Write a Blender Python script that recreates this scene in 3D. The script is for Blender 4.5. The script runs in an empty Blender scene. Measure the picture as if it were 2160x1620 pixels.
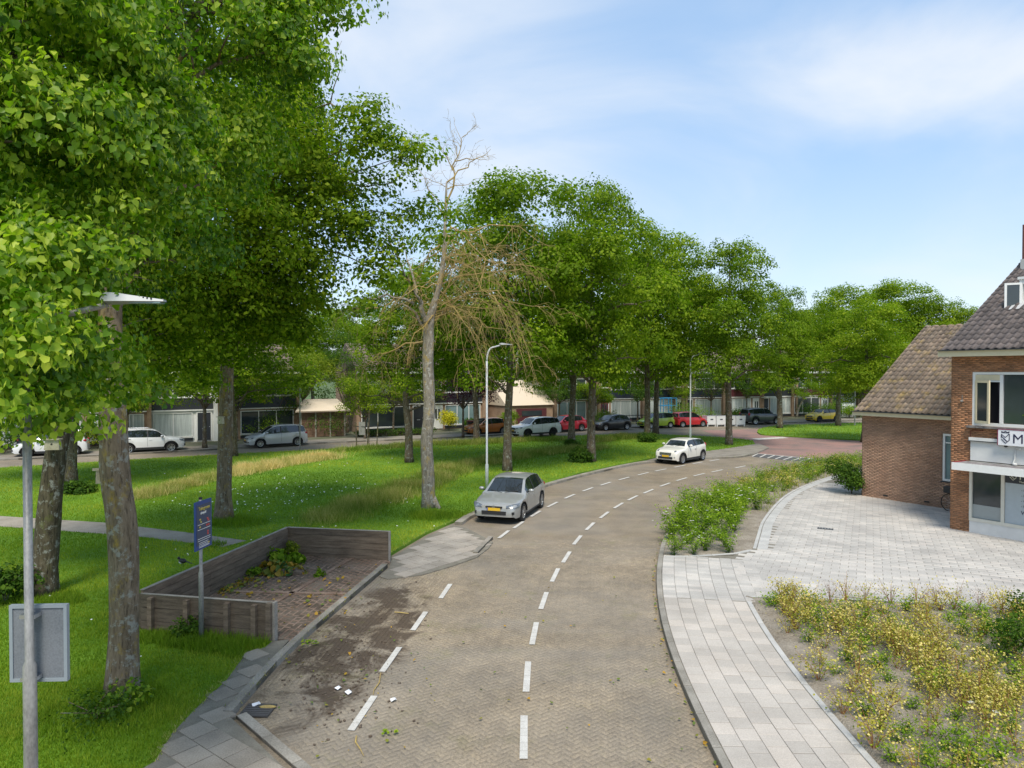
import bpy, math, random, bmesh
import numpy as np
from mathutils import Vector, Matrix
from mathutils.geometry import tessellate_polygon

# ---------------------------------------------------------------- camera, sky, sun, exposure
S = bpy.context.scene
C = S.collection
F = 1480.0; HC = 5.5; PITCH = math.atan(25.0 / F)
cd = bpy.data.cameras.new('camera'); cam = bpy.data.objects.new('camera', cd); C.objects.link(cam)
cd.sensor_width = 36; cd.lens = 36 * F / 2160; cd.clip_end = 3000; cd.clip_start = 0.1
cam.location = (0, 0, HC); cam.rotation_euler = (math.pi / 2 - PITCH, 0, 0)
S.camera = cam

SUN = Vector((0.0, -0.60, 0.92)).normalized()
elev = math.asin(SUN.z)
W = bpy.data.worlds.new("World"); S.world = W; W.use_nodes = True
wt = W.node_tree; wn = wt.nodes; wl = wt.links
for n in list(wn): wn.remove(n)
out = wn.new('ShaderNodeOutputWorld'); bg = wn.new('ShaderNodeBackground')
sky = wn.new('ShaderNodeTexSky'); sky.sky_type = 'NISHITA'; sky.sun_disc = False
sky.sun_elevation = elev; sky.sun_rotation = math.atan2(SUN.x, SUN.y)
sky.air_density = 1.0; sky.dust_density = 0.4; sky.ozone_density = 2.0; sky.altitude = 0
tc = wn.new('ShaderNodeTexCoord'); sp = wn.new('ShaderNodeSeparateXYZ'); wl.new(tc.outputs['Generated'], sp.inputs[0])
grad = wn.new('ShaderNodeValToRGB'); e = grad.color_ramp.elements      # pale summer haze towards the horizon
for _ in range(3): e.new(0.5)
for el, (p_, c_) in zip(e, [(0.0, (.325, .37, .405)), (0.12, (.255, .315, .385)), (0.28, (.165, .255, .375)), (0.50, (.165, .25, .37)), (1.0, (.21, .28, .365))]): el.position = p_; el.color = c_ + (1,)  # overhead sky, above the view, paled to add fill light on shaded fronts
wl.new(sp.outputs[2], grad.inputs[0])
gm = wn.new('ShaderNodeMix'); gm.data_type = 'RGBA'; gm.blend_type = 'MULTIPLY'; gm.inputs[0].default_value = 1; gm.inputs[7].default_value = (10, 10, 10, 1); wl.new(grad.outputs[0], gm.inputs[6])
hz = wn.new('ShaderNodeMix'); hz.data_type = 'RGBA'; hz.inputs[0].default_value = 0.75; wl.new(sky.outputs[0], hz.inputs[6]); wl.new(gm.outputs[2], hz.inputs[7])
mp = wn.new('ShaderNodeMapping'); mp.inputs['Scale'].default_value = (1.0, 1.0, 2.3); mp.inputs['Rotation'].default_value = (0.1, 0.16, 0.2); mp.inputs['Location'].default_value = (3.1, 1.7, 0.4)
wl.new(tc.outputs['Generated'], mp.inputs[0])
n1 = wn.new('ShaderNodeTexNoise'); n1.inputs['Scale'].default_value = 2.3; n1.inputs['Detail'].default_value = 9; n1.inputs['Roughness'].default_value = 0.52; n1.inputs['Distortion'].default_value = 0.5
wl.new(mp.outputs[0], n1.inputs['Vector'])
acc = n1.outputs[0]
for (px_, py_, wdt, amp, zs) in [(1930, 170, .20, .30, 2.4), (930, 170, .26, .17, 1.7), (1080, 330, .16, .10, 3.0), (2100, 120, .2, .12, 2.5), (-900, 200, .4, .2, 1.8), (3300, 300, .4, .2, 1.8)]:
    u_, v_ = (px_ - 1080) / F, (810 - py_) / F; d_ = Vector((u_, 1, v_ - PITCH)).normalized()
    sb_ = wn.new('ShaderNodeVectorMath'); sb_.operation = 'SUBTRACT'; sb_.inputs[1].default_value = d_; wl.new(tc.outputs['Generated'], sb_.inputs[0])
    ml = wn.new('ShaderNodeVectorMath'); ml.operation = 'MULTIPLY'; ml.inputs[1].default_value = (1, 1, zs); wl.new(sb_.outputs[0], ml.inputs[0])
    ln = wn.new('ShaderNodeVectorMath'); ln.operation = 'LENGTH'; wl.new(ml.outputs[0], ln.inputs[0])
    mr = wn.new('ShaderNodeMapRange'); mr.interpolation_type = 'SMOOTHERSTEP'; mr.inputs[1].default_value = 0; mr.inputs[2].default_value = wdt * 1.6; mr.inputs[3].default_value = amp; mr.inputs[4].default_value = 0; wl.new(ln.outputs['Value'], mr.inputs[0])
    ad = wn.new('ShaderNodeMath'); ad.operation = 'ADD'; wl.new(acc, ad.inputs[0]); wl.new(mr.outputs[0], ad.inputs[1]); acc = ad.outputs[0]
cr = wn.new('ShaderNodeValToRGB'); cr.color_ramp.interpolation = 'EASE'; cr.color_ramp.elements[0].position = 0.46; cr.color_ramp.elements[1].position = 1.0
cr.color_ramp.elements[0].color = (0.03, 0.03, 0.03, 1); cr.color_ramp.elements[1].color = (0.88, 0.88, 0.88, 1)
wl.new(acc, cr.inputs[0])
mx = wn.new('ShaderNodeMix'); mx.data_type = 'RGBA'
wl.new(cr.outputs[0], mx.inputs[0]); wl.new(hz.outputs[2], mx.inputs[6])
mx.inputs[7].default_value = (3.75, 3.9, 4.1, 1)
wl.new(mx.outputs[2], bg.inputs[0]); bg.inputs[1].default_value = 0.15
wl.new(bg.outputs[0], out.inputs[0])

sl = bpy.data.lights.new('sun', 'SUN'); sl.energy = 2.5; sl.angle = math.radians(18); sl.color = (1.0, 0.93, 0.80)
so = bpy.data.objects.new('sun', sl); C.objects.link(so)
so.rotation_euler = (-SUN).to_track_quat('-Z', 'Y').to_euler()
S.view_settings.view_transform = 'Standard'; S.view_settings.look = 'None'
S.view_settings.exposure = 0.74; S.view_settings.gamma = 1.0; S.view_settings.use_curve_mapping = False
S.cycles.max_bounces = 8; S.cycles.diffuse_bounces = 5; S.cycles.glossy_bounces = 3
S.cycles.transmission_bounces = 5; S.cycles.transparent_max_bounces = 6

random.seed(7); RNG = np.random.default_rng(7)
R = math.radians

# ---------------------------------------------------------------- survey helpers
_cp, _sp = math.cos(PITCH), math.sin(PITCH)
def ray(x, y):
    u = (x - 1080) / F; v = (810 - y) / F
    return Vector((u, _cp + v * _sp, -_sp + v * _cp))
def G(x, y, z=0.0):                       # survey point on the level z
    r = ray(x, y); k = (z - HC) / r.z
    return Vector((r.x * k, r.y * k, z))
def P(x, y, D):                           # survey point at distance D
    r = ray(x, y); k = D / r.y
    return Vector((r.x * k, D, HC + r.z * k))

def vnoise(x, y, seed=0):                 # smooth value noise, numpy
    xi = np.floor(x).astype(int); yi = np.floor(y).astype(int); fx = x - xi; fy = y - yi
    def h(a, b):
        v = np.sin(a * 127.1 + b * 311.7 + seed * 74.7) * 43758.5453
        return v - np.floor(v)
    fx = fx * fx * (3 - 2 * fx); fy = fy * fy * (3 - 2 * fy)
    return (h(xi, yi) * (1 - fx) + h(xi + 1, yi) * fx) * (1 - fy) + (h(xi, yi + 1) * (1 - fx) + h(xi + 1, yi + 1) * fx) * fy
def inpoly(px, py, poly):
    ins = np.zeros(len(px), bool); n = len(poly)
    for i in range(n):
        x1, y1 = poly[i][0], poly[i][1]; x2, y2 = poly[(i + 1) % n][0], poly[(i + 1) % n][1]
        if y1 == y2: continue
        c = ((y1 > py) != (y2 > py)) & (px < (x2 - x1) * (py - y1) / (y2 - y1) + x1)
        ins ^= c
    return ins
def spline(pts, per=6):
    pts = [Vector(p) for p in pts]; o = []
    e = [pts[0] * 2 - pts[1]] + pts + [pts[-1] * 2 - pts[-2]]
    for i in range(1, len(e) - 2):
        for k in range(per):
            t = k / per; a, b, c, d = e[i - 1], e[i], e[i + 1], e[i + 2]
            o.append(0.5 * ((2 * b) + (c - a) * t + (2 * a - 5 * b + 4 * c - d) * t * t + (3 * b - a - 3 * c + d) * t ** 3))
    o.append(pts[-1]); return o
def offset(line, d):                      # + is to the left of travel
    o = []
    for i, p in enumerate(line):
        a = line[max(0, i - 1)]; b = line[min(len(line) - 1, i + 1)]
        t = (b - a); t.z = 0; t.normalize()
        o.append(Vector((p.x - t.y * d, p.y + t.x * d, p.z)))
    return o
class Line:
    def __init__(s, pts):
        s.p = pts; s.s = [0]
        for a, b in zip(pts, pts[1:]): s.s.append(s.s[-1] + (b - a).length)
        s.len = s.s[-1]
    def at(s, d):
        d = max(0, min(s.len, d)); i = int(np.searchsorted(s.s, d)) ; i = max(1, min(len(s.p) - 1, i))
        a, b = s.p[i - 1], s.p[i]; L = s.s[i] - s.s[i - 1]; t = (d - s.s[i - 1]) / (L or 1)
        return a.lerp(b, t), (b - a).normalized()

# ---------------------------------------------------------------- object helpers
def tag(o, label=None, cat=None, group=None, kind=None):
    if label: o['label'] = label
    if cat: o['category'] = cat
    if group: o['group'] = group
    if kind: o['kind'] = kind
    return o
def empty(name, loc=(0, 0, 0), rz=0, parent=None):
    o = bpy.data.objects.new(name, None); C.objects.link(o); o.location = loc; o.rotation_euler = (0, 0, rz)
    o.empty_display_size = 0.2
    if parent: o.parent = parent
    return o
def link(name, me, parent=None, loc=None, rot=None, scale=None):
    o = bpy.data.objects.new(name, me); C.objects.link(o)
    if parent: o.parent = parent
    if loc is not None: o.location = loc
    if rot is not None: o.rotation_euler = rot
    if scale is not None: o.scale = scale
    return o
class MB:
    def __init__(s): s.v = []; s.f = []; s.m = []
    def add(s, vs, fs, mi=0):
        n = len(s.v); s.v += [tuple(v) for v in vs]; s.f += [tuple(i + n for i in f) for f in fs]; s.m += [mi] * len(fs); return s
    def box(s, c, d, rz=0, mi=0, M=None, taper=0):
        hx, hy, hz = d[0] / 2, d[1] / 2, d[2] / 2; k = 1 - taper
        vs = [(-hx, -hy, -hz), (hx, -hy, -hz), (hx, hy, -hz), (-hx, hy, -hz), (-hx * k, -hy * k, hz), (hx * k, -hy * k, hz), (hx * k, hy * k, hz), (-hx * k, hy * k, hz)]
        cs, sn = math.cos(rz), math.sin(rz)
        vs = [Vector((x * cs - y * sn + c[0], x * sn + y * cs + c[1], z + c[2])) for x, y, z in vs]
        if M is not None: vs = [M @ v for v in vs]
        return s.add(vs, [(3, 2, 1, 0), (4, 5, 6, 7), (0, 1, 5, 4), (1, 2, 6, 5), (2, 3, 7, 6), (3, 0, 4, 7)], mi)
    def tube(s, pts, rad, n=8, mi=0, cap=True, jit=0):
        pts = [Vector(p) for p in pts]; rings = []; vs = []
        up = Vector((0, 0, 1)); prev = None
        for i, p in enumerate(pts):
            t = (pts[min(i + 1, len(pts) - 1)] - pts[max(i - 1, 0)])
            if t.length < 1e-6: t = Vector((0, 0, 1))
            t.normalize()
            if prev is None:
                a = Vector((1, 0, 0)) if abs(t.x) < 0.8 else Vector((0, 1, 0))
            else: a = prev
            a = (a - t * a.dot(t)).normalized(); prev = a; b = t.cross(a)
            r = rad[i] if hasattr(rad, '__len__') else rad
            for k in range(n):
                an = 2 * math.pi * k / n; rr = r * (1 + jit * (random.random() - 0.5))
                vs.append(p + a * math.cos(an) * rr + b * math.sin(an) * rr)
        fs = []
        for i in range(len(pts) - 1):
            for k in range(n):
                fs.append((i * n + k, i * n + (k + 1) % n, (i + 1) * n + (k + 1) % n, (i + 1) * n + k))
        if cap: fs.append(tuple(range(n - 1, -1, -1))); fs.append(tuple((len(pts) - 1) * n + k for k in range(n)))
        return s.add(vs, fs, mi)
    def ball(s, c, d, n=10, m=7, mi=0, rz=0):
        vs = []; fs = []; cs, sn = math.cos(rz), math.sin(rz)
        for i in range(m + 1):
            th = math.pi * i / m
            for k in range(n):
                ph = 2 * math.pi * k / n
                x, y, z = d[0] * math.sin(th) * math.cos(ph), d[1] * math.sin(th) * math.sin(ph), d[2] * math.cos(th)
                vs.append((c[0] + x * cs - y * sn, c[1] + x * sn + y * cs, c[2] + z))
        for i in range(m):
            for k in range(n):
                fs.append((i * n + k, (i + 1) * n + k, (i + 1) * n + (k + 1) % n, i * n + (k + 1) % n))
        return s.add(vs, fs, mi)
    def prism(s, poly, z0, z1, mi=0, top_only=False):
        n = len(poly); tr = tessellate_polygon([[Vector((p[0], p[1], 0)) for p in poly]])
        ar = sum(poly[i][0] * poly[(i + 1) % n][1] - poly[(i + 1) % n][0] * poly[i][1] for i in range(n))
        vs = [(p[0], p[1], z1) for p in poly]; fs = []
        for t in tr:
            a, b, c = (poly[i] for i in t)
            k = (b[0] - a[0]) * (c[1] - a[1]) - (b[1] - a[1]) * (c[0] - a[0])
            fs.append(tuple(t) if k > 0 else tuple(reversed(t)))
        if not top_only:
            vs += [(p[0], p[1], z0) for p in poly]
            for i in range(n):
                j = (i + 1) % n; q = (i, i + n, j + n, j)
                fs.append(q if ar > 0 else tuple(reversed(q)))
        return s.add(vs, fs, mi)
    def build(s, name, mats, parent=None, smooth=False, loc=None, rot=None):
        me = s.mesh(name, mats, smooth); return link(name, me, parent, loc, rot)
    def mesh(s, name, mats, smooth=False):
        me = bpy.data.meshes.new(name); me.from_pydata(s.v, [], s.f)
        if not isinstance(mats, (list, tuple)): mats = [mats]
        for m in mats: me.materials.append(m)
        if len(mats) > 1: me.polygons.foreach_set('material_index', s.m)
        if smooth:
            me.polygons.foreach_set('use_smooth', [True] * len(me.polygons))
            if smooth != 'all': me.set_sharp_from_angle(angle=R(smooth if smooth is not True else 40))
        me.update(); return me
def npmesh(name, V, Fa, mat, tint=None, smooth=False):
    """V (n,3), Fa (m,k) all faces alike; tint per vertex"""
    me = bpy.data.meshes.new(name); n = len(V); m, k = Fa.shape
    me.vertices.add(n); me.vertices.foreach_set('co', np.ascontiguousarray(V, dtype=np.float32).ravel())
    me.loops.add(m * k); me.loops.foreach_set('vertex_index', np.ascontiguousarray(Fa, dtype=np.int32).ravel())
    me.polygons.add(m); me.polygons.foreach_set('loop_start', np.arange(0, m * k, k, dtype=np.int32))
    if smooth: me.polygons.foreach_set('use_smooth', np.ones(m, bool))
    if tint is not None:
        at = me.attributes.new('tint', 'FLOAT', 'POINT'); at.data.foreach_set('value', np.ascontiguousarray(tint, dtype=np.float32))
    me.update(calc_edges=True); me.materials.append(mat); return me

# ---------------------------------------------------------------- materials
class NT:
    def __init__(s, name):
        s.m = bpy.data.materials.new(name); s.m.use_nodes = True; s.t = s.m.node_tree; s.n = s.t.nodes
        for x in list(s.n): s.n.remove(x)
        s.out = s.n.new('ShaderNodeOutputMaterial')
    def N(s, t, **k):
        x = s.n.new('ShaderNode' + t)
        for a, b in k.items():
            if a.startswith('i_'):
                key = a[2:].replace('_', ' '); x.inputs[key].default_value = b
            else: setattr(x, a, b)
        return x
    def L(s, a, b): s.t.links.new(a, b)
    def noise(s, scale, detail=4, vec=None, stretch=None, rough=0.55, dist=0.0):
        x = s.N('TexNoise', i_Scale=scale, i_Detail=detail, i_Roughness=rough, i_Distortion=dist)
        v = vec if vec is not None else s.coord()
        if stretch:
            mp = s.N('Mapping'); mp.inputs['Scale'].default_value = stretch; s.L(v, mp.inputs[0]); v = mp.outputs[0]
        s.L(v, x.inputs['Vector']); return x.outputs[0]
    def coord(s, world=False):
        if world: return s.N('NewGeometry').outputs['Position']
        return s.N('TexCoord').outputs['Object']
    def ramp(s, fac, stops):
        x = s.N('ValToRGB'); e = x.color_ramp.elements
        while len(e) < len(stops): e.new(0.5)
        for a, (p, c) in zip(e, stops):
            a.position = p; a.color = tuple(c) + (1,) if len(c) == 3 else c
        s.L(fac, x.inputs[0]); return x.outputs[0]
    def mix(s, fac, a, b, mode='MIX'):
        x = s.N('Mix', data_type='RGBA', blend_type=mode)
        for v, i in ((fac, 0), (a, 6), (b, 7)):
            if hasattr(v, 'is_linked') or hasattr(v, 'links'): s.L(v, x.inputs[i])
            else: x.inputs[i].default_value = v if i == 0 else tuple(v) + (1,)
        return x.outputs[2]
    def math(s, op, a, b=None, clamp=False):
        x = s.N('Math', operation=op, use_clamp=clamp)
        for v, i in ((a, 0), (b, 1)):
            if v is None: continue
            if hasattr(v, 'links'): s.L(v, x.inputs[i])
            else: x.inputs[i].default_value = v
        return x.outputs[0]
    def bsdf(s, col, rough=0.8, metal=0, bump=None, bstr=0.3, bdist=0.01, coat=0, spec=0.5):
        b = s.N('BsdfPrincipled'); b.inputs['Roughness'].default_value = rough if not hasattr(rough, 'links') else 0.5
        if hasattr(rough, 'links'): s.L(rough, b.inputs['Roughness'])
        b.inputs['Metallic'].default_value = metal; b.inputs['Coat Weight'].default_value = coat; b.inputs['Coat Roughness'].default_value = 0.05
        b.inputs['Specular IOR Level'].default_value = spec
        if hasattr(col, 'links'): s.L(col, b.inputs['Base Color'])
        else: b.inputs['Base Color'].default_value = tuple(col) + (1,)
        if bump is not None:
            bu = s.N('Bump', i_Strength=bstr, i_Distance=bdist); s.L(bump, bu.inputs['Height']); s.L(bu.outputs[0], b.inputs['Normal'])
        s.L(b.outputs[0], s.out.inputs[0]); return s.m
def pmix(name, c1, c2, scale=3, rough=0.85, bump=0.3, bscale=60, metal=0, stretch=None, world=False, lo=0.35, hi=0.65, vary=0.0, coat=0, spec=0.4, bdist=0.01):
    """two-tone noise material with grain; vary = per piece brightness spread"""
    t = NT(name); co = t.coord(world)
    n = t.noise(scale, 6, co, stretch); c = t.ramp(n, [(lo, c1), (hi, c2)])
    g = t.noise(bscale, 5, co, stretch)
    c = t.mix(0.35, c, t.ramp(g, [(0.3, tuple(x * 0.6 for x in c1)), (0.7, tuple(min(1, x * 1.3) for x in c2))]))
    if vary:
        a = t.N('Attribute', attribute_name='tint'); oi = t.N('ObjectInfo')
        r = t.math('FRACT', t.math('ADD', a.outputs['Fac'], oi.outputs['Random']))
        k = t.ramp(r, [(0, (1 - vary,) * 3), (0.5, (1, 1, 1)), (1, (1 + vary, 1 + vary * .8, 1 + vary * .65))])
        c = t.mix(1.0, c, k, 'MULTIPLY')
    return t.bsdf(c, rough, metal, g if bump else None, bump, bdist, coat, spec)
def plain(name, c, rough=0.5, metal=0, coat=0, dirt=0.12, scale=8, spec=0.5):
    t = NT(name); n = t.noise(scale, 5)
    col = t.mix(n, tuple(x * (1 - dirt) for x in c), tuple(min(1, x * (1 + dirt * .5)) for x in c))
    return t.bsdf(col, rough, metal, None, coat=coat, spec=spec)
def leafmat(name, dark, mid, light, trans=0.35, rough=0.6, gloss=0.12, tmul=(1.15, 1.5, 0.45)):
    t = NT(name); a = t.N('Attribute', attribute_name='tint')
    oi = t.N('ObjectInfo')
    f = t.math('ADD', a.outputs['Fac'], t.math('MULTIPLY', t.math('SUBTRACT', oi.outputs['Random'], 0.5), 0.18))
    c = t.ramp(f, [(0.0, dark), (0.5, mid), (1.0, light)])
    d = t.N('BsdfPrincipled', i_Roughness=rough); d.inputs['Specular IOR Level'].default_value = gloss
    t.L(c, d.inputs['Base Color'])
    tr = t.N('BsdfTranslucent'); c2 = t.mix(1.0, c, tmul, 'MULTIPLY'); t.L(c2, tr.inputs[0])
    ms = t.N('MixShader', i_Fac=trans); t.L(d.outputs[0], ms.inputs[1]); t.L(tr.outputs[0], ms.inputs[2])
    t.L(ms.outputs[0], t.out.inputs[0]); return t.m

def barkmat(name, c1, c2, lichen=(0.30, 0.22, 0.05), la=0.5, pale=(0.32, 0.33, 0.29)):
    t = NT(name); co = t.coord(True)
    n = t.noise(9, 8, co, (1, 1, 0.22), 0.65, 0.4); g = t.noise(30, 8, co, (1, 1, 0.16), 0.7)
    c = t.ramp(n, [(0.3, c1), (0.68, c2)])
    c = t.mix(t.ramp(g, [(0.36, (0.75,) * 3), (0.5, (0, 0, 0))]), c, tuple(x * 0.3 for x in c1))
    p = t.noise(6.5, 7, co, None, 0.7); c = t.mix(t.ramp(p, [(0.54, (0,) * 3), (0.62, (0.8,) * 3)]), c, pale)
    q = t.noise(3.1, 8, co, (1, 1, 0.6), 0.75); c = t.mix(t.ramp(q, [(0.62 - 0.14 * la, (0,) * 3), (0.72 - 0.1 * la, (0.85,) * 3)]), c, lichen)
    return t.bsdf(c, 0.92, 0, t.math('ADD', n, t.math('MULTIPLY', g, 0.7)), 0.9, 0.035, spec=0.2)

LEAF = leafmat('linden_leaf', (0.052, 0.105, 0.005), (0.165, 0.250, 0.010), (0.40, 0.46, 0.03), .45)
LEAFN = leafmat('linden_leaf_near', (0.042, 0.110, 0.010), (0.150, 0.265, 0.012), (0.50, 0.56, 0.06), 0.45, 0.42, 0.25)
LEAFY = leafmat('yellowish_leaf', (0.07, 0.11, 0.008), (0.17, 0.23, 0.014), (0.36, 0.36, 0.03))
LEAFD = leafmat('dark_shrub_leaf', (0.024, 0.06, 0.008), (0.06, 0.125, 0.012), (0.13, 0.21, 0.02))
LEAFP = leafmat('purple_leaf', (0.04, 0.014, 0.028), (0.10, 0.026, 0.055), (0.20, 0.06, 0.10), 0.25, tmul=(1.3, 0.5, 0.8))
LEAFR = leafmat('rose_leaf', (0.065, 0.130, 0.008), (0.155, 0.260, 0.012), (0.32, 0.42, 0.03))
SPIREA = leafmat('spirea_leaf', (0.10, 0.18, 0.014), (0.33, 0.29, 0.025), (0.80, 0.66, 0.24), 0.25, 0.6, 0.2, (1.1, 1.2, 0.5))
GRASS = leafmat('grass_blade', (0.075, 0.165, 0.008), (0.205, 0.32, 0.016), (0.42, 0.46, 0.05), 0.35, 0.6, 0.2, (1.1, 1.3, 0.4))
TALLG = leafmat('long_grass_blade', (0.11, 0.21, 0.016), (0.33, 0.37, 0.08), (0.80, 0.64, 0.30), 0.35, 0.7, 0.15, (1.1, 1.1, 0.6))
PILE = leafmat('garden_waste_leaf', (0.04, 0.13, 0.03), (0.16, 0.20, 0.03), (0.52, 0.27, 0.03), 0.2, 0.6, 0.3)
BARK = barkmat('linden_bark', (0.085, 0.065, 0.045), (0.21, 0.165, 0.12), la=0.35)
BARKN = barkmat('lichen_bark', (0.12, 0.09, 0.058), (0.29, 0.225, 0.155), (0.36, 0.255, 0.04), 0.62)
BARKK = barkmat('mossy_dark_bark', (0.045, 0.038, 0.024), (0.15, 0.125, 0.08), (0.13, 0.14, 0.04), 0.6)
DEAD = barkmat('dead_wood_bark', (0.17, 0.15, 0.12), (0.37, 0.335, 0.28), (0.42, 0.30, 0.07), 0.6, (0.46, 0.46, 0.43))
TWIG = pmix('dead_twig', (0.22, 0.165, 0.10), (0.50, 0.36, 0.11), 2.2, 0.9, 0.2, 30, world=True)
SIGNBLUE = plain('sign_blue', (0.02, 0.06, 0.22), 0.35)
WHITE = plain('white_paint', (0.78, 0.78, 0.76), 0.5)
CREAM = plain('cream_paint', (0.72, 0.63, 0.43), 0.5)
BLACKP = plain('black_plastic', (0.018, 0.018, 0.02), 0.5)
DARKP = plain('anthracite_panel', (0.03, 0.034, 0.042), 0.5)
GALV = pmix('galvanised_steel', (0.22, 0.215, 0.205), (0.37, 0.36, 0.345), 9, 0.5, 0.15, 50, metal=0.35, stretch=(1, 1, 0.4), world=True)
LAMPG = pmix('lamp_pole_paint', (0.50, 0.51, 0.51), (0.66, 0.67, 0.66), 5, 0.5, 0.05, 50, metal=0.1, world=True)
CHROME = plain('alloy_metal', (0.62, 0.63, 0.65), 0.28, 0.9)
TYRE = plain('tyre_rubber', (0.017, 0.017, 0.018), 0.85)
def glassmat(name, c=(0.02, 0.025, 0.03), rough=0.06, spec=0.8):
    t = NT(name); n = t.noise(1.2, 3); col = t.mix(n, tuple(x * .6 for x in c), tuple(x * 1.5 for x in c))
    return t.bsdf(col, rough, 0, None, spec=spec)
GLASS = glassmat('dark_window_glass', (0.035, 0.045, 0.05)); CARGLASS = glassmat('car_window_glass', (0.012, 0.016, 0.018), 0.03, 1.0)
CURT = pmix('curtained_glass', (0.30, 0.34, 0.34), (0.55, 0.60, 0.58), 4, 0.3, 0, 40, stretch=(6, 6, 0.2), lo=0.4, hi=0.6)
TEAL = glassmat('pale_teal_glass', (0.16, 0.24, 0.25), 0.2)
# ================================================================ GROUND, ROAD, PAVING
def groundmat():
    t = NT('soil_and_lawn_far'); n = t.noise(0.15, 5, t.coord(True)); c = t.ramp(n, [(0.35, (0.06, 0.11, 0.02)), (0.65, (0.10, 0.13, 0.04))])
    return t.bsdf(c, 0.95)
def roadmat():
    t = NT('worn_brick_road'); co = t.coord(True)
    big = t.noise(0.28, 5, co, None, 0.5, 0.6); mid = t.noise(1.7, 6, co); fine = t.noise(26, 6, co, None, 0.8); sp_ = t.noise(75, 3, co)
    c = t.ramp(big, [(0.30, (0.225, 0.186, 0.138)), (0.52, (0.298, 0.244, 0.182)), (0.72, (0.355, 0.298, 0.228))])
    c = t.mix(0.45, c, t.ramp(mid, [(0.3, (0.205, 0.175, 0.14)), (0.7, (0.36, 0.302, 0.232))]))
    c = t.mix(1.0, c, t.ramp(fine, [(0.32, (0.45, 0.44, 0.43)), (0.5, (1, 1, 1)), (0.70, (1.45, 1.41, 1.32))]), 'MULTIPLY')
    c = t.mix(1.0, c, t.ramp(sp_, [(0.3, (0.72, 0.71, 0.70)), (0.7, (1.22, 1.21, 1.18))]), 'MULTIPLY')
    a = t.N('Attribute', attribute_name='tint'); oi = t.N('ObjectInfo')
    r = t.math('FRACT', t.math('ADD', a.outputs['Fac'], oi.outputs['Random']))
    c = t.mix(1.0, c, t.ramp(r, [(0, (0.90, 0.89, 0.88)), (0.5, (1, 1, 1)), (1, (1.12, 1.10, 1.06))]), 'MULTIPLY')
    gn = t.noise(0.17, 6, co, None, 0.6, 1.0); c = t.mix(t.ramp(gn, [(0.40, (0, 0, 0)), (0.60, (0.55,) * 3)]), c, (0.235, 0.215, 0.19))
    pt_ = t.noise(0.7, 3, co, None, 0.5); c = t.mix(1.0, c, t.ramp(pt_, [(0.35, (0.88,) * 3), (0.65, (1.1, 1.09, 1.07))]), 'MULTIPLY')
    # soil spilt from the waste bay on to the bricks
    s = t.N('SeparateXYZ'); t.L(co, s.inputs[0])
    dxx = t.math('DIVIDE', t.math('ABSOLUTE', t.math('SUBTRACT', t.math('ADD', s.outputs[0], 3.15), t.math('MULTIPLY', t.math('SUBTRACT', s.outputs[1], 14.2), 0.10))), 1.25)
    dyy = t.math('DIVIDE', t.math('ABSOLUTE', t.math('SUBTRACT', s.outputs[1], 14.4)), 4.2)
    dd = t.math('ADD', t.math('POWER', dxx, 2.0), t.math('POWER', dyy, 2.0))
    st = t.noise(1.15, 7, co, None, 0.68, 0.8)
    f = t.math('SUBTRACT', t.math('ADD', st, t.math('MULTIPLY', t.math('SUBTRACT', 1.0, dd), 0.13)), 0.50)
    f = t.math('MULTIPLY', f, 9.0, True)
    f = t.math('MULTIPLY', f, t.math('MULTIPLY', t.math('SUBTRACT', 1.25, dd), 1.6, True))
    c = t.mix(t.math('MULTIPLY', f, 0.85), c, (0.062, 0.043, 0.030))
    # moss towards the kerbs and faint greenish joints
    ms = t.noise(0.9, 8, co, None, 0.75); c = t.mix(t.ramp(ms, [(0.55, (0, 0, 0)), (0.72, (0.45,) * 3)]), c, (0.17, 0.165, 0.065))
    return t.bsdf(c, 0.9, 0, t.math('ADD', fine, mid), 0.5, 0.012, spec=0.25)
def redmat():
    t = NT('red_brick_paving'); co = t.coord(True)
    big = t.noise(0.35, 6, co, None, 0.6, 0.7); fine = t.noise(14, 5, co, None, 0.8)
    s = t.N('SeparateXYZ'); t.L(co, s.inputs[0])
    c = t.ramp(big, [(0.35, (0.20, 0.155, 0.14)), (0.5, (0.29, 0.185, 0.165)), (0.68, (0.36, 0.205, 0.175))])
    c = t.mix(1.0, c, t.ramp(fine, [(0.3, (0.7,) * 3), (0.7, (1.2,) * 3)]), 'MULTIPLY')
    return t.bsdf(c, 0.9, spec=0.25)
ROAD = roadmat(); RED = redmat()
KERBM = pmix('old_concrete_kerb', (0.17, 0.155, 0.13), (0.34, 0.315, 0.275), 1.6, 0.9, 0.4, 40, world=True, vary=0.14)
KERBW = pmix('new_pale_kerb', (0.38, 0.37, 0.355), (0.50, 0.49, 0.47), 2.5, 0.85, 0.2, 60, world=True, vary=0.06)
SLAB = pmix('pale_concrete_tile', (0.39, 0.352, 0.312), (0.505, 0.462, 0.415), 0.9, 0.85, 0.15, 70, world=True, vary=0.11)
GSLAB = pmix('grey_concrete_paver', (0.36, 0.338, 0.315), (0.53, 0.50, 0.46), 0.7, 0.85, 0.15, 60, world=True, vary=0.13)
OLDT = pmix('old_grey_pavement_tile', (0.195, 0.17, 0.14), (0.34, 0.30, 0.25), 1.3, 0.9, 0.3, 45, world=True, vary=0.12)
JOINT = pmix('sandy_joint', (0.14, 0.125, 0.10), (0.24, 0.22, 0.18), 3, 0.95, 0.2, 60, world=True)
SAND = pmix('sandy_soil', (0.20, 0.165, 0.125), (0.355, 0.31, 0.255), 2.3, 0.97, 0.9, 22, world=True, bdist=0.05)
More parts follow.
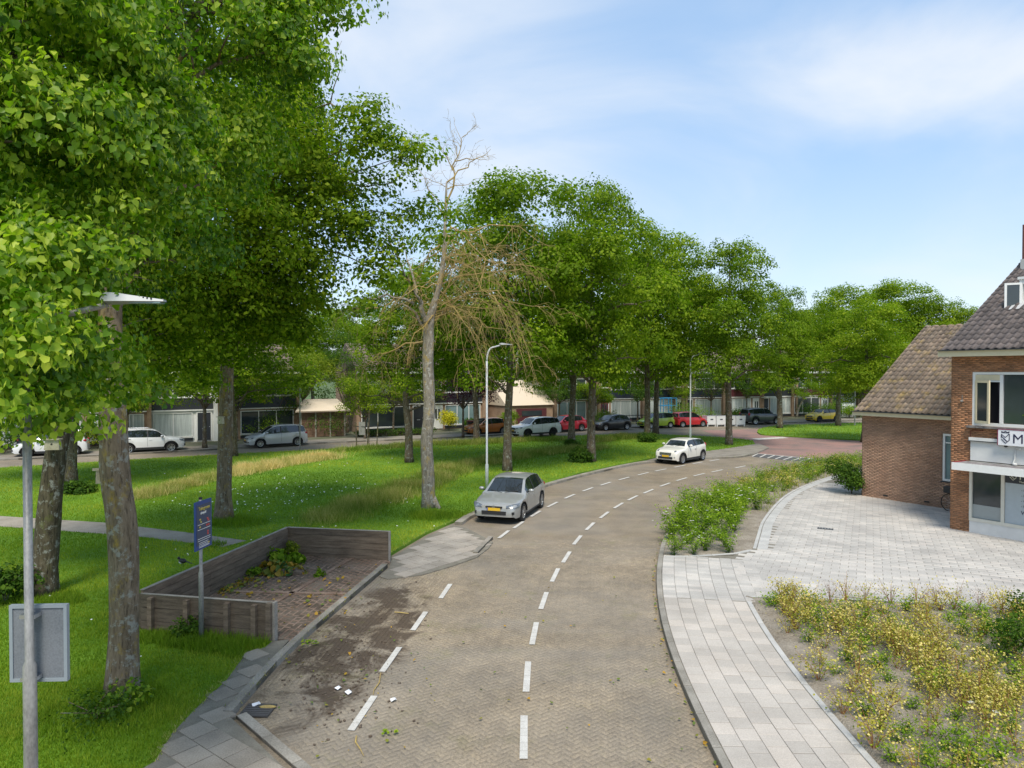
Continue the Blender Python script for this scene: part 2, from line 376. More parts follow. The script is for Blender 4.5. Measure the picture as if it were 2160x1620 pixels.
LAWN = pmix('lawn_soil', (0.075, 0.175, 0.009), (0.16, 0.29, 0.016), 0.5, 0.97, 0.4, 30, world=True)
PATHM = pmix('gravel_path', (0.24, 0.205, 0.165), (0.37, 0.325, 0.27), 1.4, 0.95, 0.4, 40, world=True)
PAINT = pmix('white_marking', (0.46, 0.44, 0.41), (0.62, 0.60, 0.565), 3.0, 0.8, 0.1, 50, world=True)
DIRT = pmix('trodden_dirt', (0.075, 0.052, 0.036), (0.19, 0.15, 0.115), 1.5, 0.97, 0.7, 18, world=True, lo=0.4, hi=0.62)

g = MB().prism([(-900, -60), (900, -60), (900, 1500), (-900, 1500)], 0, -0.03, top_only=True)
tag(g.build('ground', groundmat()), kind='structure')
road = tag(MB().prism([(-75, -6), (80, -6), (120, 175), (-75, 120)], 0, 0.0, top_only=True).build('road', ROAD), kind='structure')

# centre line, surveyed from the dashes
cpx = [(1105, 1555), (1112, 1428), (1127, 1337), (1147, 1268), (1171, 1214), (1195, 1176), (1218, 1140), (1245, 1111), (1275, 1087), (1305, 1067), (1335, 1051), (1368, 1037), (1403, 1023), (1438, 1011.5), (1475, 1002), (1513, 994), (1562, 985.5)]
cw = [G(*p) for p in cpx]
raw = [Vector((0.28, 2.0, 0)), Vector((0.17, 7.0, 0))] + cw + [cw[-1] + (cw[-1] - cw[-4]).normalized() * 3, cw[-1] + (cw[-1] - cw[-4]).normalized() * 8]
for it in range(3):
    raw = [raw[0]] + [(raw[i - 1] + raw[i] * 2 + raw[i + 1]) / 4 for i in range(1, len(raw) - 1)] + [raw[-1]]
CL = spline(raw, 4); CLL = Line(CL)
KR = offset(CL, -2.62)          # right kerb face
def cutline(l, y0, y1): return [p for p in l if y0 <= p.y <= y1]
def arc_of(pt):
    return CLL.s[min(range(len(CL)), key=lambda i: (CL[i] - pt).length)]

LG = [Vector((p[0], p[1], 0)) for p in [G(490, 1515), G(527, 1472), G(600, 1390), G(660, 1335), G(735, 1270), G(818, 1198)]]
BA, BB, BC, BE = Vector((-6.65, 20.7, 0)), Vector((-3.56, 20.15, 0)), Vector((-4.82, 14.1, 0)), Vector((-7.8, 14.7, 0))

def strip(name, line, w, z0, z1, mat, seg=1.0, kind='structure', parent=None, piece='kerb_stone', limit=300, label=None):
    """kerb of separate stones along a line; the stones nearest the camera are parts, the rest one part"""
    root = MB(); a = line; b = offset(line, w)
    pl = list(a) + list(reversed(b))
    root.prism([(p.x, p.y) for p in pl], z0 - 0.01, z1 - 0.012)
    o = tag(root.build(name, JOINT, parent), kind=kind if parent is None else None)
    L = Line(line); n = max(1, round(L.len / seg)); step = L.len / n; items = []
    for i in range(n):
        s0, s1 = i * step + 0.006, (i + 1) * step - 0.006
        p0, t0 = L.at(s0); p1, t1 = L.at(s1); q = []
        for p, t in ((p0, t0), (p1, t1)):
            nn = Vector((-t.y, t.x, 0)); q.append((p, p + nn * w))
        items.append([q[0][0], q[1][0], q[1][1], q[0][1]])
    cam_ = Vector((0, 0, 0)); items.sort(key=lambda q: (q[0] - cam_).length)
    st = MB()
    for i, q in enumerate(items):
        m = MB() if i < limit else st
        vs = [(p.x, p.y, z0 - 0.01) for p in q] + [(p.x, p.y, z1 - 0.008) for p in q]
        c = sum((Vector(v) for v in vs[4:]), Vector()) / 4; vs += [tuple(Vector(v).lerp(c, 0.10 if w > .2 else 0.06) + Vector((0, 0, .008))) for v in vs[4:]]
        m.add(vs, [(0, 1, 5, 4), (1, 2, 6, 5), (2, 3, 7, 6), (3, 0, 4, 7), (4, 5, 9, 8), (5, 6, 10, 9), (6, 7, 11, 10), (7, 4, 8, 11), (8, 9, 10, 11)])
        if m is not st: m.build(piece, mat, o)
    if st.v: tag(st.build(piece, mat, o), kind='stuff')
    return o

# a unit paver with a small chamfer, shared by every stone
def unit_paver(ch=0.018, lip=.09):
    v = []
    for z, k in ((-1, 1), (0.0, 1), (0.0 + 0.0, 1)):
        pass
    v = [(-.5, -.5, -.5), (.5, -.5, -.5), (.5, .5, -.5), (-.5, .5, -.5), (-.5, -.5, .5 - lip), (.5, -.5, .5 - lip), (.5, .5, .5 - lip), (-.5, .5, .5 - lip)]
    k = .5 - ch; v += [(-k, -k, .5), (k, -k, .5), (k, k, .5), (-k, k, .5)]
    f = [(0, 1, 5, 4), (1, 2, 6, 5), (2, 3, 7, 6), (3, 0, 4, 7), (4, 5, 9, 8), (5, 6, 10, 9), (6, 7, 11, 10), (7, 4, 8, 11), (8, 9, 10, 11)]
    return v, f
UV_, UF_ = unit_paver()
UNP = np.array(UV_, dtype=np.float32); UNF = np.array(UF_)
def pavers(name, items, th, mat, parent, limit=300, sort=True, zj=0.004, ch=.022):
    """items (x, y, ztop, rz, sx, sy): up to 300 as parts sharing one mesh, the rest one stuff part"""
    if sort: items = sorted(items, key=lambda q: q[0] ** 2 + q[1] ** 2)
    if not items: return
    UV_, UF_ = unit_paver(ch, .015 if ch < .01 else .09); UNP = np.array(UV_, dtype=np.float32)
    mb = MB().add(UV_, UF_); me = mb.mesh(name, mat)
    rr = random.Random(len(items))
    for x, y, z, rz, sx, sy in items[:limit]:
        link(name, me, parent, (x, y, z - th / 2 + rr.uniform(-zj, zj)), (rr.uniform(-.006, .006), rr.uniform(-.006, .006), rz), (sx, sy, th))
    rest = items[limit:]
    if rest:
        A = np.array(rest, dtype=np.float64); n = len(A); c, s = np.cos(A[:, 3]), np.sin(A[:, 3])
        X = UNP[None, :, 0] * A[:, 4:5]; Y = UNP[None, :, 1] * A[:, 5:6]
        V = np.stack([A[:, 0:1] + X * c[:, None] - Y * s[:, None], A[:, 1:2] + X * s[:, None] + Y * c[:, None],
                      A[:, 2:3] - th / 2 + UNP[None, :, 2] * th + RNG.uniform(-zj, zj, (n, 1))], -1).reshape(-1, 3)
        Fa = (UNF[None] + (np.arange(n) * 12)[:, None, None]).reshape(-1, 4)
        tag(link(name, npmesh(name, V, Fa, mat, np.repeat(RNG.random(n), 12)), parent), kind='stuff')

# ---- the road's own bricks, near the camera
def road_bricks():
    w = 0.092; an = math.radians(38); ca, sa = math.cos(an), math.sin(an)
    left = LG; items = []
    lp = [Vector((-1.9, 9.0, 0)), Vector((-4.2, 10.9, 0)), Vector((-4.36, 11.9, 0))] + LG[2:] + [Vector((-2.35, 20.1, 0)), Vector((-0.9, 21.6, 0)), Vector((-0.75, 22.9, 0))]
    lp = [Vector((-1.2, 8.2, 0))] + lp
    kr = [p for p in offset(CL, -2.57) if 8.2 < p.y < 23.2]
    poly = [(p.x + 0.05, p.y) for p in lp] + [(p.x, p.y) for p in reversed(kr)]
    N = 205
    ii, jj = np.meshgrid(np.arange(-N, N), np.arange(-N, N), indexing='ij'); ii = ii.ravel(); jj = jj.ravel()
    c = (ii - jj) % 4
    H = c == 0; Vv = c == 3
    cx = np.where(H, ii + 1.0, ii + 0.5) * w; cy = np.where(H, jj + 0.5, jj + 1.0) * w; rz = np.where(H, 0, math.pi / 2)
    sel = H | Vv; cx, cy, rz = cx[sel], cy[sel], rz[sel]
    X = cx * ca - cy * sa; Y = cx * sa + cy * ca + 15.5; rz = rz + an
    # gutter band by the bay: bricks run along the kerb instead
    kx = np.interp(Y, [p.y for p in LG], [p.x for p in LG])
    gut = (X < kx + 1.9) & (Y > 12.3) & (Y < 20.3)
    ok = inpoly(X, Y, poly) & ~gut
    it = [(x + random.uniform(-.003, .003), y + random.uniform(-.003, .003), 0.003, r + random.gauss(0, .022), 2 * w - 0.0008, w - 0.0008) for x, y, r in zip(X[ok], Y[ok], rz[ok]) if y < 19.5 or random.random() > (y - 19.5) / 3.7]
    r0 = 0
    for row in range(20):
        y = 12.3 - 0.11 * (row % 2)
        while y < 20.4:
            x0 = float(np.interp(y, [p.y for p in LG], [p.x for p in LG])); x1 = float(np.interp(y + .3, [p.y for p in LG], [p.x for p in LG]))
            a = math.atan2(.3, x1 - x0)
            if x0 + 0.06 + row * w < x0 + 1.9: it.append((x0 + 0.10 + row * w, y, 0.006, a, 0.216, w - 0.007))
            y += 0.224
    return it
pavers('brick', road_bricks(), 0.05, ROAD, road, zj=0.0003, ch=.007)

# ---- lane dashes: short rows of white bricks
def dash(p, t, L=1.25, w=0.115):
    n = max(2, round(L / 0.21)); near = p.length < 22
    items = []
    m = MB(); m.box((0, 0, 0.0), (L, w, 0.008)) if not near else None
    if near:
        for i in range(n): m.box(((i - (n - 1) / 2) * L / n, 0, 0), (L / n - 0.010, w, 0.010))
    return m.build('lane_marking', PAINT, road, loc=(p.x, p.y, 0.021), rot=(0, 0, math.atan2(t.y, t.x)))
for x, y in cpx:
    p = G(x, y); s = arc_of(p); q, t = CLL.at(s); dash(p, t)
for x, y in [(766, 1505), (825, 1392), (885, 1311), (940, 1248), (1063, 1128), (1094, 1108), (1130, 1084.5), (1165.6, 1065), (1202, 1047.7), (1240, 1033), (1277.7, 1021), (1316.5, 1010), (1357, 1000), (1394, 992), (1434, 984), (1471.6, 977), (1507, 971.4)]:
    p = G(x, y); s = arc_of(p + Vector((2.2, -1, 0))); q, t = CLL.at(s)
    if y > 1200: t = (G(940, 1248) - G(766, 1505)).normalized()
    dash(p, t, 1.15)

# ---- junction: red brick table with block markings
rp = [(1497, 968), (1590, 960), (1752, 978), (1870, 992), (2200, 1010), (2200, 925), (1960, 912), (1870, 926), (1700, 928), (1610, 924), (1640, 908), (1560, 903), (1480, 912), (1520, 922), (1592, 934), (1540, 952)]
jp = [G(*p) for p in [(1592, 957), (1750, 972), (1900, 985), (2250, 1000), (2400, 930), (2100, 915), (1800, 921), (1660, 915), (1600, 905), (1480, 908), (1520, 922), (1592, 934), (1605, 942)]]
tag(MB().prism([(p.x, p.y) for p in jp], 0, 0.006, top_only=True).build('junction_paving', RED), kind='structure')
z0, z1 = G(1596, 957, .01), G(1748, 971, .01); z2, z3 = G(1585, 963, .01), G(1722, 977, .01)
mk = MB(); n = 8
for i in range(n):
    a0 = z0.lerp(z1, i / n); a1 = z0.lerp(z1, (i + .20) / n); b0 = z2.lerp(z3, (i) / n); b1 = z2.lerp(z3, (i + .20) / n)
    mk.add([(p.x, p.y, 0.018) for p in (b0, b1, a1, a0)], [(0, 1, 2, 3)])
d_ = (z0 - z2).normalized() * 0.16
mk.add([(p.x, p.y, 0.0182) for p in (z0, z1, z1 + d_, z0 + d_)], [(0, 1, 2, 3)])
dk = MB().add([(p.x, p.y, 0.012) for p in (z2, z3, z1, z0)], [(0, 1, 2, 3)])
tag(dk.build('speed_table_ramp', plain('dark_ramp_brick', (0.10, 0.098, 0.10), 0.85)), kind='structure')
tag(mk.build('speed_table_marking', PAINT), kind='structure')
mk2 = MB(); q = [G(*p) for p in [(1583, 925.5), (1650, 921.8), (1664, 924.0), (1600, 928)]]
mk2.add([(p.x, p.y, 0.012) for p in q], [(0, 1, 2, 3)])
tag(mk2.build('road_marking', PAINT), kind='structure')

# ---- lawn, with the bay and the pavements cut out
LZ = 0.10
far_edge = [Vector((-70, 22, 0)), Vector((-44, 31.5, 0)), G(0, 990), G(270, 973), G(500, 960), G(720, 948), G(1000, 930), G(1190, 922), G(1340, 917.5), G(1450, 921), G(1540, 926), G(1588, 932)]
far_edge = spline(far_edge, 3)
near_edge = [G(1592, 938), G(1565, 945), G(1500, 955), G(1430, 962), G(1385, 967), G(1300, 984), G(1230, 999), G(1143, 1026), G(1060, 1062), G(985, 1093), G(955, 1104), G(900, 1128), G(846, 1160), G(826, 1172)]
lw = far_edge + near_edge + [Vector((BB.x, BB.y + .07, 0)), Vector((BA.x - .07, BA.y + .07, 0)), Vector((BE.x - .07, BE.y - .07, 0)), Vector((BC.x + .0, BC.y - .09, 0))]
side = [G(560, 1375), G(520, 1387), G(477, 1447), G(413, 1507), G(363, 1560), G(327, 1620)]
lw += side + [Vector((-6.6, 6, 0)), Vector((-7, 1, 0)), Vector((-70, 1, 0))]
lawn_poly = [(p.x, p.y) for p in lw]
lawn = tag(MB().prism(lawn_poly, -0.02, LZ).build('lawn', LAWN), kind='structure')
path_t = [G(-700, 1050, LZ), G(0, 1089, LZ), G(220, 1103, LZ), G(380, 1122, LZ), G(520, 1141, LZ)]; path_b = [G(470, 1154, LZ), G(300, 1133, LZ), G(120, 1119, LZ), G(0, 1111, LZ), G(-700, 1068, LZ)]
path_poly = [(p.x, p.y) for p in path_t + path_b]
tag(MB().prism(path_poly, LZ, LZ + 0.012).build('path', PATHM), kind='structure')
# kerb stones beyond the tiled corner
kl = [G(975, 1108), G(1002, 1090), G(1060, 1066), G(1143, 1031), G(1200, 1014), G(1250, 1001), G(1320, 985), G(1380, 975), G(1440, 971), G(1500, 968.5), G(1560, 966), G(1592, 959)]
kl = spline(kl, 3)
strip('parking_kerb', kl, 0.28, 0.0, 0.12, KERBM, 1.0)
# grey worn verge pavement behind the far kerb
vp = [G(1340, 978, .09), G(1440, 967, .09), G(1500, 964, .09), G(1592, 957, .09), G(1622, 944, .09), G(1600, 936, .09), G(1540, 945, .09), G(1480, 953, .09), G(1400, 962, .09)]
tag(MB().prism([(p.x, p.y) for p in vp], 0, 0.105).build('verge_pavement', pmix('verge_paver', (0.19, 0.17, 0.145), (0.30, 0.27, 0.23), 1.2, 0.9, 0.3, 20, world=True)), kind='structure')

# second island
ie = [G(*p) for p in [(1597, 913), (1604, 906), (1640, 899), (1700, 897), (1820, 893), (1960, 889), (2300, 880), (2400, 925), (1900, 931), (1820, 930), (1700, 924), (1635, 920), (1606, 918)]]
island_poly = [(p.x, p.y) for p in spline(ie + [ie[0]], 3)[:-1]]
tag(MB().prism(island_poly, -0.02, LZ).build('grass_island', LAWN), kind='structure')

# far pavement and gardens
fk = [Vector((-70, 28.5, 0)), Vector((-44, 37, 0)), G(0, 972), G(240, 961), G(480, 948), G(700, 935), G(960, 924), G(1150, 913), G(1330, 903), G(1500, 897), G(1640, 893.5), G(1760, 889), G(1900, 884), Vector((75, 100, 0))]
fk = spline(fk, 3)
strip('far_kerb', fk, 0.2, 0, 0.12, KERBM, 1.5)
fpv = offset(fk, 0.22); fpo = offset(fk, 2.6)
tag(MB().prism([(p.x, p.y) for p in fpv] + [(p.x, p.y) for p in reversed(fpo)], -0.02, 0.105).build('far_pavement', OLDT), kind='structure')
fg = offset(fk, 2.61); fg2 = [Vector((p.x - 6, p.y + 60, 0)) for p in fk]
tag(MB().prism([(p.x, p.y) for p in fg] + [(p.x, p.y) for p in reversed(fg2)], -0.02, 0.095).build('front_gardens', pmix('garden_ground', (0.06, 0.09, 0.03), (0.20, 0.18, 0.14), 0.5, 0.95, 0.3, 20, world=True)), kind='structure')

# ---- left pavement by the kerb and the diagonal corner
strip('left_kerb', [Vector((p.x, p.y, 0)) for p in LG], 0.15, 0, 0.13, KERBM, 1.0)
d0, d1 = Vector((-4.38, 11.05, 0)), Vector((-1.75, 8.3, 0))
strip('corner_kerb', [d1, d0], -0.16, 0, 0.06, KERBM, 1.0)
lpv = [offset(LG, 0.15)[i] for i in range(4)]
lp_ = [Vector((BC.x, BC.y - 0.1, 0)), Vector((BC.x + .32, BC.y, 0))] + list(reversed([p for p in lpv if p.y < 14])) + [Vector((-4.5, 11.0, 0)), Vector((-1.95, 8.25, 0)), Vector((-1.2, 6, 0)), Vector((-6.55, 6, 0))] + list(reversed(side))
lpoly = [(p.x, p.y) for p in lp_]
lpav = tag(MB().prism(lpoly, -0.02, 0.095).build('left_pavement', JOINT), kind='structure')
def grid_pavers(poly, org, an, sx, sy, gap, z, bond=0.5, ext=60, e=.42):
    ca, sa = math.cos(an), math.sin(an); xs = np.arange(-ext, ext); I, J = np.meshgrid(xs, xs, indexing='ij'); I = I.ravel(); J = J.ravel()
    u = (I + bond * (J % 2)) * sx; v = J * sy; X = org[0] + u * ca - v * sa; Y = org[1] + u * sa + v * ca
    ok = np.ones(len(X), bool)
    for du, dv in ((-e, -e), (e, -e), (e, e), (-e, e)):
        ok &= inpoly(X + (du * sx * ca - dv * sy * sa), Y + (du * sx * sa + dv * sy * ca), poly)
    return [(x, y, z, an, sx - gap, sy - gap) for x, y in zip(X[ok], Y[ok])]
pavers('tile', grid_pavers(lpoly, (-3.5, 9.0), R(-38), 0.42, 0.42, 0.014, 0.112, e=.22), 0.04, OLDT, lpav, zj=0.003)

# tiled corner beside the bay
tcp = [G(820, 1193, .1), G(828, 1170, .1), G(900, 1128, .1), G(955, 1104, .1), G(985, 1110, .1), G(1012, 1124, .1), G(1040, 1139, .1), G(1030, 1152, .1), G(1006, 1170, .1), G(950, 1190, .1), G(890, 1207, .1), G(818, 1216, .1), G(800, 1210, .1)]
tcpoly = [(p.x, p.y) for p in tcp]
tco = tag(MB().prism(tcpoly, -0.02, 0.035).build('tiled_corner', JOINT), kind='structure')
pavers('tile', grid_pavers(tcpoly, (-1.9, 22.3), R(52), 0.44, 0.44, 0.016, 0.052, e=.3), 0.04, pmix('corner_tile', (0.26, 0.23, 0.195), (0.42, 0.375, 0.325), 1.3, 0.9, 0.3, 40, world=True, vary=0.12), tco)
strip('corner_kerb_end', [G(1008, 1171), G(1040, 1138)], 0.15, 0, 0.11, KERBM, 0.8)

# ---- right pavement: tiles following the curve
def along(line, s0, s1, d, step, w, z, gap=0.008, stag=0.5, cols=6, tilt=0):
    items = []; L = Line(line)
    for c in range(cols):
        s = s0 + (step * stag if c % 2 else 0) - (step * 0.0)
        while s < s1:
            p, t = L.at(s); nn = Vector((t.y, -t.x, 0)); q = p + nn * (d + (c + 0.5) * w)
            p2, t2 = L.at(min(L.len, s + step)); k = ((p2 + Vector((t2.y, -t2.x, 0)) * (d + (c + .5) * w)) - q).length / step
            items.append((q.x, q.y, z, math.atan2(t.y, t.x), step * k - gap, w - gap)); s += step
    return items
KRL = Line(KR)
def arcK(y):
    i = min(range(len(KR)), key=lambda i: abs(KR[i].y - y)); return KRL.s[i]
strip('right_kerb', KR[:-14], -0.13, 0, 0.125, KERBM, 1.0)
def kband(a, b, y0, y1):
    l1 = [p for p in offset(KR, -a) if y0 <= p.y <= y1]; l2 = [p for p in offset(KR, -b) if y0 <= p.y <= y1]
    return [(p.x, p.y) for p in l1] + [(p.x, p.y) for p in reversed(l2)]
base = tag(MB().prism(kband(0.135, 2.10, 4, 19.0), -0.02, 0.105).build('right_pavement', JOINT), kind='structure')
pavers('tile', along(KR, arcK(7.5), arcK(16.9), 0.142, 0.345, 0.316, 0.12), 0.04, SLAB, base, zj=0.002)
gx = tag(MB().prism([(p.x, p.y) for p in [G(1397, 1260, .1), G(1397, 1173, .1), G(1560, 1173, .1), G(1578, 1258, .1)]], 0.105, 0.107).build('driveway_crossing', JOINT), kind='structure')
pavers('paver', along(KR, arcK(16.95), arcK(20.5), 0.142, 0.2, 0.316, 0.122, stag=0.25, cols=8), 0.04, GSLAB, gx, zj=0.002)
pb = [p for p in offset(KR, -2.05) if 4 < p.y < 17.2]
strip('pavement_edging', pb, -0.11, 0, 0.118, KERBW, 1.0)

# ---- plaza in front of the shop
pe = [G(*p, .1) for p in [(1455, 1173), (1560, 1166), (1588, 1158), (1597, 1128), (1610, 1095), (1650, 1050), (1700, 1023), (1765, 1002), (1825, 989), (1900, 975)]]
pe2 = [G(*p, .1) for p in [(2300, 990), (2500, 1400), (2300, 1300), (2160, 1287), (1900, 1270), (1700, 1264), (1577, 1262), (1566, 1235), (1545, 1173)]]
pl = pe[1:] + pe2
plaza_poly = [(p.x, p.y) for p in pl]
plaza = tag(MB().prism(plaza_poly, -0.02, 0.105).build('plaza_paving', JOINT), kind='structure')
edge1 = spline(pe[2:], 4)
e_in = offset(edge1, -0.42)
ban = math.atan2(-0.85, 0.53)
bandpoly = [(p.x, p.y) for p in edge1] + [(p.x, p.y) for p in reversed(e_in)]
visible = [(4, 15), (16.2, 15), (17, 31), (12, 31), (4, 20)]
its = [q for q in grid_pavers(plaza_poly, (8, 20), R(-27), 0.42, 0.21, 0.010, 0.12, 0.5, 90) if not inpoly(np.array([q[0]]), np.array([q[1]]), bandpoly)[0]]
its = [q for q in its if q[1] < 34 and q[0] < 19]
pavers('paver', its, 0.04, GSLAB, plaza, zj=0.0025)
strip('plaza_edge_slabs', offset(edge1, -0.12), -0.30, 0.06, 0.124, KERBW, 0.32)
strip('plaza_kerb', edge1, -0.1, 0.0, 0.128, KERBW, 1.0)
be = [G(*p, .1) for p in [(1572, 1262), (1700, 1264), (1900, 1270), (2160, 1287), (2400, 1310)]]
strip('bed_kerb', be, 0.1, 0.0, 0.128, KERBW, 1.0)

strip('bed_end_kerb', [G(1402, 1175, .1), G(1470, 1173, .1), G(1545, 1168, .1), G(1580, 1161, .1)], -0.12, 0.0, 0.128, KERBW, 0.8)
# ---- planting beds (raised sandy soil with a rough surface)
def bed(name, poly, z, n=0.12):
    xs = [p[0] for p in poly]; ys = [p[1] for p in poly]
    o = tag(MB().prism(poly, -0.02, z).build(name, SAND), kind='structure')
    X, Y = np.meshgrid(np.arange(min(xs), min(max(xs), 30), n), np.arange(min(ys), max(ys), n), indexing='ij')
    ins = inpoly(X.ravel(), Y.ravel(), poly).reshape(X.shape)
    Z = z + 0.012 + 0.05 * vnoise(X * 2.1, Y * 2.1, 3) + 0.035 * vnoise(X * 5.3, Y * 5.3, 5)
    idx = np.arange(X.size).reshape(X.shape); q = ins[:-1, :-1] | ins[1:, :-1] | ins[1:, 1:] | ins[:-1, 1:]
    Z = np.where(ins, np.minimum(Z, z + .075), 0.045)
    Fa = np.stack([idx[:-1, :-1][q], idx[1:, :-1][q], idx[1:, 1:][q], idx[:-1, 1:][q]], -1)
    link('soil_surface', npmesh('soil_surface', np.stack([X.ravel(), Y.ravel(), Z.ravel()], -1), Fa, SAND, smooth=True), o)
    return o
b1 = [p for p in offset(KR, -0.14) if p.y > 20.35]
b1poly = [(p.x, p.y) for p in b1] + [(p.x, p.y) for p in [G(1905, 967, .1), G(1900, 975, .1)]] + [(p.x, p.y) for p in reversed(edge1)] + [(p.x, p.y) for p in [G(1560, 1166, .1), G(1455, 1172, .1)]]
bed('rose_bed', b1poly, 0.05)
b2a = [p for p in offset(KR, -2.165) if 4 < p.y < 17.0]
b2poly = [(p.x, p.y) for p in b2a] + [(p.x, p.y - 0.02) for p in be] + [(22, 4)]
bed('shrub_bed', b2poly, 0.075)
# ================================================================ TREES
def unit(v): return v / np.maximum(1e-6, np.linalg.norm(v, axis=-1, keepdims=True))
def leaves(cent, nrm, size, shape, rng, tint, droop=0.25):
    """leaf faces at cent with outward normals nrm"""
    n = len(cent); a = unit(np.cross(nrm, rng.normal(size=(n, 3)))); b = np.cross(nrm, a)
    a = unit(a + np.array([0, 0, -droop])); b = unit(np.cross(nrm, a)); nn = np.cross(a, b)
    s = size * rng.uniform(0.5, 1.3, (n, 1))
    if shape == 'heart':
        prof = [(-.42, 0, -.02), (-.44, .33, .05), (.02, .43, .12), (.60, 0, -.14), (.02, -.43, .12), (-.44, -.33, .05)]
        V = np.stack([cent + (a * x + b * y + nn * z) * s for x, y, z in prof], 1)
        base = (np.arange(n) * 6)[:, None]
        Fa = np.concatenate([base + np.array(q) for q in ([0, 3, 2, 1], [0, 5, 4, 3])], 0)
        k = 6
    else:
        prof = [(-.5, 0, 0), (0, .42, .05), (.55, 0, -.08), (0, -.42, .05)]
        V = np.stack([cent + (a * x + b * y + nn * z) * s for x, y, z in prof], 1)
        base = (np.arange(n) * 4)[:, None]; Fa = base + np.array([0, 1, 2, 3]); k = 4
    return V.reshape(-1, 3), Fa, np.repeat(tint, k)
def crown_pts(lobes, n, rng, clump=0.75, flat=0.6, shell=0.72):
    """leaf centres grouped in drooping clumps spread over the lobes"""
    L = np.array([l[:6] for l in lobes], float); wts = (L[:, 3] * L[:, 4] + L[:, 3] * L[:, 5] + L[:, 4] * L[:, 5]) ; wts = wts / wts.sum()
    area = float(((L[:, 3] * L[:, 5])).sum()) * 12.6
    nc = int(min(n / 6, max(8, area / (clump * clump) * 1.15)))
    li = rng.choice(len(L), nc, p=wts); d = unit(rng.normal(size=(nc, 3))); d[:, 2] = np.where(d[:, 2] < -0.45, -d[:, 2] * .6, d[:, 2]); d = unit(d)
    rr = shell + (1.08 - shell) * rng.random((nc, 1)) ** 0.6
    inn = rng.random((nc, 1)) < 0.16; rr = np.where(inn, rng.uniform(.25, .8, (nc, 1)), rr)
    cc = L[li, :3] + d * L[li, 3:6] * rr; cr_ = clump * rng.uniform(0.45, 1.15, nc)
    tcl = rng.normal(0, 0.15, nc) + 0.05 * d[:, 2]
    k = rng.choice(nc, n, p=cr_ ** 2 / (cr_ ** 2).sum())
    e = rng.normal(size=(n, 3)); e[:, 2] = np.abs(e[:, 2]) * 1.1 - 0.35; e = unit(e)
    r = cr_[k][:, None] * (0.35 + 0.65 * rng.random((n, 1)) ** 0.5)
    droop = np.zeros((n, 3)); hd = np.linalg.norm(e[:, :2], axis=1); droop[:, 2] = -0.35 * cr_[k] * hd ** 2
    pts = cc[k] + e * r * np.array([1, 1, flat]) + droop
    nr = unit(e * 0.9 + d[k] * 0.4 + np.array([0, 0, 0.45]) + rng.normal(size=(n, 3)) * 0.30)
    return pts, nr, tcl[k]
def crown_mesh(name, lobes, n, size, mat, seed, shape='diamond', clump=0.75, flat=0.6, bracts=0, shell=0.72, tint0=0.44, tvar=0.18):
    rng = np.random.default_rng(seed)
    p, nr, tc_ = crown_pts(lobes, n, rng, clump, flat, shell)
    tint = np.clip(tint0 + tc_ + rng.normal(0, tvar, n), 0, 1)
    V, Fa, T = leaves(p, nr, size, shape, rng, tint, .7 if shape == 'heart' else .3)
    if bracts:
        i = rng.choice(n, bracts); q = p[i] + rng.normal(size=(bracts, 3)) * size * .5; a = unit(np.stack([rng.normal(0, .35, bracts), rng.normal(0, .35, bracts), -np.ones(bracts)], -1)); b = unit(np.cross(a, rng.normal(size=(bracts, 3))))
        s = size * rng.uniform(.7, 1.1, (bracts, 1)); w = s * 0.12
        B = np.stack([q, q + a * s * .5 + b * w, q + a * s, q + a * s * .5 - b * w], 1).reshape(-1, 3)
        FB = len(V) + (np.arange(bracts) * 4)[:, None] + np.array([0, 1, 2, 3]); V = np.concatenate([V, B]); Fa = np.concatenate([Fa, FB]); T = np.concatenate([T, np.repeat(rng.uniform(.85, 1.0, bracts), 4)])
    return npmesh(name, V, Fa, mat, T)
def limb(a, b, n=6, sag=0.0, wob=0.12, rnd=random):
    a = Vector(a); b = Vector(b); L = (b - a).length; pts = []
    for i in range(n + 1):
        t = i / n; p = a.lerp(b, t); k = math.sin(math.pi * t)
        p += Vector((rnd.uniform(-1, 1), rnd.uniform(-1, 1), rnd.uniform(-.6, .6))) * wob * L * 0.25 * k; p.z += sag * L * k; pts.append(p)
    return pts
def trunk_mesh(name, path, rad, limbs, mat, n=12, flare=1.35, seed=0, jit=0.10):
    st = random.getstate(); random.seed(seed); m = MB()
    path = [Vector(p) for p in path]; pp = spline(path, 4); rr = []
    for i in range(len(pp)):
        t = i / (len(pp) - 1) * (len(rad) - 1); k = min(int(t), len(rad) - 2); rr.append(rad[k] + (rad[k + 1] - rad[k]) * (t - k))
    rr[0] *= flare; rr[1] *= 1 + (flare - 1) * .35
    m.tube(pp, rr, n, jit=jit)
    for a, b, r in limbs:
        q = limb(a, b, 6, 0.08, 0.35); m.tube(q, [r * (1 - .8 * i / 6) for i in range(7)], 6)
        for j in range(3):
            s_ = q[2 + j]; e_ = s_ + Vector((random.uniform(-1, 1), random.uniform(-1, 1), random.uniform(0, 1))) * (Vector(b) - Vector(a)).length * .4
            m.tube(limb(s_, e_, 4, .05, .3), [r * .35 * (1 - .2 * i) for i in range(5)], 4)
    random.setstate(st)
    return m.mesh(name, mat, 'all')

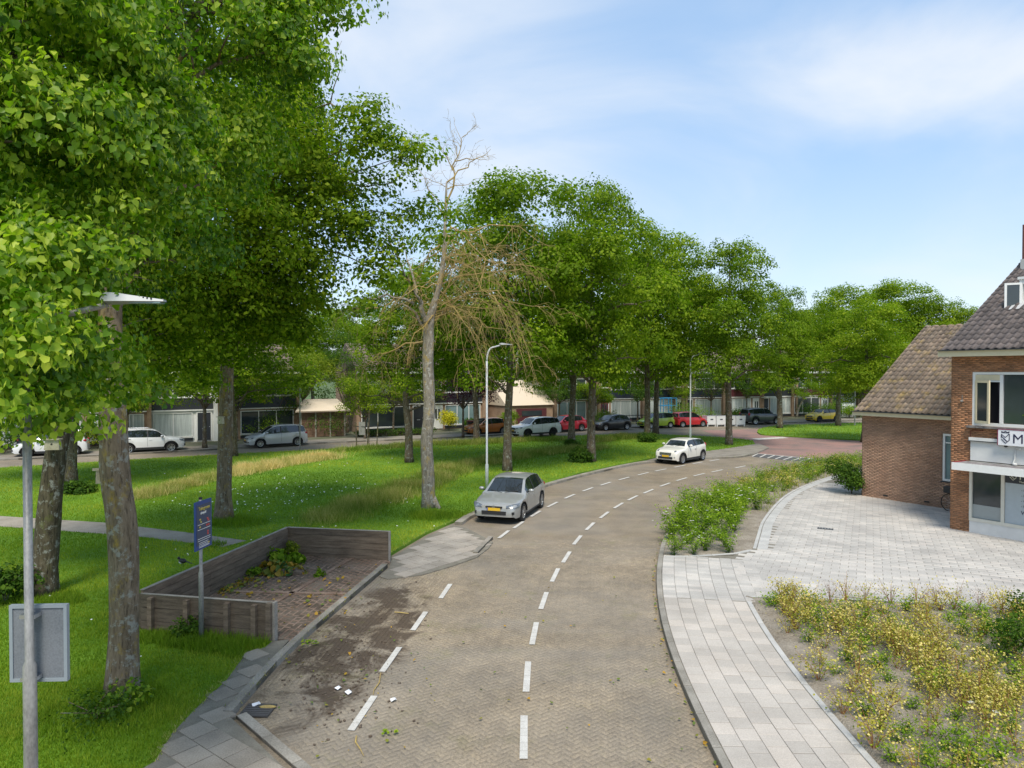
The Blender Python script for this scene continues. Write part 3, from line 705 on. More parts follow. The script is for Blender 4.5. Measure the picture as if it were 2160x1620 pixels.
# ---- templates for the lindens further off (12.5 m tall)
def linden_lobes(seed, H=12.5, Rr=4.9, z0=2.8):
    rr = random.Random(seed); lo = []
    for i in range(22):
        t = (i + rr.random() * .7) / 22.5; z = z0 + 0.7 + t * (H - z0 - 1.4)
        prof = max(.05, 1 - (2 * abs(t - .42) * .86) ** 3) ** .6
        an = i * 2.4 + rr.uniform(-.5, .5); r = Rr * prof * rr.uniform(.42, .84); s = rr.uniform(0.95, 1.75) * (0.55 + 0.5 * prof)
        lo.append((math.cos(an) * r, math.sin(an) * r, z, s, s, s * .78))
    lo.append((rr.uniform(-.5, .5), rr.uniform(-.5, .5), H - 1.1, 1.0, 1.0, 1.1)); lo.append((0, 0, z0 + 2.6, 2.0, 2.0, 1.9)); lo.append((.2, 0, z0 + 5.2, 1.8, 1.8, 2.0))
    return lo
TPL = []
for sd in range(7):
    lo = linden_lobes(40 + sd); cm = crown_mesh('crown', lo, 42000, 0.145, LEAF, 100 + sd, clump=0.72, flat=.55, tvar=.10, shell=.8)
    rr = random.Random(sd); lean = rr.uniform(-.25, .25)
    tm = trunk_mesh('trunk', [(0, 0, -.1), (lean * .3, 0, 2.2), (lean, .1, 4.6), (lean * .6, 0, 7.5), (0, 0, 11.2)], [.24, .205, .17, .10, .03], [((lean, .1, 3.4 + .5 * j), (l[0] * .9, l[1] * .9, l[2]), .085) for j, l in enumerate(lo[2:13])], BARK, seed=sd, flare=1.25)
    TPL.append((tm, cm))
def linden(p, H, wid, k, rz, label, group='lindens on the green', thick=1.0, name='linden_tree', lift=0):
    t = empty(name, (p.x, p.y, 0.08), rz); tag(t, label, 'tree', group)
    s = H / 12.5; tm, cm = TPL[k % 7]
    link('trunk', tm, t, scale=(s * thick, s * thick, s)); tag(link('crown', cm, t, (0, 0, lift), scale=(wid / 8.6, wid / 8.6 * (.9 + .05 * (k * 3 % 5)), s)), kind='stuff')
    return t
ML = [  # base px, height, crown width, template, turn, label
 ((150, 1020), 12.0, 9.0, 0, 0.3, 'straight linden behind the leaning dark trunk at the far left, pinkish path before it'),
 ((492, 962), 12.5, 8.5, 1, 1.9, 'dark linden trunk half hidden behind the mossy trunk left of the silver minivan'),
 ((863, 975), 11.6, 7.2, 2, 2.2, 'linden with low leafy sprays just left of the dead tree'),
 ((1070, 993), 16.2, 8.4, 3, 4.0, 'tall linden behind the silver hatchback and its lamp post'),
 ((1005, 932), 13.5, 8.0, 4, 1.2, 'linden by the orange hatchback, its trunk hiding the front wheel'),
 ((1247, 973), 17.0, 8.6, 5, 5.1, 'tallest linden on the green, leaning trunk with a leafy tuft at its foot'),
 ((1205, 936), 15.5, 8.0, 1, 3.0, 'linden standing before the red hatchback with its bonnet side hidden'),
 ((1365, 926), 17.2, 8.8, 6, 0.9, 'linden in front of the lime green car, left trunk of a close pair'),
 ((1383, 913), 16.0, 8.6, 3, 2.6, 'linden right behind the pair partner, beside the lime green car door'),
 ((1538, 938), 14.9, 7.6, 4, 5.6, 'free-standing linden near the tip of the green, before the white containers'),
 ((1645, 903), 13.6, 7.6, 5, 1.4, 'linden on the small island beside the dark grey off-roader'),
 ((1768, 898), 14.0, 8.4, 1, 4.4, 'linden on the small island hiding the tail of the yellow car'),
 ((1824, 930), 11.0, 6.2, 6, 0.2, 'linden with dark leaning trunk beside the annex wall corner')]
for (bx, by), H_, w_, k, rz, lab in ML:
    linden(G(bx, by, .1), H_ * (.93 if bx in (1005, 1070, 863) else 1), w_ * (1.0 if bx in (1005, 863) else 1.12), k, rz, lab, lift=1.1 if bx in (1005, 1070, 863) else .3, thick=1.12 / (H_ / 12.5))
# far trees beyond the street and on the right
FT = [((1880, 590), 86, 10.5, 3, 'big bright linden crown rising highest behind the annex roof'), ((1960, 618), 84, 10, 0, 'yellow-green linden crown behind the annex ridge'),
      ((2040, 650), 82, 8.5, 4, 'low rounded linden crown next to the tiled main roof'), ((1725, 640), 92, 8.5, 2, 'distant linden between the island trees'),
      ((1690, 655), 108, 9, 1, 'distant dark linden behind the terrace at the street bend'), ((1480, 640), 106, 9, 0, 'distant linden behind the terrace chimneys')]
for (tx, ty), D_, w_, k, lab in FT:
    q = P(tx, ty, D_); linden(Vector((q.x, q.y, 0)), q.z, w_, k, D_ * .7, lab, 'trees beyond the street', 1.2)

# ---- big lindens near the camera, surveyed lobe by lobe
def lob(x, y, D, r, f=0.85):
    p = P(x, y, D); return (p.x, p.y, p.z, r, r, r * f)
def big_tree(name, base, path, rad, lobes, n, size, shape, seed, label, bark=BARKN, leaf=LEAFN, clump=.7, bracts=0, attach=None, **kw):
    t = empty(name, (base.x, base.y, base.z)); tag(t, label, 'tree', 'lindens on the green')
    o = Vector(base); loc = lambda p: Vector(p) - o
    pts = [loc(p) for p in path]
    lm = []
    for i, l in enumerate(lobes):
        if l[3] < 0.45: continue
        c = loc(l[:3]); z = max(pts[-1].z * .55, min(pts[-1].z - .3, c.z - 1.2)); a = min(pts, key=lambda q: abs(q.z - z)).copy()
        lm.append((a, c, min(0.13, 0.05 + 0.02 * l[3])))
    link('trunk', trunk_mesh('trunk', pts, rad, lm, bark, 20, seed=seed, jit=.07), t)
    ll = [(l[0] - o.x, l[1] - o.y, l[2] - o.z) + tuple(l[3:]) for l in lobes]
    tag(link('crown', crown_mesh('crown', ll, n, size, leaf, seed, shape, clump, bracts=bracts, **kw), t), kind='stuff')
    return t
# nearest linden (trunk at px 258)
b2 = G(258, 1458, .1); D2 = b2.y
path2 = [b2 - Vector((0, 0, .15)), P(262, 1250, D2), P(258, 1120, D2), P(243, 1000, D2), P(238, 880, D2), P(232, 700, D2 + .2), P(240, 560, D2 + .4), P(255, 330, D2 + .5), P(262, 100, D2 + .4)]
L2 = [lob(*a) for a in [(420, 60, 12, 1.9), (300, -150, 12, 2.2), (560, 110, 12.5, .95), (330, 330, 12.5, 1.7), (470, 330, 13, 1.1), (120, 450, 12.5, 2.0), (60, 150, 12, 2.2), (80, 700, 12.5, 1.35), (200, 600, 13, 1.1), (120, 820, 13, .7), (640, 30, 13, .7), (700, -10, 13, .5), (605, 20, 13, .6), (10, 880, 12, .7), (250, -420, 12, 2.2), (330, 520, 13.2, 1.2)]]
big_tree('linden_tree', b2, path2, [.235, .225, .235, .225, .215, .19, .15, .12, .08], L2, 62000, 0.088, 'heart', 21, 'thick lichen-spotted linden trunk nearest the camera, leafy shoots at its foot', clump=.58, bracts=15000)
# the linden whose sprays hang closest to the lens, its trunk left of the view
LN = [lob(*a) for a in [(60, 40, 7.0, .95), (190, 20, 8, .8), (30, 300, 6.8, .85), (235, 300, 7.6, .68), (300, 215, 8.6, .5), (330, 330, 8.2, .42), (60, 520, 6.9, .62), (240, 470, 7.4, .55), (320, 440, 8.0, .42), (150, 640, 7.6, .40), (20, 690, 6.4, .36), (60, 800, 6.6, .27), (230, 830, 7.8, .27), (140, 800, 7.6, .33), (-60, 850, 6.2, .4), (20, 905, 6.3, .2), (-200, 300, 7, 1.2), (-180, 0, 7.5, 1.3), (350, 250, 9, .4), (250, 130, 8.2, .5), (-150, 620, 6.8, .7), (60, 650, 6.0, .34), (110, 720, 5.9, .30), (30, 760, 5.8, .28), (90, 860, 5.9, .20), (170, 760, 7.2, .34), (120, 560, 6.6, .42), (180, 590, 7.2, .34), (0, 560, 6, .4), (10, 830, 5.8, .25), (60, 935, 6.1, .07), (150, 850, 6.6, .22), (230, 720, 8.5, .22)]]
bn = Vector((-8.2, 7.6, 0.1))
pathn = [bn, Vector((-8.15, 7.55, 2.5)), Vector((-8.0, 7.6, 5.0)), Vector((-7.9, 7.6, 7.5)), Vector((-7.8, 7.6, 10.5))]
big_tree('linden_tree', bn, pathn, [.25, .23, .19, .13, .05], LN, 46000, 0.072, 'heart', 33, 'bright linden sprays with pale hanging bracts around the near lamp head', clump=.42, bracts=13000, tint0=.52)
# leaning dark linden (base px 92,1250)
b1 = G(90, 1252, .1); D1 = b1.y
path1 = [b1 - Vector((0, 0, .15)), P(100, 1130, D1), P(112, 1000, D1), P(128, 900, D1 + .1), P(140, 780, D1 + .2), P(150, 560, D1 + .2), P(160, 300, D1)]
L1 = [lob(*a) for a in [(60, 640, 17, 2.0), (220, 700, 18, 1.5), (-120, 500, 17, 3), (180, 400, 17.5, 2.8), (60, 150, 17, 3.2), (380, 620, 18.5, 1.9), (330, 760, 18.5, 1.0), (60, 800, 17, 1.0), (150, 830, 18, .6), (480, 500, 18.5, 1.8), (430, 250, 18, 2.4), (330, 430, 18, 2.2), (300, 700, 18.5, 1.3), (400, 700, 19, 1.2), (150, 740, 18, 1.3), (20, 760, 17.5, 1.5), (250, 560, 18, 1.6)]]
big_tree('linden_tree', b1, path1, [.30, .27, .24, .22, .18, .14, .08], L1, 70000, 0.115, 'diamond', 51, 'dark mossy linden trunk leaning right behind the near lamp post', bark=BARKK, leaf=LEAF, clump=.72, bracts=6000, tint0=.42)
# mossy linden (base px 472,1095) with the long branch reaching right
b3 = G(472, 1096, .1); D3 = b3.y
path3 = [b3 - Vector((0, 0, .15)), P(473, 1000, D3), P(476, 900, D3), P(478, 790, D3), P(482, 680, D3 - .3), P(500, 520, D3 - .8), P(520, 330, D3 - 1), P(530, 120, D3 - 1)]
L3 = [lob(*a) for a in [(560, 420, 22, 2.2), (500, 620, 22, 2.1), (400, 700, 22, 1.5), (350, 780, 22, .8), (590, 600, 21.5, 1.5), (600, 700, 21.5, .8), (655, 720, 21.5, .5), (500, 740, 22, .75), (520, 250, 22, 2.4), (590, 120, 22, 1.0), (580, 230, 22, .8), (560, -60, 22, 2.2), (640, 420, 21, 1.4), (655, 560, 21, .9), (700, 330, 20.5, .9), (735, 250, 20, .42), (780, 222, 20, .48), (800, 300, 20, .75), (850, 330, 20, .55), (890, 322, 20, .38), (835, 385, 20, .45), (745, 400, 20.5, .85), (700, 480, 20.5, .9), (775, 480, 20.5, .68), (845, 455, 20.5, .5), (900, 430, 20.5, .33), (795, 570, 20.5, .6), (760, 630, 20.5, .32), (820, 520, 20.5, .5), (300, 560, 24, 2.6), (440, 420, 24, 2.6), (420, 800, 23, .5), (620, 310, 21, .8), (930, 480, 20.5, .28), (330, 700, 23, 1.5), (440, 640, 23, 1.9), (560, 680, 22, 1.2), (260, 740, 23, 1.3), (630, 640, 21.5, 1.2), (450, 740, 22.5, .9), (600, 520, 21, 1.5), (560, 330, 23, 2.6), (640, 200, 22, .5), (480, 120, 23, 2.6)]]
big_tree('linden_tree', b3, path3, [.30, .26, .25, .235, .20, .16, .12, .06], L3, 112000, 0.12, 'diamond', 77, 'mossy linden with dark holes in its trunk, long branch reaching towards the dead tree', bark=BARKN, leaf=LEAF, clump=.66, bracts=12000, tint0=.46)

# ---- the dead tree
def dead_tree():
    rd = random.Random(5); b = G(905, 1070, .1); D = b.y; o = Vector(b)
    t = empty('dead_tree', tuple(b)); tag(t, 'dead bare tree with lichen-grey trunk and drooping yellowish twigs beside the silver hatchback', 'tree')
    Q = lambda x, y, d=0: P(x, y, D + d) - o
    m = MB()
    main = spline([Q(905, 1078), Q(903, 1000), Q(900, 930), Q(906, 860), Q(903, 780), Q(904, 720), Q(906, 680), Q(922, 620), Q(934, 560), Q(938, 500), Q(940, 440), Q(942, 385)], 3)
    rad = [.28, .25, .235, .23, .22, .225, .19, .12, .09, .075, .055, .035]
    rr = []
    for i in range(len(main)):
        s = i / (len(main) - 1) * 11; k = min(int(s), 10); rr.append(rad[k] + (rad[k + 1] - rad[k]) * (s - k))
    rr[0] *= 1.3; m.tube(main, rr, 18, jit=.14); m.tube([Q(912, 1050), Q(925, 1072, -.2), Q(936, 1084, -.4)], [.15, .1, .03], 8)
    tw = MB()
    def branch(mb, a, b_, r, n=6, sag=.1, wob=.35):
        L = (b_ - a).length; q = []
        for i in range(n + 1):
            s = i / n; p = a.lerp(b_, s); k = math.sin(math.pi * s)
            p += Vector((rd.uniform(-1, 1), rd.uniform(-1, 1), rd.uniform(-1, 1))) * wob * L * .14 * (k + .15 * (i > 0)); p.z += sag * L * k; q.append(p)
        mb.tube(q, [max(.005, r * (1 - .85 * i / n)) for i in range(n + 1)], 6 if r > .03 else 4 if r > .012 else 3, cap=False); return q
    def twigs(q, cnt, L, r, droop, side=None, depth=1):
        for _ in range(cnt):
            i = rd.randint(1, len(q) - 1); a = q[i].lerp(q[i - 1], rd.random()); d = (q[i] - q[i - 1]).normalized()
            v = (d * rd.uniform(.2, .9) + Vector((rd.uniform(-1, 1), rd.uniform(-1, 1), rd.uniform(-.9, .5) - droop)) * .8).normalized() * L * rd.uniform(.5, 1.2)
            k = branch(tw, a, a + v, r, 4, .16 if droop > 0 else .02, .5)
            if depth: twigs(k, 3, L * .45, r * .6, droop * .8, None, depth - 1)
    # leaders and big limbs: (from px, to px, depth shift, radius, twigs, droop)
    BR = [((940, 440), (975, 290), .3, .05, 5, -.6), ((942, 385), (1035, 315), .4, .035, 6, -.3), ((955, 360), (925, 300), -.3, .025, 5, -.5), ((960, 340), (1040, 335), -.5, .025, 4, -.3),
          ((938, 455), (870, 340), -.4, .03, 5, -.2), ((975, 290), (1005, 265), .2, .018, 4, -.4), ((965, 330), (950, 268), 0, .02, 4, -.5), ((940, 400), (1010, 385), .5, .025, 4, .1), ((942, 395), (880, 375), .5, .02, 4, .1),
          ((905, 690), (872, 610), -.6, .15, 3, .1), ((872, 610), (845, 560), -.8, .08, 6, .1), ((845, 560), (800, 470), -1, .045, 8, .1), ((872, 640), (730, 655), -1.3, .06, 12, .5), ((800, 650), (690, 690), -1.4, .03, 8, .6),
          ((895, 690), (830, 640), 1.3, .07, 8, .3), ((900, 720), (760, 790), .8, .05, 12, .5), ((880, 620), (850, 520), .8, .06, 6, 0)]
    for k in range(26):    # the fan that hangs to the right
        y0 = rd.uniform(470, 680); x0 = 935 - (y0 - 560) * .16
        BR.append(((x0, y0), (rd.uniform(985, 1195), rd.uniform(560, 805) if k % 3 else rd.uniform(480, 620)), rd.uniform(-2.4, 2.4), rd.uniform(.016, .036), 11, .55))
    for k in range(9):
        y0 = rd.uniform(500, 700); BR.append(((935 - (y0 - 560) * .16, y0), (rd.uniform(760, 900), rd.uniform(600, 800)), rd.uniform(-2.2, 2.2), rd.uniform(.02, .04), 9, .5))
    for (x0, y0), (x1, y1), dd, r, cnt, dr in BR:
        a = Q(x0, y0); e = Q(x1, y1, dd); big = r > .055
        q = branch(m if big else tw, a, e, r, 7, .14 if dr > .2 else .03, .4)
        L = (e - a).length; twigs(q, cnt, min(1.5, .28 * L + .35), max(.008, r * .28), dr, None, 1)
    m.build('trunk', DEAD, t, 'all'); tag(tw.build('twigs', TWIG, t, 'all'), kind='stuff')
dead_tree()

# ---- street trees and shrubs
def bush_mesh(r, h, n, size, mat, seed, clump=.3):
    rr = random.Random(seed); lo = []
    for i in range(8):
        a = i * 2.4; q = r * rr.uniform(.2, .62); s = r * rr.uniform(.36, .55); lo.append((math.cos(a) * q, math.sin(a) * q, h * rr.uniform(.25, .7), s, s, h * .33))
    return crown_mesh('foliage', lo, n, size, mat, seed, clump=clump * r, flat=.8, shell=.6)
def bush(p, r, h, mat, seed, label, cat='shrub', name='bush', n=2600, size=.09, group=None):
    t = empty(name, (p.x, p.y, p.z)); tag(t, label, cat, group)
    tag(link('foliage', bush_mesh(r, h, n, size, mat, seed), t), kind='stuff')
    m = MB(); rr = random.Random(seed)
    for i in range(5): m.tube([(0, 0, -.05), (rr.uniform(-.2, .2) * r, rr.uniform(-.2, .2) * r, h * .3), (rr.uniform(-.6, .6) * r, rr.uniform(-.6, .6) * r, h * .75)], [.03 * min(1, r * .6), .02 * min(1, r * .6), .006], 5)
    m.build('stem', BARK, t); return t
def small_tree(p, H, wid, zc, leaf, seed, label, group=None, n=9000, size=.11, tr=.10, name='street_tree', lean=0, bark=BARK):
    rr = random.Random(seed); t = empty(name, (p.x, p.y, p.z)); tag(t, label, 'tree', group); lo = []
    for i in range(11):
        a = i * 2.4; s = wid * rr.uniform(.15, .26); q = wid * .5 * rr.uniform(.3, .8); lo.append((math.cos(a) * q + lean, math.sin(a) * q, zc + (H - zc) * rr.uniform(.15, .85), s, s, s * .75))
    link('trunk', trunk_mesh('trunk', [(0, 0, -.05), (lean * .3, 0, zc * .5), (lean * .8, 0, zc), (lean, 0, H * .85)], [tr, tr * .85, tr * .7, tr * .2], [((lean * .8, 0, zc * .95), (l[0], l[1], l[2]), tr * .4) for l in lo], bark, 8, seed=seed), t)
    tag(link('crown', crown_mesh('crown', lo, n, size, leaf, seed, clump=wid * .12), t), kind='stuff'); return t
small_tree(G(432, 945, .1), 6.6, 5.6, 2.9, LEAFY, 3, 'small yellow-green street tree before the white house door', 'street trees', tr=.17)
small_tree(G(527, 925, .1), 7.4, 6.0, 3.0, LEAFY, 4, 'yellowish bushy tree behind the silver minivan bonnet', 'street trees', tr=.1)
small_tree(G(640, 918, .1), 7.2, 6.6, 3.2, LEAFY, 6, 'spreading yellow-green tree with forked trunk behind the silver minivan tail', 'street trees', tr=.18)
small_tree(G(732, 912, .1), 9.5, 6.0, 1.6, LEAFD, 8, 'dense dark tree beside the plank fence', 'street trees', tr=.16)
small_tree(G(770, 925, .1), 5.6, 4.8, 1.5, LEAF, 9, 'bushy green tree behind the staked sapling', 'street trees', tr=.1)
small_tree(G(977, 921, .1), 5.6, 5.8, 2.4, LEAFP, 10, 'small purple-leaved plum tree beside the orange hatchback', None, tr=.11, name='plum_tree')
small_tree(G(1680, 880, .1), 4.6, 3.6, 2.2, LEAFR, 12, 'light green umbrella-shaped garden tree on a curved pale trunk', None, n=5000, tr=.13, lean=1.0, name='garden_tree', bark=DEAD)
small_tree(G(1125, 893, .1), 7.5, 5.5, 2.0, LEAFD, 14, 'dark garden tree behind the white off-roader', 'street trees', tr=.12)
small_tree(G(1500, 885, .1), 5.8, 6.2, 2.2, LEAFD, 15, 'dark garden tree above the white containers', 'street trees', tr=.12)
small_tree(G(1575, 882, .1), 5.6, 4.5, 2.4, LEAFD, 16, 'dark-leaved tree left of the dark grey off-roader', 'street trees', tr=.1)
for i, (x, y, H_, w_, zc, lf, lab) in enumerate([(1180, 896, 5.4, 5, 2.2, LEAFD, 'garden tree between the white off-roader and the red hatchback'), (1255, 893, 4.8, 4.2, 1.9, LEAF, 'light garden tree behind the black hatchback'), (1345, 890, 5.2, 4.6, 2.2, LEAFD, 'dark garden tree behind the lime car'), (1420, 886, 5.6, 4.8, 2.3, LEAF, 'garden tree behind the blue climbing frame'), (1640, 882, 5.6, 5, 2.4, LEAF, 'garden tree behind the dark grey off-roader'), (1750, 877, 6.2, 5.5, 2.6, LEAF, 'garden tree behind the yellow car'), (1815, 876, 5.5, 4.6, 2.0, LEAFD, 'garden tree next to the annex roof edge'), (905, 905, 6.2, 5.2, 2.0, LEAF, 'garden tree left of the yellow shrub'), (830, 912, 6.4, 5.0, 2.3, LEAFY, 'airy yellowish tree before the curtained brick house'), (600, 921, 5.2, 5.0, 1.4, LEAFD, 'dense low tree over the silver minivan roof'), (270, 942, 5.6, 5.2, 2.4, LEAFY, 'airy street tree behind the white crossover'), (70, 955, 6.0, 5.5, 2.0, LEAFD, 'dark tree over the white compact car at the far left'), (500, 930, 6.5, 4.5, 2.4, LEAFY, 'airy yellow-green tree right of the mossy trunk')]):
    small_tree(G(x, y, .1), H_, w_, zc, lf, 200 + i, lab, 'garden trees across the street', n=9000, tr=.1)
for i, (x, y, D_, H_) in enumerate([(560, 640, 84, 11), (470, 650, 80, 10), (660, 650, 92, 12), (745, 640, 100, 12), (350, 640, 76, 11), (200, 640, 72, 11), (80, 620, 68, 11), (-60, 600, 66, 11), (900, 650, 104, 10), (1010, 640, 108, 11)]):
    q = P(x, y, D_); linden(Vector((q.x, q.y, 0)), q.z, H_, i, i * 1.7, ['tall back-garden tree far behind the silver minivan', 'tall back-garden tree behind the small yellow-green street tree', 'far tree behind the plank fence', 'far tree behind the chimney left of the dead tree', 'back-garden tree behind the white house', 'back-garden tree behind the nearest trunk', 'back-garden tree at the far left behind the white compact car', 'back-garden tree at the left edge of the view', 'far tree seen through the dead twigs', 'far tree behind the purple plum'][i], 'back garden trees')
for x, y, r, h, mt, lab in [(160, 1040, .75, .55, LEAFD, 'low green shoots around the foot of the straight linden at far left'), (1225, 975, .8, .9, LEAFD, 'leafy tuft at the foot of the tallest linden'),
      (1205, 944, .6, .6, LEAFD, 'dark tuft at the foot of the linden before the red hatchback'), (1365, 932, .9, .7, LEAFD, 'dark tuft at the foot of the paired lindens'), (690, 920, 2.4, 2.1, LEAFD, 'wide dark shrub before the plank fence'),
      (560, 922, 2.6, 2.4, LEAFR, 'big green shrub over the bonnet of the silver minivan'), (1075, 905, 1.1, 2.0, LEAFR, 'clipped light green round bush beside the garage'),
      (1278, 900, 1.5, 1.7, LEAFD, 'garden bush behind the black hatchback'), (1455, 893, 2.6, 2.6, LEAFR, 'bright green garden bush behind the small red car'), (1725, 882, 2.8, 2.0, LEAFD, 'wide garden shrub behind the yellow car'),
      (1755, 880, 1.8, 2.2, LEAFR, 'green hedge ball behind the yellow car roof'), (1792, 882, 1.6, 1.6, LEAFR, 'low green bush right of the island linden'), (1812, 880, 1.4, 1.1, LEAFP, 'low reddish shrub near the annex corner'),
      (210, 945, 1.6, 1.7, LEAFY, 'tall grassy bush between the two white cars'), (990, 905, .8, 1.0, LEAFD, 'small shrub under the purple plum'), (10, 955, 2.6, 1.8, LEAFD, 'dark hedge bush at the left edge behind the white compact car'), (1555, 885, 1.6, 1.4, LEAFD, 'shrub beside the terrace door behind the containers')]:
    if mt is None: continue
    bush(G(x, y, .1), r, h, mt, int(x + y), lab, size=.11)
YEL = leafmat('yellow_bloom_leaf', (0.30, 0.30, 0.02), (0.62, 0.55, 0.03), (0.80, 0.70, 0.06), .3)
bush(G(947, 908, .1), 1.0, 1.9, YEL, 99, 'bright yellow flowering shrub beside the white front door', size=.12)
bush(G(1797, 1042, .1), .95, 1.5, LEAFD, 71, 'glossy dark green bush against the annex brick corner', n=5200, size=.085)
bush(G(12, 1270, .1), .75, .9, LEAFD, 72, 'leafy seedlings in the grass left of the leaning trunk', n=1500, size=.10)
bush(G(262, 1490, .1), .50, .42, LEAFN, 73, 'fresh green shoots at the foot of the nearest trunk', n=200, size=.085)
bush(G(205, 1520, .1), .75, .38, LEAFD, 74, 'dark weeds in the grass left of the nearest trunk', n=900, size=.05)
bush(G(395, 1345, .1), .38, .42, LEAFD, 75, 'nettle tuft at the foot of the blue sign', n=700, size=.06)
# ================================================================ THE SHOP WITH ITS ANNEX
BRICKM = pmix('orange_brown_brick', (0.27, 0.130, 0.068), (0.43, 0.22, 0.115), 2.0, 0.9, 0.3, 45, world=True, vary=0.30)
BRICKA = pmix('brown_annex_brick', (0.31, 0.185, 0.125), (0.46, 0.295, 0.205), 1.1, 0.9, 0.3, 45, world=True, vary=0.18)
MORT = pmix('wall_mortar', (0.24, 0.17, 0.12), (0.34, 0.245, 0.18), 3, 0.95, 0.2, 60, world=True)
def tilemat(name, c1, c2, moss, ma):
    t = NT(name); co = t.coord(True); n = t.noise(3.5, 6, co); g = t.noise(40, 4, co)
    c = t.ramp(n, [(0.3, c1), (0.7, c2)]); c = t.mix(0.4, c, t.ramp(g, [(0.3, c1), (0.7, c2)]))
    m = t.noise(1.5, 9, co, None, 0.78); c = t.mix(t.ramp(m, [(0.62 - ma, (0,) * 3), (0.76 - ma, (0.75,) * 3)]), c, moss)
    p = t.noise(9, 7, co, None, 0.75); c = t.mix(t.ramp(p, [(0.62, (0,) * 3), (0.69, (0.7,) * 3)]), c, (0.42, 0.40, 0.33))
    q = t.noise(4.2, 8, co, None, 0.8, 1.2); c = t.mix(t.ramp(q, [(0.68 - ma * .3, (0,) * 3), (0.73 - ma * .3, (0.8,) * 3)]), c, (0.42, 0.20, 0.03))
    oi = t.N('ObjectInfo'); at = t.N('Attribute', attribute_name='tint'); r = t.math('FRACT', t.math('ADD', at.outputs['Fac'], oi.outputs['Random']))
    c = t.mix(1.0, c, t.ramp(r, [(0, (.72,) * 3), (.5, (1, 1, 1)), (1, (1.28, 1.24, 1.2))]), 'MULTIPLY')
    return t.bsdf(c, 0.8, 0, g, 0.3, 0.006, spec=0.35)
RTM = tilemat('dark_pantile', (0.075, 0.062, 0.06), (0.17, 0.143, 0.135), (0.15, 0.12, 0.085), -0.06)
RTA = tilemat('mossy_pantile', (0.12, 0.088, 0.068), (0.27, 0.215, 0.165), (0.31, 0.22, 0.06), 0.10)
O_ = Vector((15.1, 24.1, 0)); TA = Vector((0.532, -0.847, 0)).normalized(); NA = Vector((-TA.y, TA.x, 0)) * 1.0   # NA points into the building
if NA.dot(Vector((0.85, 0.53, 0))) < 0: NA = -NA
def frame_at(o, rz): return Matrix.Translation(o) @ Matrix.Rotation(rz, 4, 'Z')
BRZ = math.atan2(TA.y, TA.x)
# local frame of the shop: x along the street front (to the right), y into the building
shop = empty('shop_building', (O_.x, O_.y, 0.1), BRZ); tag(shop, 'orange-brown brick shop with white canopy, open casement and dark pantile roof', 'building')
annex = empty('brick_annex', (O_.x, O_.y, 0.1), BRZ); tag(annex, 'lower windowless brown brick annex with mossy tiled roof and cream gutter board', 'building')
camL = (Matrix.Rotation(-BRZ, 4, 'Z') @ Vector((-O_.x, -O_.y, 5.4)))
def brick_wall(parent, x0, x1, z0, z1, y, holes, mat, limit=300, side=None):
    """stretcher bond on the plane y=const (facing -y) of the local frame"""
    bl, bh, j = 0.21, 0.052, 0.011; items = []; r = 0; z = z0 + bh / 2 + .005; rr = random.Random(int(x0 * 10) + 5)
    while z + bh / 2 <= z1:
        x = x0 - (bl + j) / 2 * (r % 2)
        while x < x1:
            a, b = max(x, x0), min(x + bl, x1)
            if b - a > 0.03:
                segs = [(a, b)]
                for hx0, hx1, hz0, hz1 in holes:
                    if z + bh / 2 > hz0 and z - bh / 2 < hz1:
                        ns = []
                        for s, e in segs:
                            if e <= hx0 or s >= hx1: ns.append((s, e))
                            else:
                                if s < hx0 - .03: ns.append((s, hx0))
                                if e > hx1 + .03: ns.append((hx1, e))
                        segs = ns
                for s, e in segs: items.append(((s + e) / 2, z, e - s))
            x += bl + j
        z += bh + j; r += 1
    items.sort(key=lambda q: (Vector((q[0], y, q[1])) - camL).length)
    me = MB().box((0, 0, 0), (1, 1, 1)).mesh('brick', mat); st = []
    for i, (x, z, w) in enumerate(items):
        d = 0.014 + rr.uniform(-.003, .003)
        if i < limit: link('brick', me, parent, (x, y - d / 2 + .004, z), None, (w, d + .008, bh))
        else: st.append((x, y - d / 2 + .004, z, w, d + .008, bh))
    if st:
        A = np.array(st); U = np.array([(-.5, -.5, -.5), (.5, -.5, -.5), (.5, .5, -.5), (-.5, .5, -.5), (-.5, -.5, .5), (.5, -.5, .5), (.5, .5, .5), (-.5, .5, .5)])
        V = (A[:, None, :3] + U[None] * A[:, None, 3:]).reshape(-1, 3); Fq = np.array([(3, 2, 1, 0), (4, 5, 6, 7), (0, 1, 5, 4), (1, 2, 6, 5), (2, 3, 7, 6), (3, 0, 4, 7)])
        Fa = (Fq[None] + (np.arange(len(A)) * 8)[:, None, None]).reshape(-1, 4)
        tag(link('brick', npmesh('brick', V, Fa, mat, np.repeat(RNG.random(len(A)), 8)), parent), kind='stuff')
def wall_with_holes(mb, x0, x1, z0, z1, y, dep, holes):
    xs = sorted({x0, x1} | {h[0] for h in holes} | {h[1] for h in holes})
    for a, b in zip(xs, xs[1:]):
        hs = sorted([(h[2], h[3]) for h in holes if h[0] <= a + 1e-6 and h[1] >= b - 1e-6]); z = z0
        for h0, h1 in hs + [(z1, z1)]:
            if h0 > z + 1e-4: mb.box(((a + b) / 2, y + dep / 2, (z + h0) / 2), (b - a, dep, h0 - z))
            z = max(z, h1)
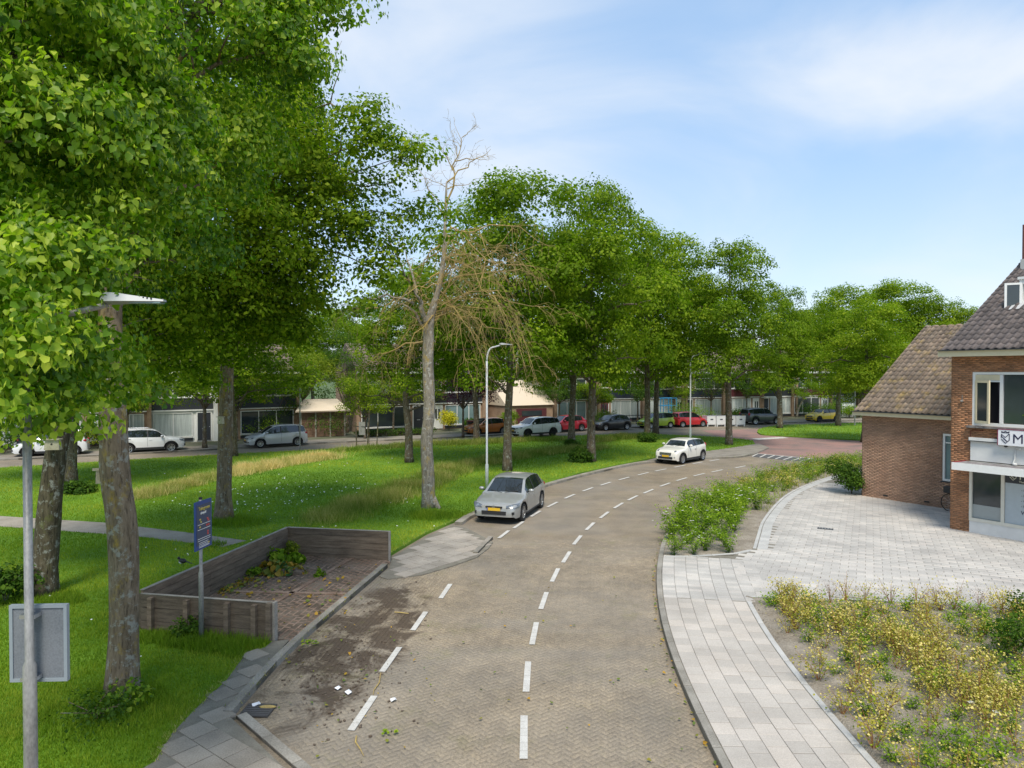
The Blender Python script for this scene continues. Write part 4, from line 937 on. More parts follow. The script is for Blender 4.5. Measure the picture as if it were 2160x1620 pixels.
def pantile_mesh(w=0.27, L=0.40, mat=None):
    prof = [(-.52, .012), (-.40, -.004), (-.22, -.012), (-.04, .0), (.12, .03), (.26, .046), (.40, .040), (.52, .014)]
    vs = []; n = len(prof)
    for yy, dz in ((-L / 2, .022), (L / 2, .0)):
        vs += [(p * w, yy, z + dz) for p, z in prof]
    vs += [(p * w, -L / 2, z - .006) for p, z in prof]
    fs = [(i, i + 1, n + i + 1, n + i) for i in range(n - 1)] + [(2 * n + i, 2 * n + i + 1, i + 1, i) for i in range(n - 1)]
    return vs, fs
def roof_tiles(parent, x0, x1, y0, z0, pitch, Ls, mat, limit, skip=None, w=0.245, ex=0.335):
    vs, fs = pantile_mesh(w * 1.04, ex + .06); mb = MB().add(vs, fs); me = mb.mesh('roof_tile', mat, 'all')
    items = []; r = 0; s = ex / 2 - .04
    while s < Ls:
        x = x0 + w / 2
        while x < x1:
            if not (skip and skip(x, s)): items.append((x, y0 + s * math.cos(pitch), z0 + s * math.sin(pitch)))
            x += w
        s += ex
    items.sort(key=lambda q: (Vector(q) - camL).length); rr = random.Random(9)
    NPV = np.array(vs); NPF = np.array(fs); st = []
    for i, p in enumerate(items):
        q = (pitch + rr.uniform(-.012, .012), rr.uniform(-.012, .012), rr.uniform(-.015, .015))
        if i < limit: link('roof_tile', me, parent, (p[0], p[1], p[2] + .02), q)
        else: st.append((p, q))
    if st:
        Vs = []
        for p, q in st:
            M = Matrix.Rotation(q[0], 3, 'X'); Vs.append(NPV @ np.array(M).T + np.array((p[0], p[1], p[2] + .02)))
        Fa = (NPF[None] + (np.arange(len(st)) * len(vs))[:, None, None]).reshape(-1, 4)
        tag(link('roof_tile', npmesh('roof_tile', np.concatenate(Vs), Fa, mat, np.repeat(RNG.random(len(st)), len(vs)), True), parent), kind='stuff')

# ---- annex: x -5.3..0, set back 3.6 m
AY = 3.55; AX0, AX1 = -5.35, -0.02; AH = 3.72
mb = MB(); ah = [(-2.02, -1.1, 1.11, 2.97)]
wall_with_holes(mb, AX0, AX1, 0, AH, AY, 0.25, ah); mb.box((AX0 + .125, AY + 3.4, AH / 2), (.25, 6.2, AH)); mb.box(((AX0 + AX1) / 2, AY + 9.6, AH / 2), (AX1 - AX0, .2, AH))
gb = MB(); pA = R(34); rise = 5.5 * math.tan(pA)
wallA = mb.build('wall', MORT, annex)
brick_wall(wallA, AX0, AX1, 0, AH, AY, ah, BRICKA, 300)
tag(MB().add([(AX0, AY, AH), (AX0, AY + 10.6, AH), (AX0, AY + 5.3, AH + rise * .96), (AX0 + .2, AY, AH), (AX0 + .2, AY + 10.6, AH), (AX0 + .2, AY + 5.3, AH + rise * .96)], [(0, 2, 1), (3, 4, 5), (0, 3, 5, 2), (1, 2, 5, 4)]).build('gable', BRICKA, annex))
rf = MB(); e0 = AY - .30
def slab(mb, x0, x1, y0, z0, y1, z1, th=.08):
    mb.add([(x0, y0, z0), (x1, y0, z0), (x1, y1, z1), (x0, y1, z1), (x0, y0, z0 - th), (x1, y0, z0 - th), (x1, y1, z1 - th), (x0, y1, z1 - th)], [(0, 1, 2, 3), (7, 6, 5, 4), (0, 4, 5, 1), (1, 5, 6, 2), (2, 6, 7, 3), (3, 7, 4, 0)])
slab(rf, AX0 - .12, AX1 + .0, e0, AH - .02, AY + 5.3, AH + 5.6 * math.tan(pA) - .02); slab(rf, AX0 - .12, 3.0, AY + 10.9, AH - .02, AY + 5.31, AH + 5.6 * math.tan(pA) - .021)
roofA = rf.build('roof', DARKP, annex)
roof_tiles(roofA, AX0 - .14, AX1 + .02, e0 - .03, AH + .03, pA, 5.6 / math.cos(pA) + .05, RTA, 300)
rd_ = MB(); rr_ = random.Random(2)
for i in range(16):
    rd_.ball((AX0 + i * .34, AY + 5.3, AH + 5.6 * math.tan(pA) + .03 + rr_.uniform(-.008, .008)), (.19, .12, .09), 8, 5)
rd_.build('ridge_cap', RTA, roofA, 'all')
MB().box(((AX0 + AX1) / 2 - .1, e0 - .05, AH - .10), (AX1 - AX0 + .28, .05, .17)).build('fascia', CREAM, annex)
MB().box(((AX0 + AX1) / 2 - .1, e0 - .10, AH - .01), (AX1 - AX0 + .28, .13, .035)).build('gutter', DARKP, annex)
MB().box(((AX0 + AX1) / 2, AY - .15, AH - .16), (AX1 - AX0, .29, .03)).build('soffit', CREAM, annex)
wf = MB(); x0, x1, z0_, z1_ = ah[0]
for c, d in (((x0 + .04, AY + .05, (z0_ + z1_) / 2), (.08, .09, z1_ - z0_)), ((x1 - .04, AY + .05, (z0_ + z1_) / 2), (.08, .09, z1_ - z0_)), (((x0 + x1) / 2, AY + .05, z1_ - .04), (x1 - x0 - .16, .09, .08)), (((x0 + x1) / 2, AY + .05, z0_ + .04), (x1 - x0 - .16, .09, .08)), (((x0 + x1) / 2, AY + .05, z1_ - .35), (x1 - x0 - .16, .05, .05))): wf.box(c, d)
win = wf.build('window', WHITE, annex); MB().box(((x0 + x1) / 2, AY + .085, (z0_ + z1_) / 2), (x1 - x0 - .16, .02, z1_ - z0_ - .16)).build('pane', TEAL, win); MB().box(((x0 + x1) / 2, AY + .03, z0_ - .03), (x1 - x0 + .1, .16, .05)).build('sill', DARKP, win)
for x in (-4.3, -2.6):
    MB().box((x, AY - .012, .18), (.2, .02, .06)).build('air_brick', BLACKP, annex)

# ---- shop: front wall y=0, x 0..9
SH = 6.13; SX1 = 9.0
holes = [(.66, 4.3, 3.62, 5.40), (.62, 9.0, 0.0, 2.45)]
mb = MB(); wall_with_holes(mb, 0, SX1, 0, SH, 0, .25, holes); mb.box((.125, 5.3, SH / 2), (.25, 10.1, SH)); mb.box((SX1 / 2, 10.4, SH / 2), (SX1, .2, SH))
wallS = mb.build('wall', MORT, shop); brick_wall(wallS, 0, 4.4, 0, SH, 0, holes, BRICKM, 300)
pS = R(31); Lr = 5.6
MB().add([(0, 0, SH), (0, 10.6, SH), (0, 5.3, SH + 5.3 * math.tan(pS) - .03), (.2, 0, SH), (.2, 10.6, SH), (.2, 5.3, SH + 5.3 * math.tan(pS) - .03)], [(0, 2, 1), (3, 4, 5), (0, 3, 5, 2), (1, 2, 5, 4)]).build('gable', BRICKM, shop)
rf = MB(); slab(rf, -.10, SX1, -.32, SH - .02, 5.3, SH + 5.62 * math.tan(pS) - .02); slab(rf, -.10, SX1, 10.9, SH - .02, 5.31, SH + 5.62 * math.tan(pS) - .021)
roofS = rf.build('roof', DARKP, shop)
roof_tiles(roofS, -.12, 5.2, -.36, SH + .03, pS, 5.62 / math.cos(pS) + .05, RTM, 300, skip=lambda x, s: 1.05 < x < 2.75 and 3.05 < s < 4.9)
rd_ = MB()
for i in range(16): rd_.ball((i * .36, 5.3, SH + 5.62 * math.tan(pS) + .04), (.20, .12, .10), 8, 5)
rd_.build('ridge_cap', RTM, roofS, 'all')
MB().box((SX1 / 2 - .17, -.40, SH - .11), (SX1 + .16, .05, .19)).build('fascia', CREAM, shop)
MB().box((SX1 / 2 - .17, -.45, SH + .0), (SX1 + .16, .13, .03)).build('gutter', DARKP, shop)
MB().box((SX1 / 2, -.19, SH - .18), (SX1, .37, .03)).build('soffit', CREAM, shop)
ch = MB(); ch.box((.45, 5.1, SH + 5.2 * math.tan(pS) + .75), (.62, .62, 1.9)); chim = ch.build('chimney', pmix('chimney_brick', (0.10, 0.04, 0.035), (0.17, 0.07, 0.055), 12, 0.9, world=True), shop)
MB().box((.45, 5.1, SH + 5.2 * math.tan(pS) + .15), (.70, .70, .50)).build('lead_flashing', plain('lead_grey', (0.45, 0.45, 0.44), 0.6), chim)
# dormer with an opened casement
dm = MB(); yd = 2.35; zd = SH + 1.40; dx_ = 1.05
dm.box((dx_ + .85, yd + .62, zd + 1.13), (1.75, 1.4, .09)); dm.box((dx_ + .06, yd + .6, zd + .58), (.10, 1.25, 1.0)); dm.box((dx_ + 1.62, yd + .6, zd + .58), (.10, 1.25, 1.0)); dm.box((dx_ + .84, yd + .02, zd + 1.0), (1.45, .1, .16)); dm.box((dx_ + .84, yd - .02, zd + .06), (1.45, .14, .12))
dorm = dm.build('dormer', WHITE, shop)
MB().box((dx_ + .84, yd + .3, zd + .52), (1.44, .02, .8)).build('pane', glassmat('dormer_dark', (0.30, 0.31, 0.31), .3), dorm)
cs_ = MB(); M_ = Matrix.Translation((dx_ + .10, yd - .05, zd + .52)) @ Matrix.Rotation(R(-150), 4, 'Z')
for c, d in (((.25, 0, .42), (.5, .05, .07)), ((.25, 0, -.42), (.5, .05, .07)), ((.035, 0, 0), (.07, .05, .77)), ((.465, 0, 0), (.07, .05, .77))): cs_.box(c, d, M=M_)
cas = cs_.build('casement', WHITE, dorm); MB().box((.25, 0, 0), (.36, .012, .77), M=M_).build('pane', GLASS, cas)
la = MB(); zz = SH + .07; slab(la, dx_ - .15, dx_ + 1.85, yd - .42, zz + (yd - .42 + .32) * math.tan(pS) + .03, yd + .05, zz + (yd + .05 + .32) * math.tan(pS) + .05, .03); la.build('lead_apron', plain('pale_lead', (0.50, 0.50, 0.50), 0.5), dorm)
# upper window
wx0, wx1, wz0, wz1 = holes[0]; wf = MB(); yy = .06
for c, d in (((wx0 + .04, yy, (wz0 + wz1) / 2), (.08, .1, wz1 - wz0)), ((wx1 - .04, yy, (wz0 + wz1) / 2), (.08, .1, wz1 - wz0)), (((wx0 + wx1) / 2, yy, wz1 - .04), (wx1 - wx0 - .16, .1, .08)), (((wx0 + wx1) / 2, yy, wz0 + .05), (wx1 - wx0 - .16, .1, .10)), ((1.52, yy, (wz0 + wz1) / 2), (.09, .1, wz1 - wz0 - .18)), ((1.09, yy, wz1 - .30), (.77, .09, .05))): wf.box(c, d)
winS = wf.build('window', WHITE, shop)
MB().box((1.09, yy - .02, wz1 - .18), (.77, .03, .18)).build('vent_panel', CREAM, winS)
MB().box((2.85, yy + .02, (wz0 + wz1) / 2 + .02), (2.55, .02, wz1 - wz0 - .2)).build('pane', GLASS, winS)
MB().box((1.09, .26, (wz0 + wz1) / 2 - .1), (.78, .02, wz1 - wz0 - .3)).build('dark_room', plain('dark_interior', (0.010, 0.009, 0.014), 0.9), winS)
for i, (xx, w_, c_) in enumerate([(1.38, .10, (0.05, 0.04, 0.06)), (1.0, .14, (0.03, 0.025, 0.04))]):
    MB().tube([(xx, .22, wz0 + .12), (xx + .03, .22, wz0 + .8), (xx - .02, .22, wz1 - .36)], w_ * .4, 8).build('curtain', plain('dark_curtain', c_, .9), winS)
cs_ = MB(); M_ = Matrix.Translation((.76, .0, (wz0 + wz1) / 2 - .09)) @ Matrix.Rotation(R(-28), 4, 'Z'); hh = (wz1 - wz0 - .36) / 2
for c, d in (((.31, 0, hh - .04), (.62, .05, .08)), ((.31, 0, -hh + .04), (.62, .05, .08)), ((.04, 0, 0), (.08, .05, 2 * hh - .16)), ((.58, 0, 0), (.08, .05, 2 * hh - .16))): cs_.box(c, d, M=M_)
cas = cs_.build('casement', CREAM, winS); MB().box((.31, 0, 0), (.47, .012, 2 * hh - .16), M=M_).build('pane', GLASS, cas)
MB().box((2.6, -.06, wz0 - .04), (4.1, .22, .07)).build('sill', pmix('slate_sill', (0.10, 0.085, 0.08), (0.24, 0.22, 0.21), 8, .8, world=True), winS)
pt = empty('potted_plant', (0, 0, 0)); pt.location = shop.matrix_basis @ Vector((2.22, .2, wz0 + .12)) if False else (Matrix.Translation((O_.x, O_.y, .1)) @ Matrix.Rotation(BRZ, 4, 'Z')) @ Vector((2.16, -.03, wz0 + .10))
# shopfront
SF = plain('shopfront_frame', (0.66, 0.64, 0.56), 0.5)
gz0, gz1 = .42, 2.42
pl_ = MB().box((.62 + 4.2, .05, gz0 / 2), (8.4, .16, gz0 - .002)); pl_.build('plinth', plain('white_render', (0.70, 0.70, 0.69), .8, dirt=.2, scale=3), shop)
wf = MB()
for c, d in (((.66, .0, (gz0 + gz1) / 2), (.08, .12, gz1 - gz0)), ((1.62, .0, (gz0 + gz1) / 2), (.10, .12, gz1 - gz0)), ((3.2, .0, (gz0 + gz1) / 2), (.10, .12, gz1 - gz0)), ((4.6, 0, gz0 + .05), (7.8, .121, .10)), ((4.6, 0, gz1 - .04), (7.8, .121, .08))): wf.box(c, d)
sfw = wf.build('shop_window', SF, shop)
MB().box((1.135, .03, (gz0 + gz1) / 2), (.87, .02, gz1 - gz0 - .18)).build('pane', GLASS, sfw)
MB().box((1.135, .015, gz0 + .33), (.87, .01, .44)).build('frosted_film', plain('pale_frosted_film', (0.33, 0.36, 0.36), .3), sfw)
MB().box((2.41, .0, (gz0 + gz1) / 2), (1.46, .03, gz1 - gz0 - .18)).build('window_film', plain('pale_blue_film', (0.42, 0.48, 0.52), .35), sfw)
MB().box((2.41, -.022, gz1 - .34), (1.455, .012, .50)).build('film_header', DARKP, sfw)
# canopy, white band, sign
cp_ = MB(); cp_.box((4.85, -.46, 2.36), (8.7, .90, .05)); can = cp_.build('canopy', plain('canopy_white', (0.68, 0.67, 0.66), .6, dirt=.2, scale=4), shop)
MB().box((4.85, -.925, 2.30), (8.74, .035, .24)).build('canopy_fascia', WHITE, can); MB().box((4.85, -.45, 2.395), (8.66, .86, .02)).build('canopy_felt', pmix('stained_roof_felt', (0.10, 0.085, 0.085), (0.32, 0.30, 0.30), 3, .9, world=True), can)
MB().box((.47, -.46, 2.30), (.02, .90, .24)).build('red_edge', plain('red_trim', (.35, .03, .05), .5), can)
bd = MB(); bd.box((4.85, -.03, 2.83), (8.4, .08, .76)); bd.box((4.85, -.06, 3.17), (8.45, .16, .10)); bd.build('white_band', plain('band_white', (0.70, 0.70, 0.68), .6, dirt=.22, scale=2.5), shop)
MB().box((4.8, -.145, 3.105), (8.4, .012, .025)).build('band_groove', DARKP, shop)
SGN = MB().box((3.55, -.17, 3.30), (4.0, .14, .50)); sg = SGN.build('shop_sign', plain('sign_white', (0.80, 0.80, 0.83), .35), shop)
sgt = MB(); sgt.box((3.55, -.17, 3.558), (4.04, .16, .018)); sgt.box((1.54, -.17, 3.30), (.02, .16, .53)); sgt.build('sign_edge', plain('burgundy_edge', (.20, .02, .06), .5), sg)
NAVY = plain('navy_lettering', (0.02, 0.018, 0.06), .5); PALEL = plain('pale_lettering', (0.62, 0.62, 0.50), .5)
def text(s, parent, loc, size, mat, rz=0, name='lettering', ext=0.004, rx=math.pi / 2, bold=.0):
    cu = bpy.data.curves.new(name, 'FONT'); cu.body = s; cu.size = size; cu.extrude = ext; cu.offset = bold; cu.materials.append(mat)
    tmp = bpy.data.objects.new(name, cu); me = bpy.data.meshes.new_from_object(tmp); bpy.data.objects.remove(tmp); bpy.data.curves.remove(cu)
    return link(name, me, parent, loc, (rx, 0, rz))
def emblem(parent, x, y, z, s, mat):
    m = MB()
    def bar(a, b, w=.085): 
        a = Vector((a[0] * s + x, y, a[1] * s + z)); b = Vector((b[0] * s + x, y, b[1] * s + z)); d = (b - a); L = d.length; an = math.atan2(d.z, d.x); c = (a + b) / 2
        m.box((0, 0, 0), (L + w * s * .5, .008, w * s), M=Matrix.Translation(c) @ Matrix.Rotation(-an, 4, 'Y'))
    for a, b in [((-.42, .45), (-.42, .05)), ((-.42, .45), (0, .10)), ((0, .10), (.30, .42)), ((.42, .50), (.42, -.18)), ((.30, .50), (.42, .50)), ((-.42, .22), (.05, -.22)), ((-.42, -.12), (-.15, -.42)), ((-.15, -.42), (.02, -.60)), ((.02, -.60), (.42, -.20)), ((.05, -.22), (.2, -.38)), ((-.2, -.05), (.1, -.32)),
                 ((-.38, .66), (.38, .66)), ((-.38, .66), (-.40, .80)), ((-.40, .80), (-.20, .70)), ((-.2, .70), (0, .84)), ((0, .84), (.2, .70)), ((.2, .70), (.40, .80)), ((.40, .80), (.38, .66))]: bar(a, b, .07)
    return m.build('emblem', mat, parent)
emblem(sg, 1.76, -.246, 3.28, .27, NAVY)
text('ME', sg, (1.95, -.243, 3.14), .42, NAVY)
emblem(sfw, 1.90, -.036, 2.06, .22, PALEL); text('M', sfw, (2.07, -.03, 1.97), .30, PALEL); text('The be', sfw, (2.07, -.03, 1.87), .09, PALEL)
for i, s_ in enumerate(['- M', '- B', '- O', '- P']): text(s_, sfw, (2.13, -.02, 1.60 - i * .17), .11, NAVY)
text('W', sfw, (2.13, -.02, .86), .17, NAVY)
hk = MB(); hk.tube([(.62, -.03, 3.22), (.63, -.03, 3.42), (.70, -.03, 3.46), (1.02, -.03, 3.46)], .014, 6); hk.build('conduit', plain('rusty_pipe', (.16, .05, .03), .8), shop)
ca_ = MB(); ca_.ball((1.72, -.11, 3.02), (.05, .06, .05), 8, 6); ca_.build('camera_dome', BLACKP, shop)
br = MB(); br.tube([(1.98, -.08, 2.98), (1.98, -.12, 2.62), (1.95, -.16, 2.48)], .022, 6); br.tube([(1.98, -.12, 2.98), (2.10, -.14, 2.98)], .02, 6); br.ball((2.0, -.16, 2.46), (.07, .07, .05), 8, 5); br.ball((2.12, -.14, 2.97), (.05, .04, .04), 8, 5)
br.build('awning_bracket', plain('bracket_white', (.6, .6, .58), .5), shop)
lp_ = MB(); lp_.ball((.36, -.06, 4.42), (.05, .07, .04), 8, 5); lp_.tube([(.36, -.03, 4.45), (.36, -.03, 4.62)], .012, 5); lp_.build('wall_lamp', plain('tarnished_lamp', (.25, .24, .22), .5), shop)
PM = Matrix.Translation((O_.x, O_.y, .1)) @ Matrix.Rotation(BRZ, 4, 'Z')
def wl_(v): return PM @ Vector(v)
# things standing in the window
q = wl_((2.14, .19, wz0 + .1)); bpy.data.objects.remove(pt)
pt = empty('potted_plant', q, BRZ); tag(pt, 'small potted plant inside the upper shop window at the right edge', 'plant')
MB().tube([(0, 0, 0), (0, 0, .13)], [.05, .07], 10).build('pot', BLACKP, pt); tag(link('foliage', bush_mesh(.14, .32, 120, .06, LEAFN, 5), pt, (0, 0, .1)), kind='stuff')
# drain in the plaza
dp = G(1741, 1115, .125); dr = empty('drain_cover', (dp.x, dp.y, dp.z), R(-27)); tag(dr, 'small dark drain cover set in the grey plaza paving', 'drain')
MB().box((0, 0, .0), (.5, .22, .012)).build('frame', DARKP, dr)
m = MB()
for i in range(5): m.box((-.18 + i * .09, 0, .008), (.05, .18, .012))
m.build('grate', GALV, dr)

# bicycle against the annex
bk = empty('bicycle', wl_((-1.0, 3.15, 0)), BRZ); tag(bk, 'black bicycle with crate leaning by the annex, mostly hidden by the shop corner', 'bicycle')
for dx in (-.52, .52):
    w = MB(); n = 28
    w.tube([(dx + math.cos(a) * .34, 0, .35 + math.sin(a) * .34) for a in [2 * math.pi * i / n for i in range(n + 1)]], .018, 6, cap=False); wh = w.build('wheel', TYRE, bk)
    w = MB()
    for i in range(10): a = math.pi * 2 * i / 10; w.tube([(dx, 0, .35), (dx + math.cos(a) * .32, 0, .35 + math.sin(a) * .32)], .003, 3)
    w.build('spokes', CHROME, wh)
m = MB()
for a, b in (((-.52, 0, .35), (-.12, 0, .30)), ((-.12, 0, .30), (-.25, 0, .82)), ((-.52, 0, .35), (-.25, 0, .82)), ((-.12, 0, .30), (.33, 0, .78)), ((-.22, 0, .70), (.33, 0, .82)), ((.33, 0, .95), (.52, 0, .35))): m.tube([a, b], .017, 6)
m.build('frame', BLACKP, bk); MB().tube([(.30, -.28, 1.02), (.34, 0, .98), (.30, .28, 1.02)], .014, 6).build('handlebar', BLACKP, bk); MB().ball((-.27, 0, .90), (.14, .08, .05), 10, 6).build('saddle', BLACKP, bk)
MB().box((-.55, 0, .85), (.34, .26, .24)).build('crate', BLACKP, bk)

# ================================================================ WASTE BAY OF PLANKS
PLK = pmix('weathered_plank', (0.082, 0.060, 0.042), (0.21, 0.162, 0.118), 3.2, 0.9, 0.6, 30, world=True, stretch=(0.6, 0.6, 5), vary=0.20)
PLT = pmix('pale_plank_edge', (0.22, 0.20, 0.17), (0.36, 0.33, 0.29), 4, 0.9, 0.3, 40, world=True)
bay = empty('waste_bay', (-5.5, 17.5, 0)); tag(bay, 'three-sided bay of weathered grey-brown planks on the verge beside the road', 'enclosure')
OB = Vector((-5.5, 17.5, 0))
def plank_wall(name, a, b, H, n, joints, th=.07, posts=(), pside=1):
    w = empty(name, (0, 0, 0), parent=bay); a = a - OB; b = b - OB; d = b - a; L = d.length; an = math.atan2(d.y, d.x); t = d.normalized(); nn = Vector((-t.y, t.x, 0)); ph = H / n; rr = random.Random(len(name))
    for i in range(n):
        cuts = [0] + [L * (j + (.0 if i % 2 else .17)) for j in joints] + [L]
        for c0, c1 in zip(cuts, cuts[1:]):
            c = a + t * (c0 + c1) / 2 + nn * rr.uniform(-.004, .004)
            MB().box((0, 0, 0), (c1 - c0 - .01, th, ph - .010)).build('plank', PLK, w, loc=(c.x, c.y, ph * (i + .5)), rot=(0, rr.uniform(-.002, .002), an))
    c = a + t * L / 2; MB().box((0, 0, 0), (L, th + .012, .012)).build('top_edge', PLT, w, loc=(c.x, c.y, H + .005), rot=(0, 0, an))
    for s, hh in posts:
        c = a + t * s + nn * pside * (th / 2 + .052); MB().box((0, 0, 0), (.10, .10, hh)).build('post', PLK, w, loc=(c.x, c.y, hh / 2), rot=(0, 0, an))
    return w
plank_wall('back_wall', BA, BB, .91, 5, (), posts=[(.15, .86), (1.6, .86), (3.02, .86)], pside=1)
plank_wall('side_wall', BE, BA, .91, 6, (.38, .72), posts=[(.1, .8), (2.2, .8), (4.3, .8), (5.9, .8)], pside=1)
LF = (BC - BE).length
plank_wall('front_wall', BE, BC, .84, 3, (), th=.06, posts=[(.28, .80), (1.12, .80), (2.05, .80), (2.66, .80), (LF - .05, .86)], pside=-1)
MB().box((0, 0, 0), (.05, .12, .86)).build('end_post', PLT, bay, loc=(BC.x - OB.x + .03, BC.y - OB.y, .43), rot=(0, 0, math.atan2((BC - BE).y, (BC - BE).x)))
MB().box((0, 0, 0), (.04, .10, .92)).build('end_post', PLT, bay, loc=(BB.x - OB.x + .03, BB.y - OB.y, .46), rot=(0, 0, math.atan2((BB - BA).y, (BB - BA).x)))
# bay floor: open concrete grid blocks choked with soil
fl = [Vector((BE.x + .05, BE.y + .02, 0)), Vector((BC.x + .35, BC.y + .0, 0)), LG[3] + Vector((-.02, 0, 0)), LG[4] + Vector((-.02, 0, 0)), Vector((BB.x + .02, BB.y, 0)), Vector((BA.x + .04, BA.y - .04, 0))]
flp = [(p.x, p.y) for p in fl]
flo = tag(MB().prism(flp, -.02, .085).build('bay_floor', DIRT), kind='structure')
GRB = pmix('grid_block_concrete', (0.17, 0.105, 0.072), (0.30, 0.215, 0.165), 2.0, .95, .4, 40, world=True, lo=.42, hi=.6)
m = MB(); an = math.atan2(LG[4].y - LG[3].y, LG[4].x - LG[3].x) ; ca, sa = math.cos(an), math.sin(an)
its = []
for i in range(-30, 30):
    for j in range(-40, 40):
        for du, dv, sx, sy in ((0, .075, .20, .035), (.10, 0, .035, .15)):
            if random.random() < .06: continue
            u, v = i * .20 + du + (.1 if j % 2 else 0), j * .15 + dv; x, y = -4.6 + u * ca - v * sa, 17 + u * sa + v * ca
            its.append((x, y, .092 + random.uniform(-.008, .004), an, sx, sy))
A = np.array([q[:2] for q in its]); ok = inpoly(A[:, 0], A[:, 1], flp); its = [q for q, k in zip(its, ok) if k]
tag(flo); pavers('grid_block', its, .04, GRB, flo, limit=0)
for a, b in ((Vector((-5.9, 14.9, 0)), Vector((-4.65, 20.3, 0))), (Vector((-6.9, 17.2, 0)), Vector((-3.95, 17.0, 0)))):
    c = (a + b) / 2; d = b - a; MB().box((c.x, c.y, .10), (d.length, .12, .02), math.atan2(d.y, d.x)).build('divider', GRB, flo)

# heap of garden waste
def heap(name, c, lobes, n, size, mat, seed, label, **kw):
    t = empty(name, (c.x, c.y, c.z)); tag(t, label, 'leaf pile')
    cm = crown_mesh('leaves', lobes, n, size, mat, seed, 'heart', clump=.16, flat=.6, shell=.5, tvar=.22, **kw); tag(link('leaves', cm, t), kind='stuff')
    m = MB()
    for l in lobes: m.ball((l[0], l[1], l[2] * .5), (l[3] * .85, l[4] * .85, l[5] * .9), 10, 6)
    m.build('mound', DIRT, t, 'all'); return t
hp = G(596, 1208, .09)
heap('garden_waste_heap', hp, [(0, 0, .05, .42, .34, .22), (.35, -.05, .03, .32, .28, .15), (-.35, .05, .05, .3, .3, .15)], 420, .17, PILE, 3, 'heap of yellowed and green garden leaves inside the plank bay', tint0=.6)
heap('garden_waste_heap', G(585, 1190, .09), [(0, 0, .15, .5, .25, .2), (.4, .1, .1, .3, .2, .15)], 260, .17, LEAFR, 4, 'big fresh green leaves on top of the waste heap', tint0=.4)
bush(G(612, 1180, .09), .34, .55, LEAFY, 81, 'uprooted brownish plant in the back corner of the plank bay', n=500, size=.06)
bush(G(673, 1216, .09), .2, .18, LEAFR, 82, 'small green clump lying on the bay floor', n=160, size=.07)
bush(G(535, 1213, .09), .28, .25, LEAFR, 83, 'green sprigs against the side planks of the bay', n=260, size=.07)
def litter(name, pts, size, mat, label, cat='leaves', seed=1, shape='heart', z=.03):
    rng = np.random.default_rng(seed); n = len(pts); c = np.array([(p.x, p.y, p.z + z) for p in pts]); nr = unit(np.array([0, 0, 1.0]) + rng.normal(size=(n, 3)) * .35)
    V, Fa, T = leaves(c, nr, size, shape, rng, rng.uniform(.25, 1, n), 0.0); return tag(link(name, npmesh(name, V, Fa, mat, T)), label, cat, kind='stuff')
rg = random.Random(11)
pts = []
for _ in range(230):
    a, b = rg.random(), rg.gauss(0, .35); pts.append(G(455 + 110 * a + b * 30, 1252 - 45 * a + b * 14, .1))
for _ in range(130): pts.append(G(rg.uniform(470, 800), rg.uniform(1190, 1330), .1))
pts = [p for p in pts if inpoly(np.array([p.x]), np.array([p.y]), flp)[0]]
litter('fallen_leaves', pts, .09, PILE, 'yellow-green leaf litter scattered over the bay floor', seed=2)
pts = [G(rg.gauss(700, 90), rg.gauss(1380, 90), .02) for _ in range(70)] + [G(rg.uniform(560, 1450), rg.uniform(1180, 1610), .02) for _ in range(70)] + [G(rg.gauss(610, 20) , rg.gauss(1395, 12), .02) for _ in range(20)]
for i in range(len(CL)):
    pass
pts += [Vector((p.x + rg.uniform(0.02, .12) * -1, p.y + rg.uniform(-.2, .2), .02)) for p in KR for _ in range(3) if 8 < p.y < 24]
pts = [p for p in pts if p.x > float(np.interp(p.y, [q.y for q in LG], [q.x for q in LG])) + .05]
litter('fallen_leaves', pts, .055, PILE, 'small green and brown leaves strewn over the near road bricks', seed=4)
litter('leafy_sprig', [G(823 + rg.uniform(-16, 16), 1546 + rg.uniform(-5, 5), .03) for _ in range(18)], .06, LEAFN, 'fresh green sprig lying on the road near the lowest left dash', 'sprig', 5)
litter('leafy_sprig', [G(653 + rg.uniform(-16, 16), 1358 + rg.uniform(-5, 5), .03) for _ in range(22)], .07, LEAFN, 'green weeds in the gutter beside the bay kerb', 'sprig', 6)
# soil crumbs
cm_ = MB()
for _ in range(420):
    p = G(rg.gauss(720, 70), rg.gauss(1385, 75), .02)
    if p.x < float(np.interp(p.y, [q.y for q in LG], [q.x for q in LG])) + .05: continue
    s = rg.uniform(.006, .026); cm_.ball((p.x, p.y, .02), (s * 1.4, s, s * .7), 5, 3, rz=rg.random() * 3)
tag(cm_.build('spilt_soil', DIRT), 'dark soil crumbs spilt on the road in front of the waste bay', 'soil', kind='stuff')
PAPER = plain('white_scrap', (0.78, 0.79, 0.83), .6)
for (x, y), s, lab in [((713, 1452), .10, 'folded white paper scrap on the road, the left one of two close together'), ((734, 1461), .12, 'pointed white paper scrap right beside the folded one on the road'), ((830, 1477), .09, 'flat pinkish-white scrap right of the other two scraps on the road'), ((541, 1487), .12, 'crumpled white scrap lying on the gutter grate')]:
    p = G(x, y, .03); m = MB(); s *= .62; m.add([(-s, -s * .5, 0), (s * .1, -s * .8, .03), (s, -s * .2, .0), (.8 * s, s * .7, .025), (-.3 * s, s * .9, .0), (-.9 * s, .4 * s, .03), (0, 0, .045)], [(6, 0, 1), (6, 1, 2), (6, 2, 3), (6, 3, 4), (6, 4, 5), (6, 5, 0)]); tag(m.build('paper_scrap', PAPER, loc=(p.x, p.y, p.z), rot=(0, 0, x)), lab, 'litter')
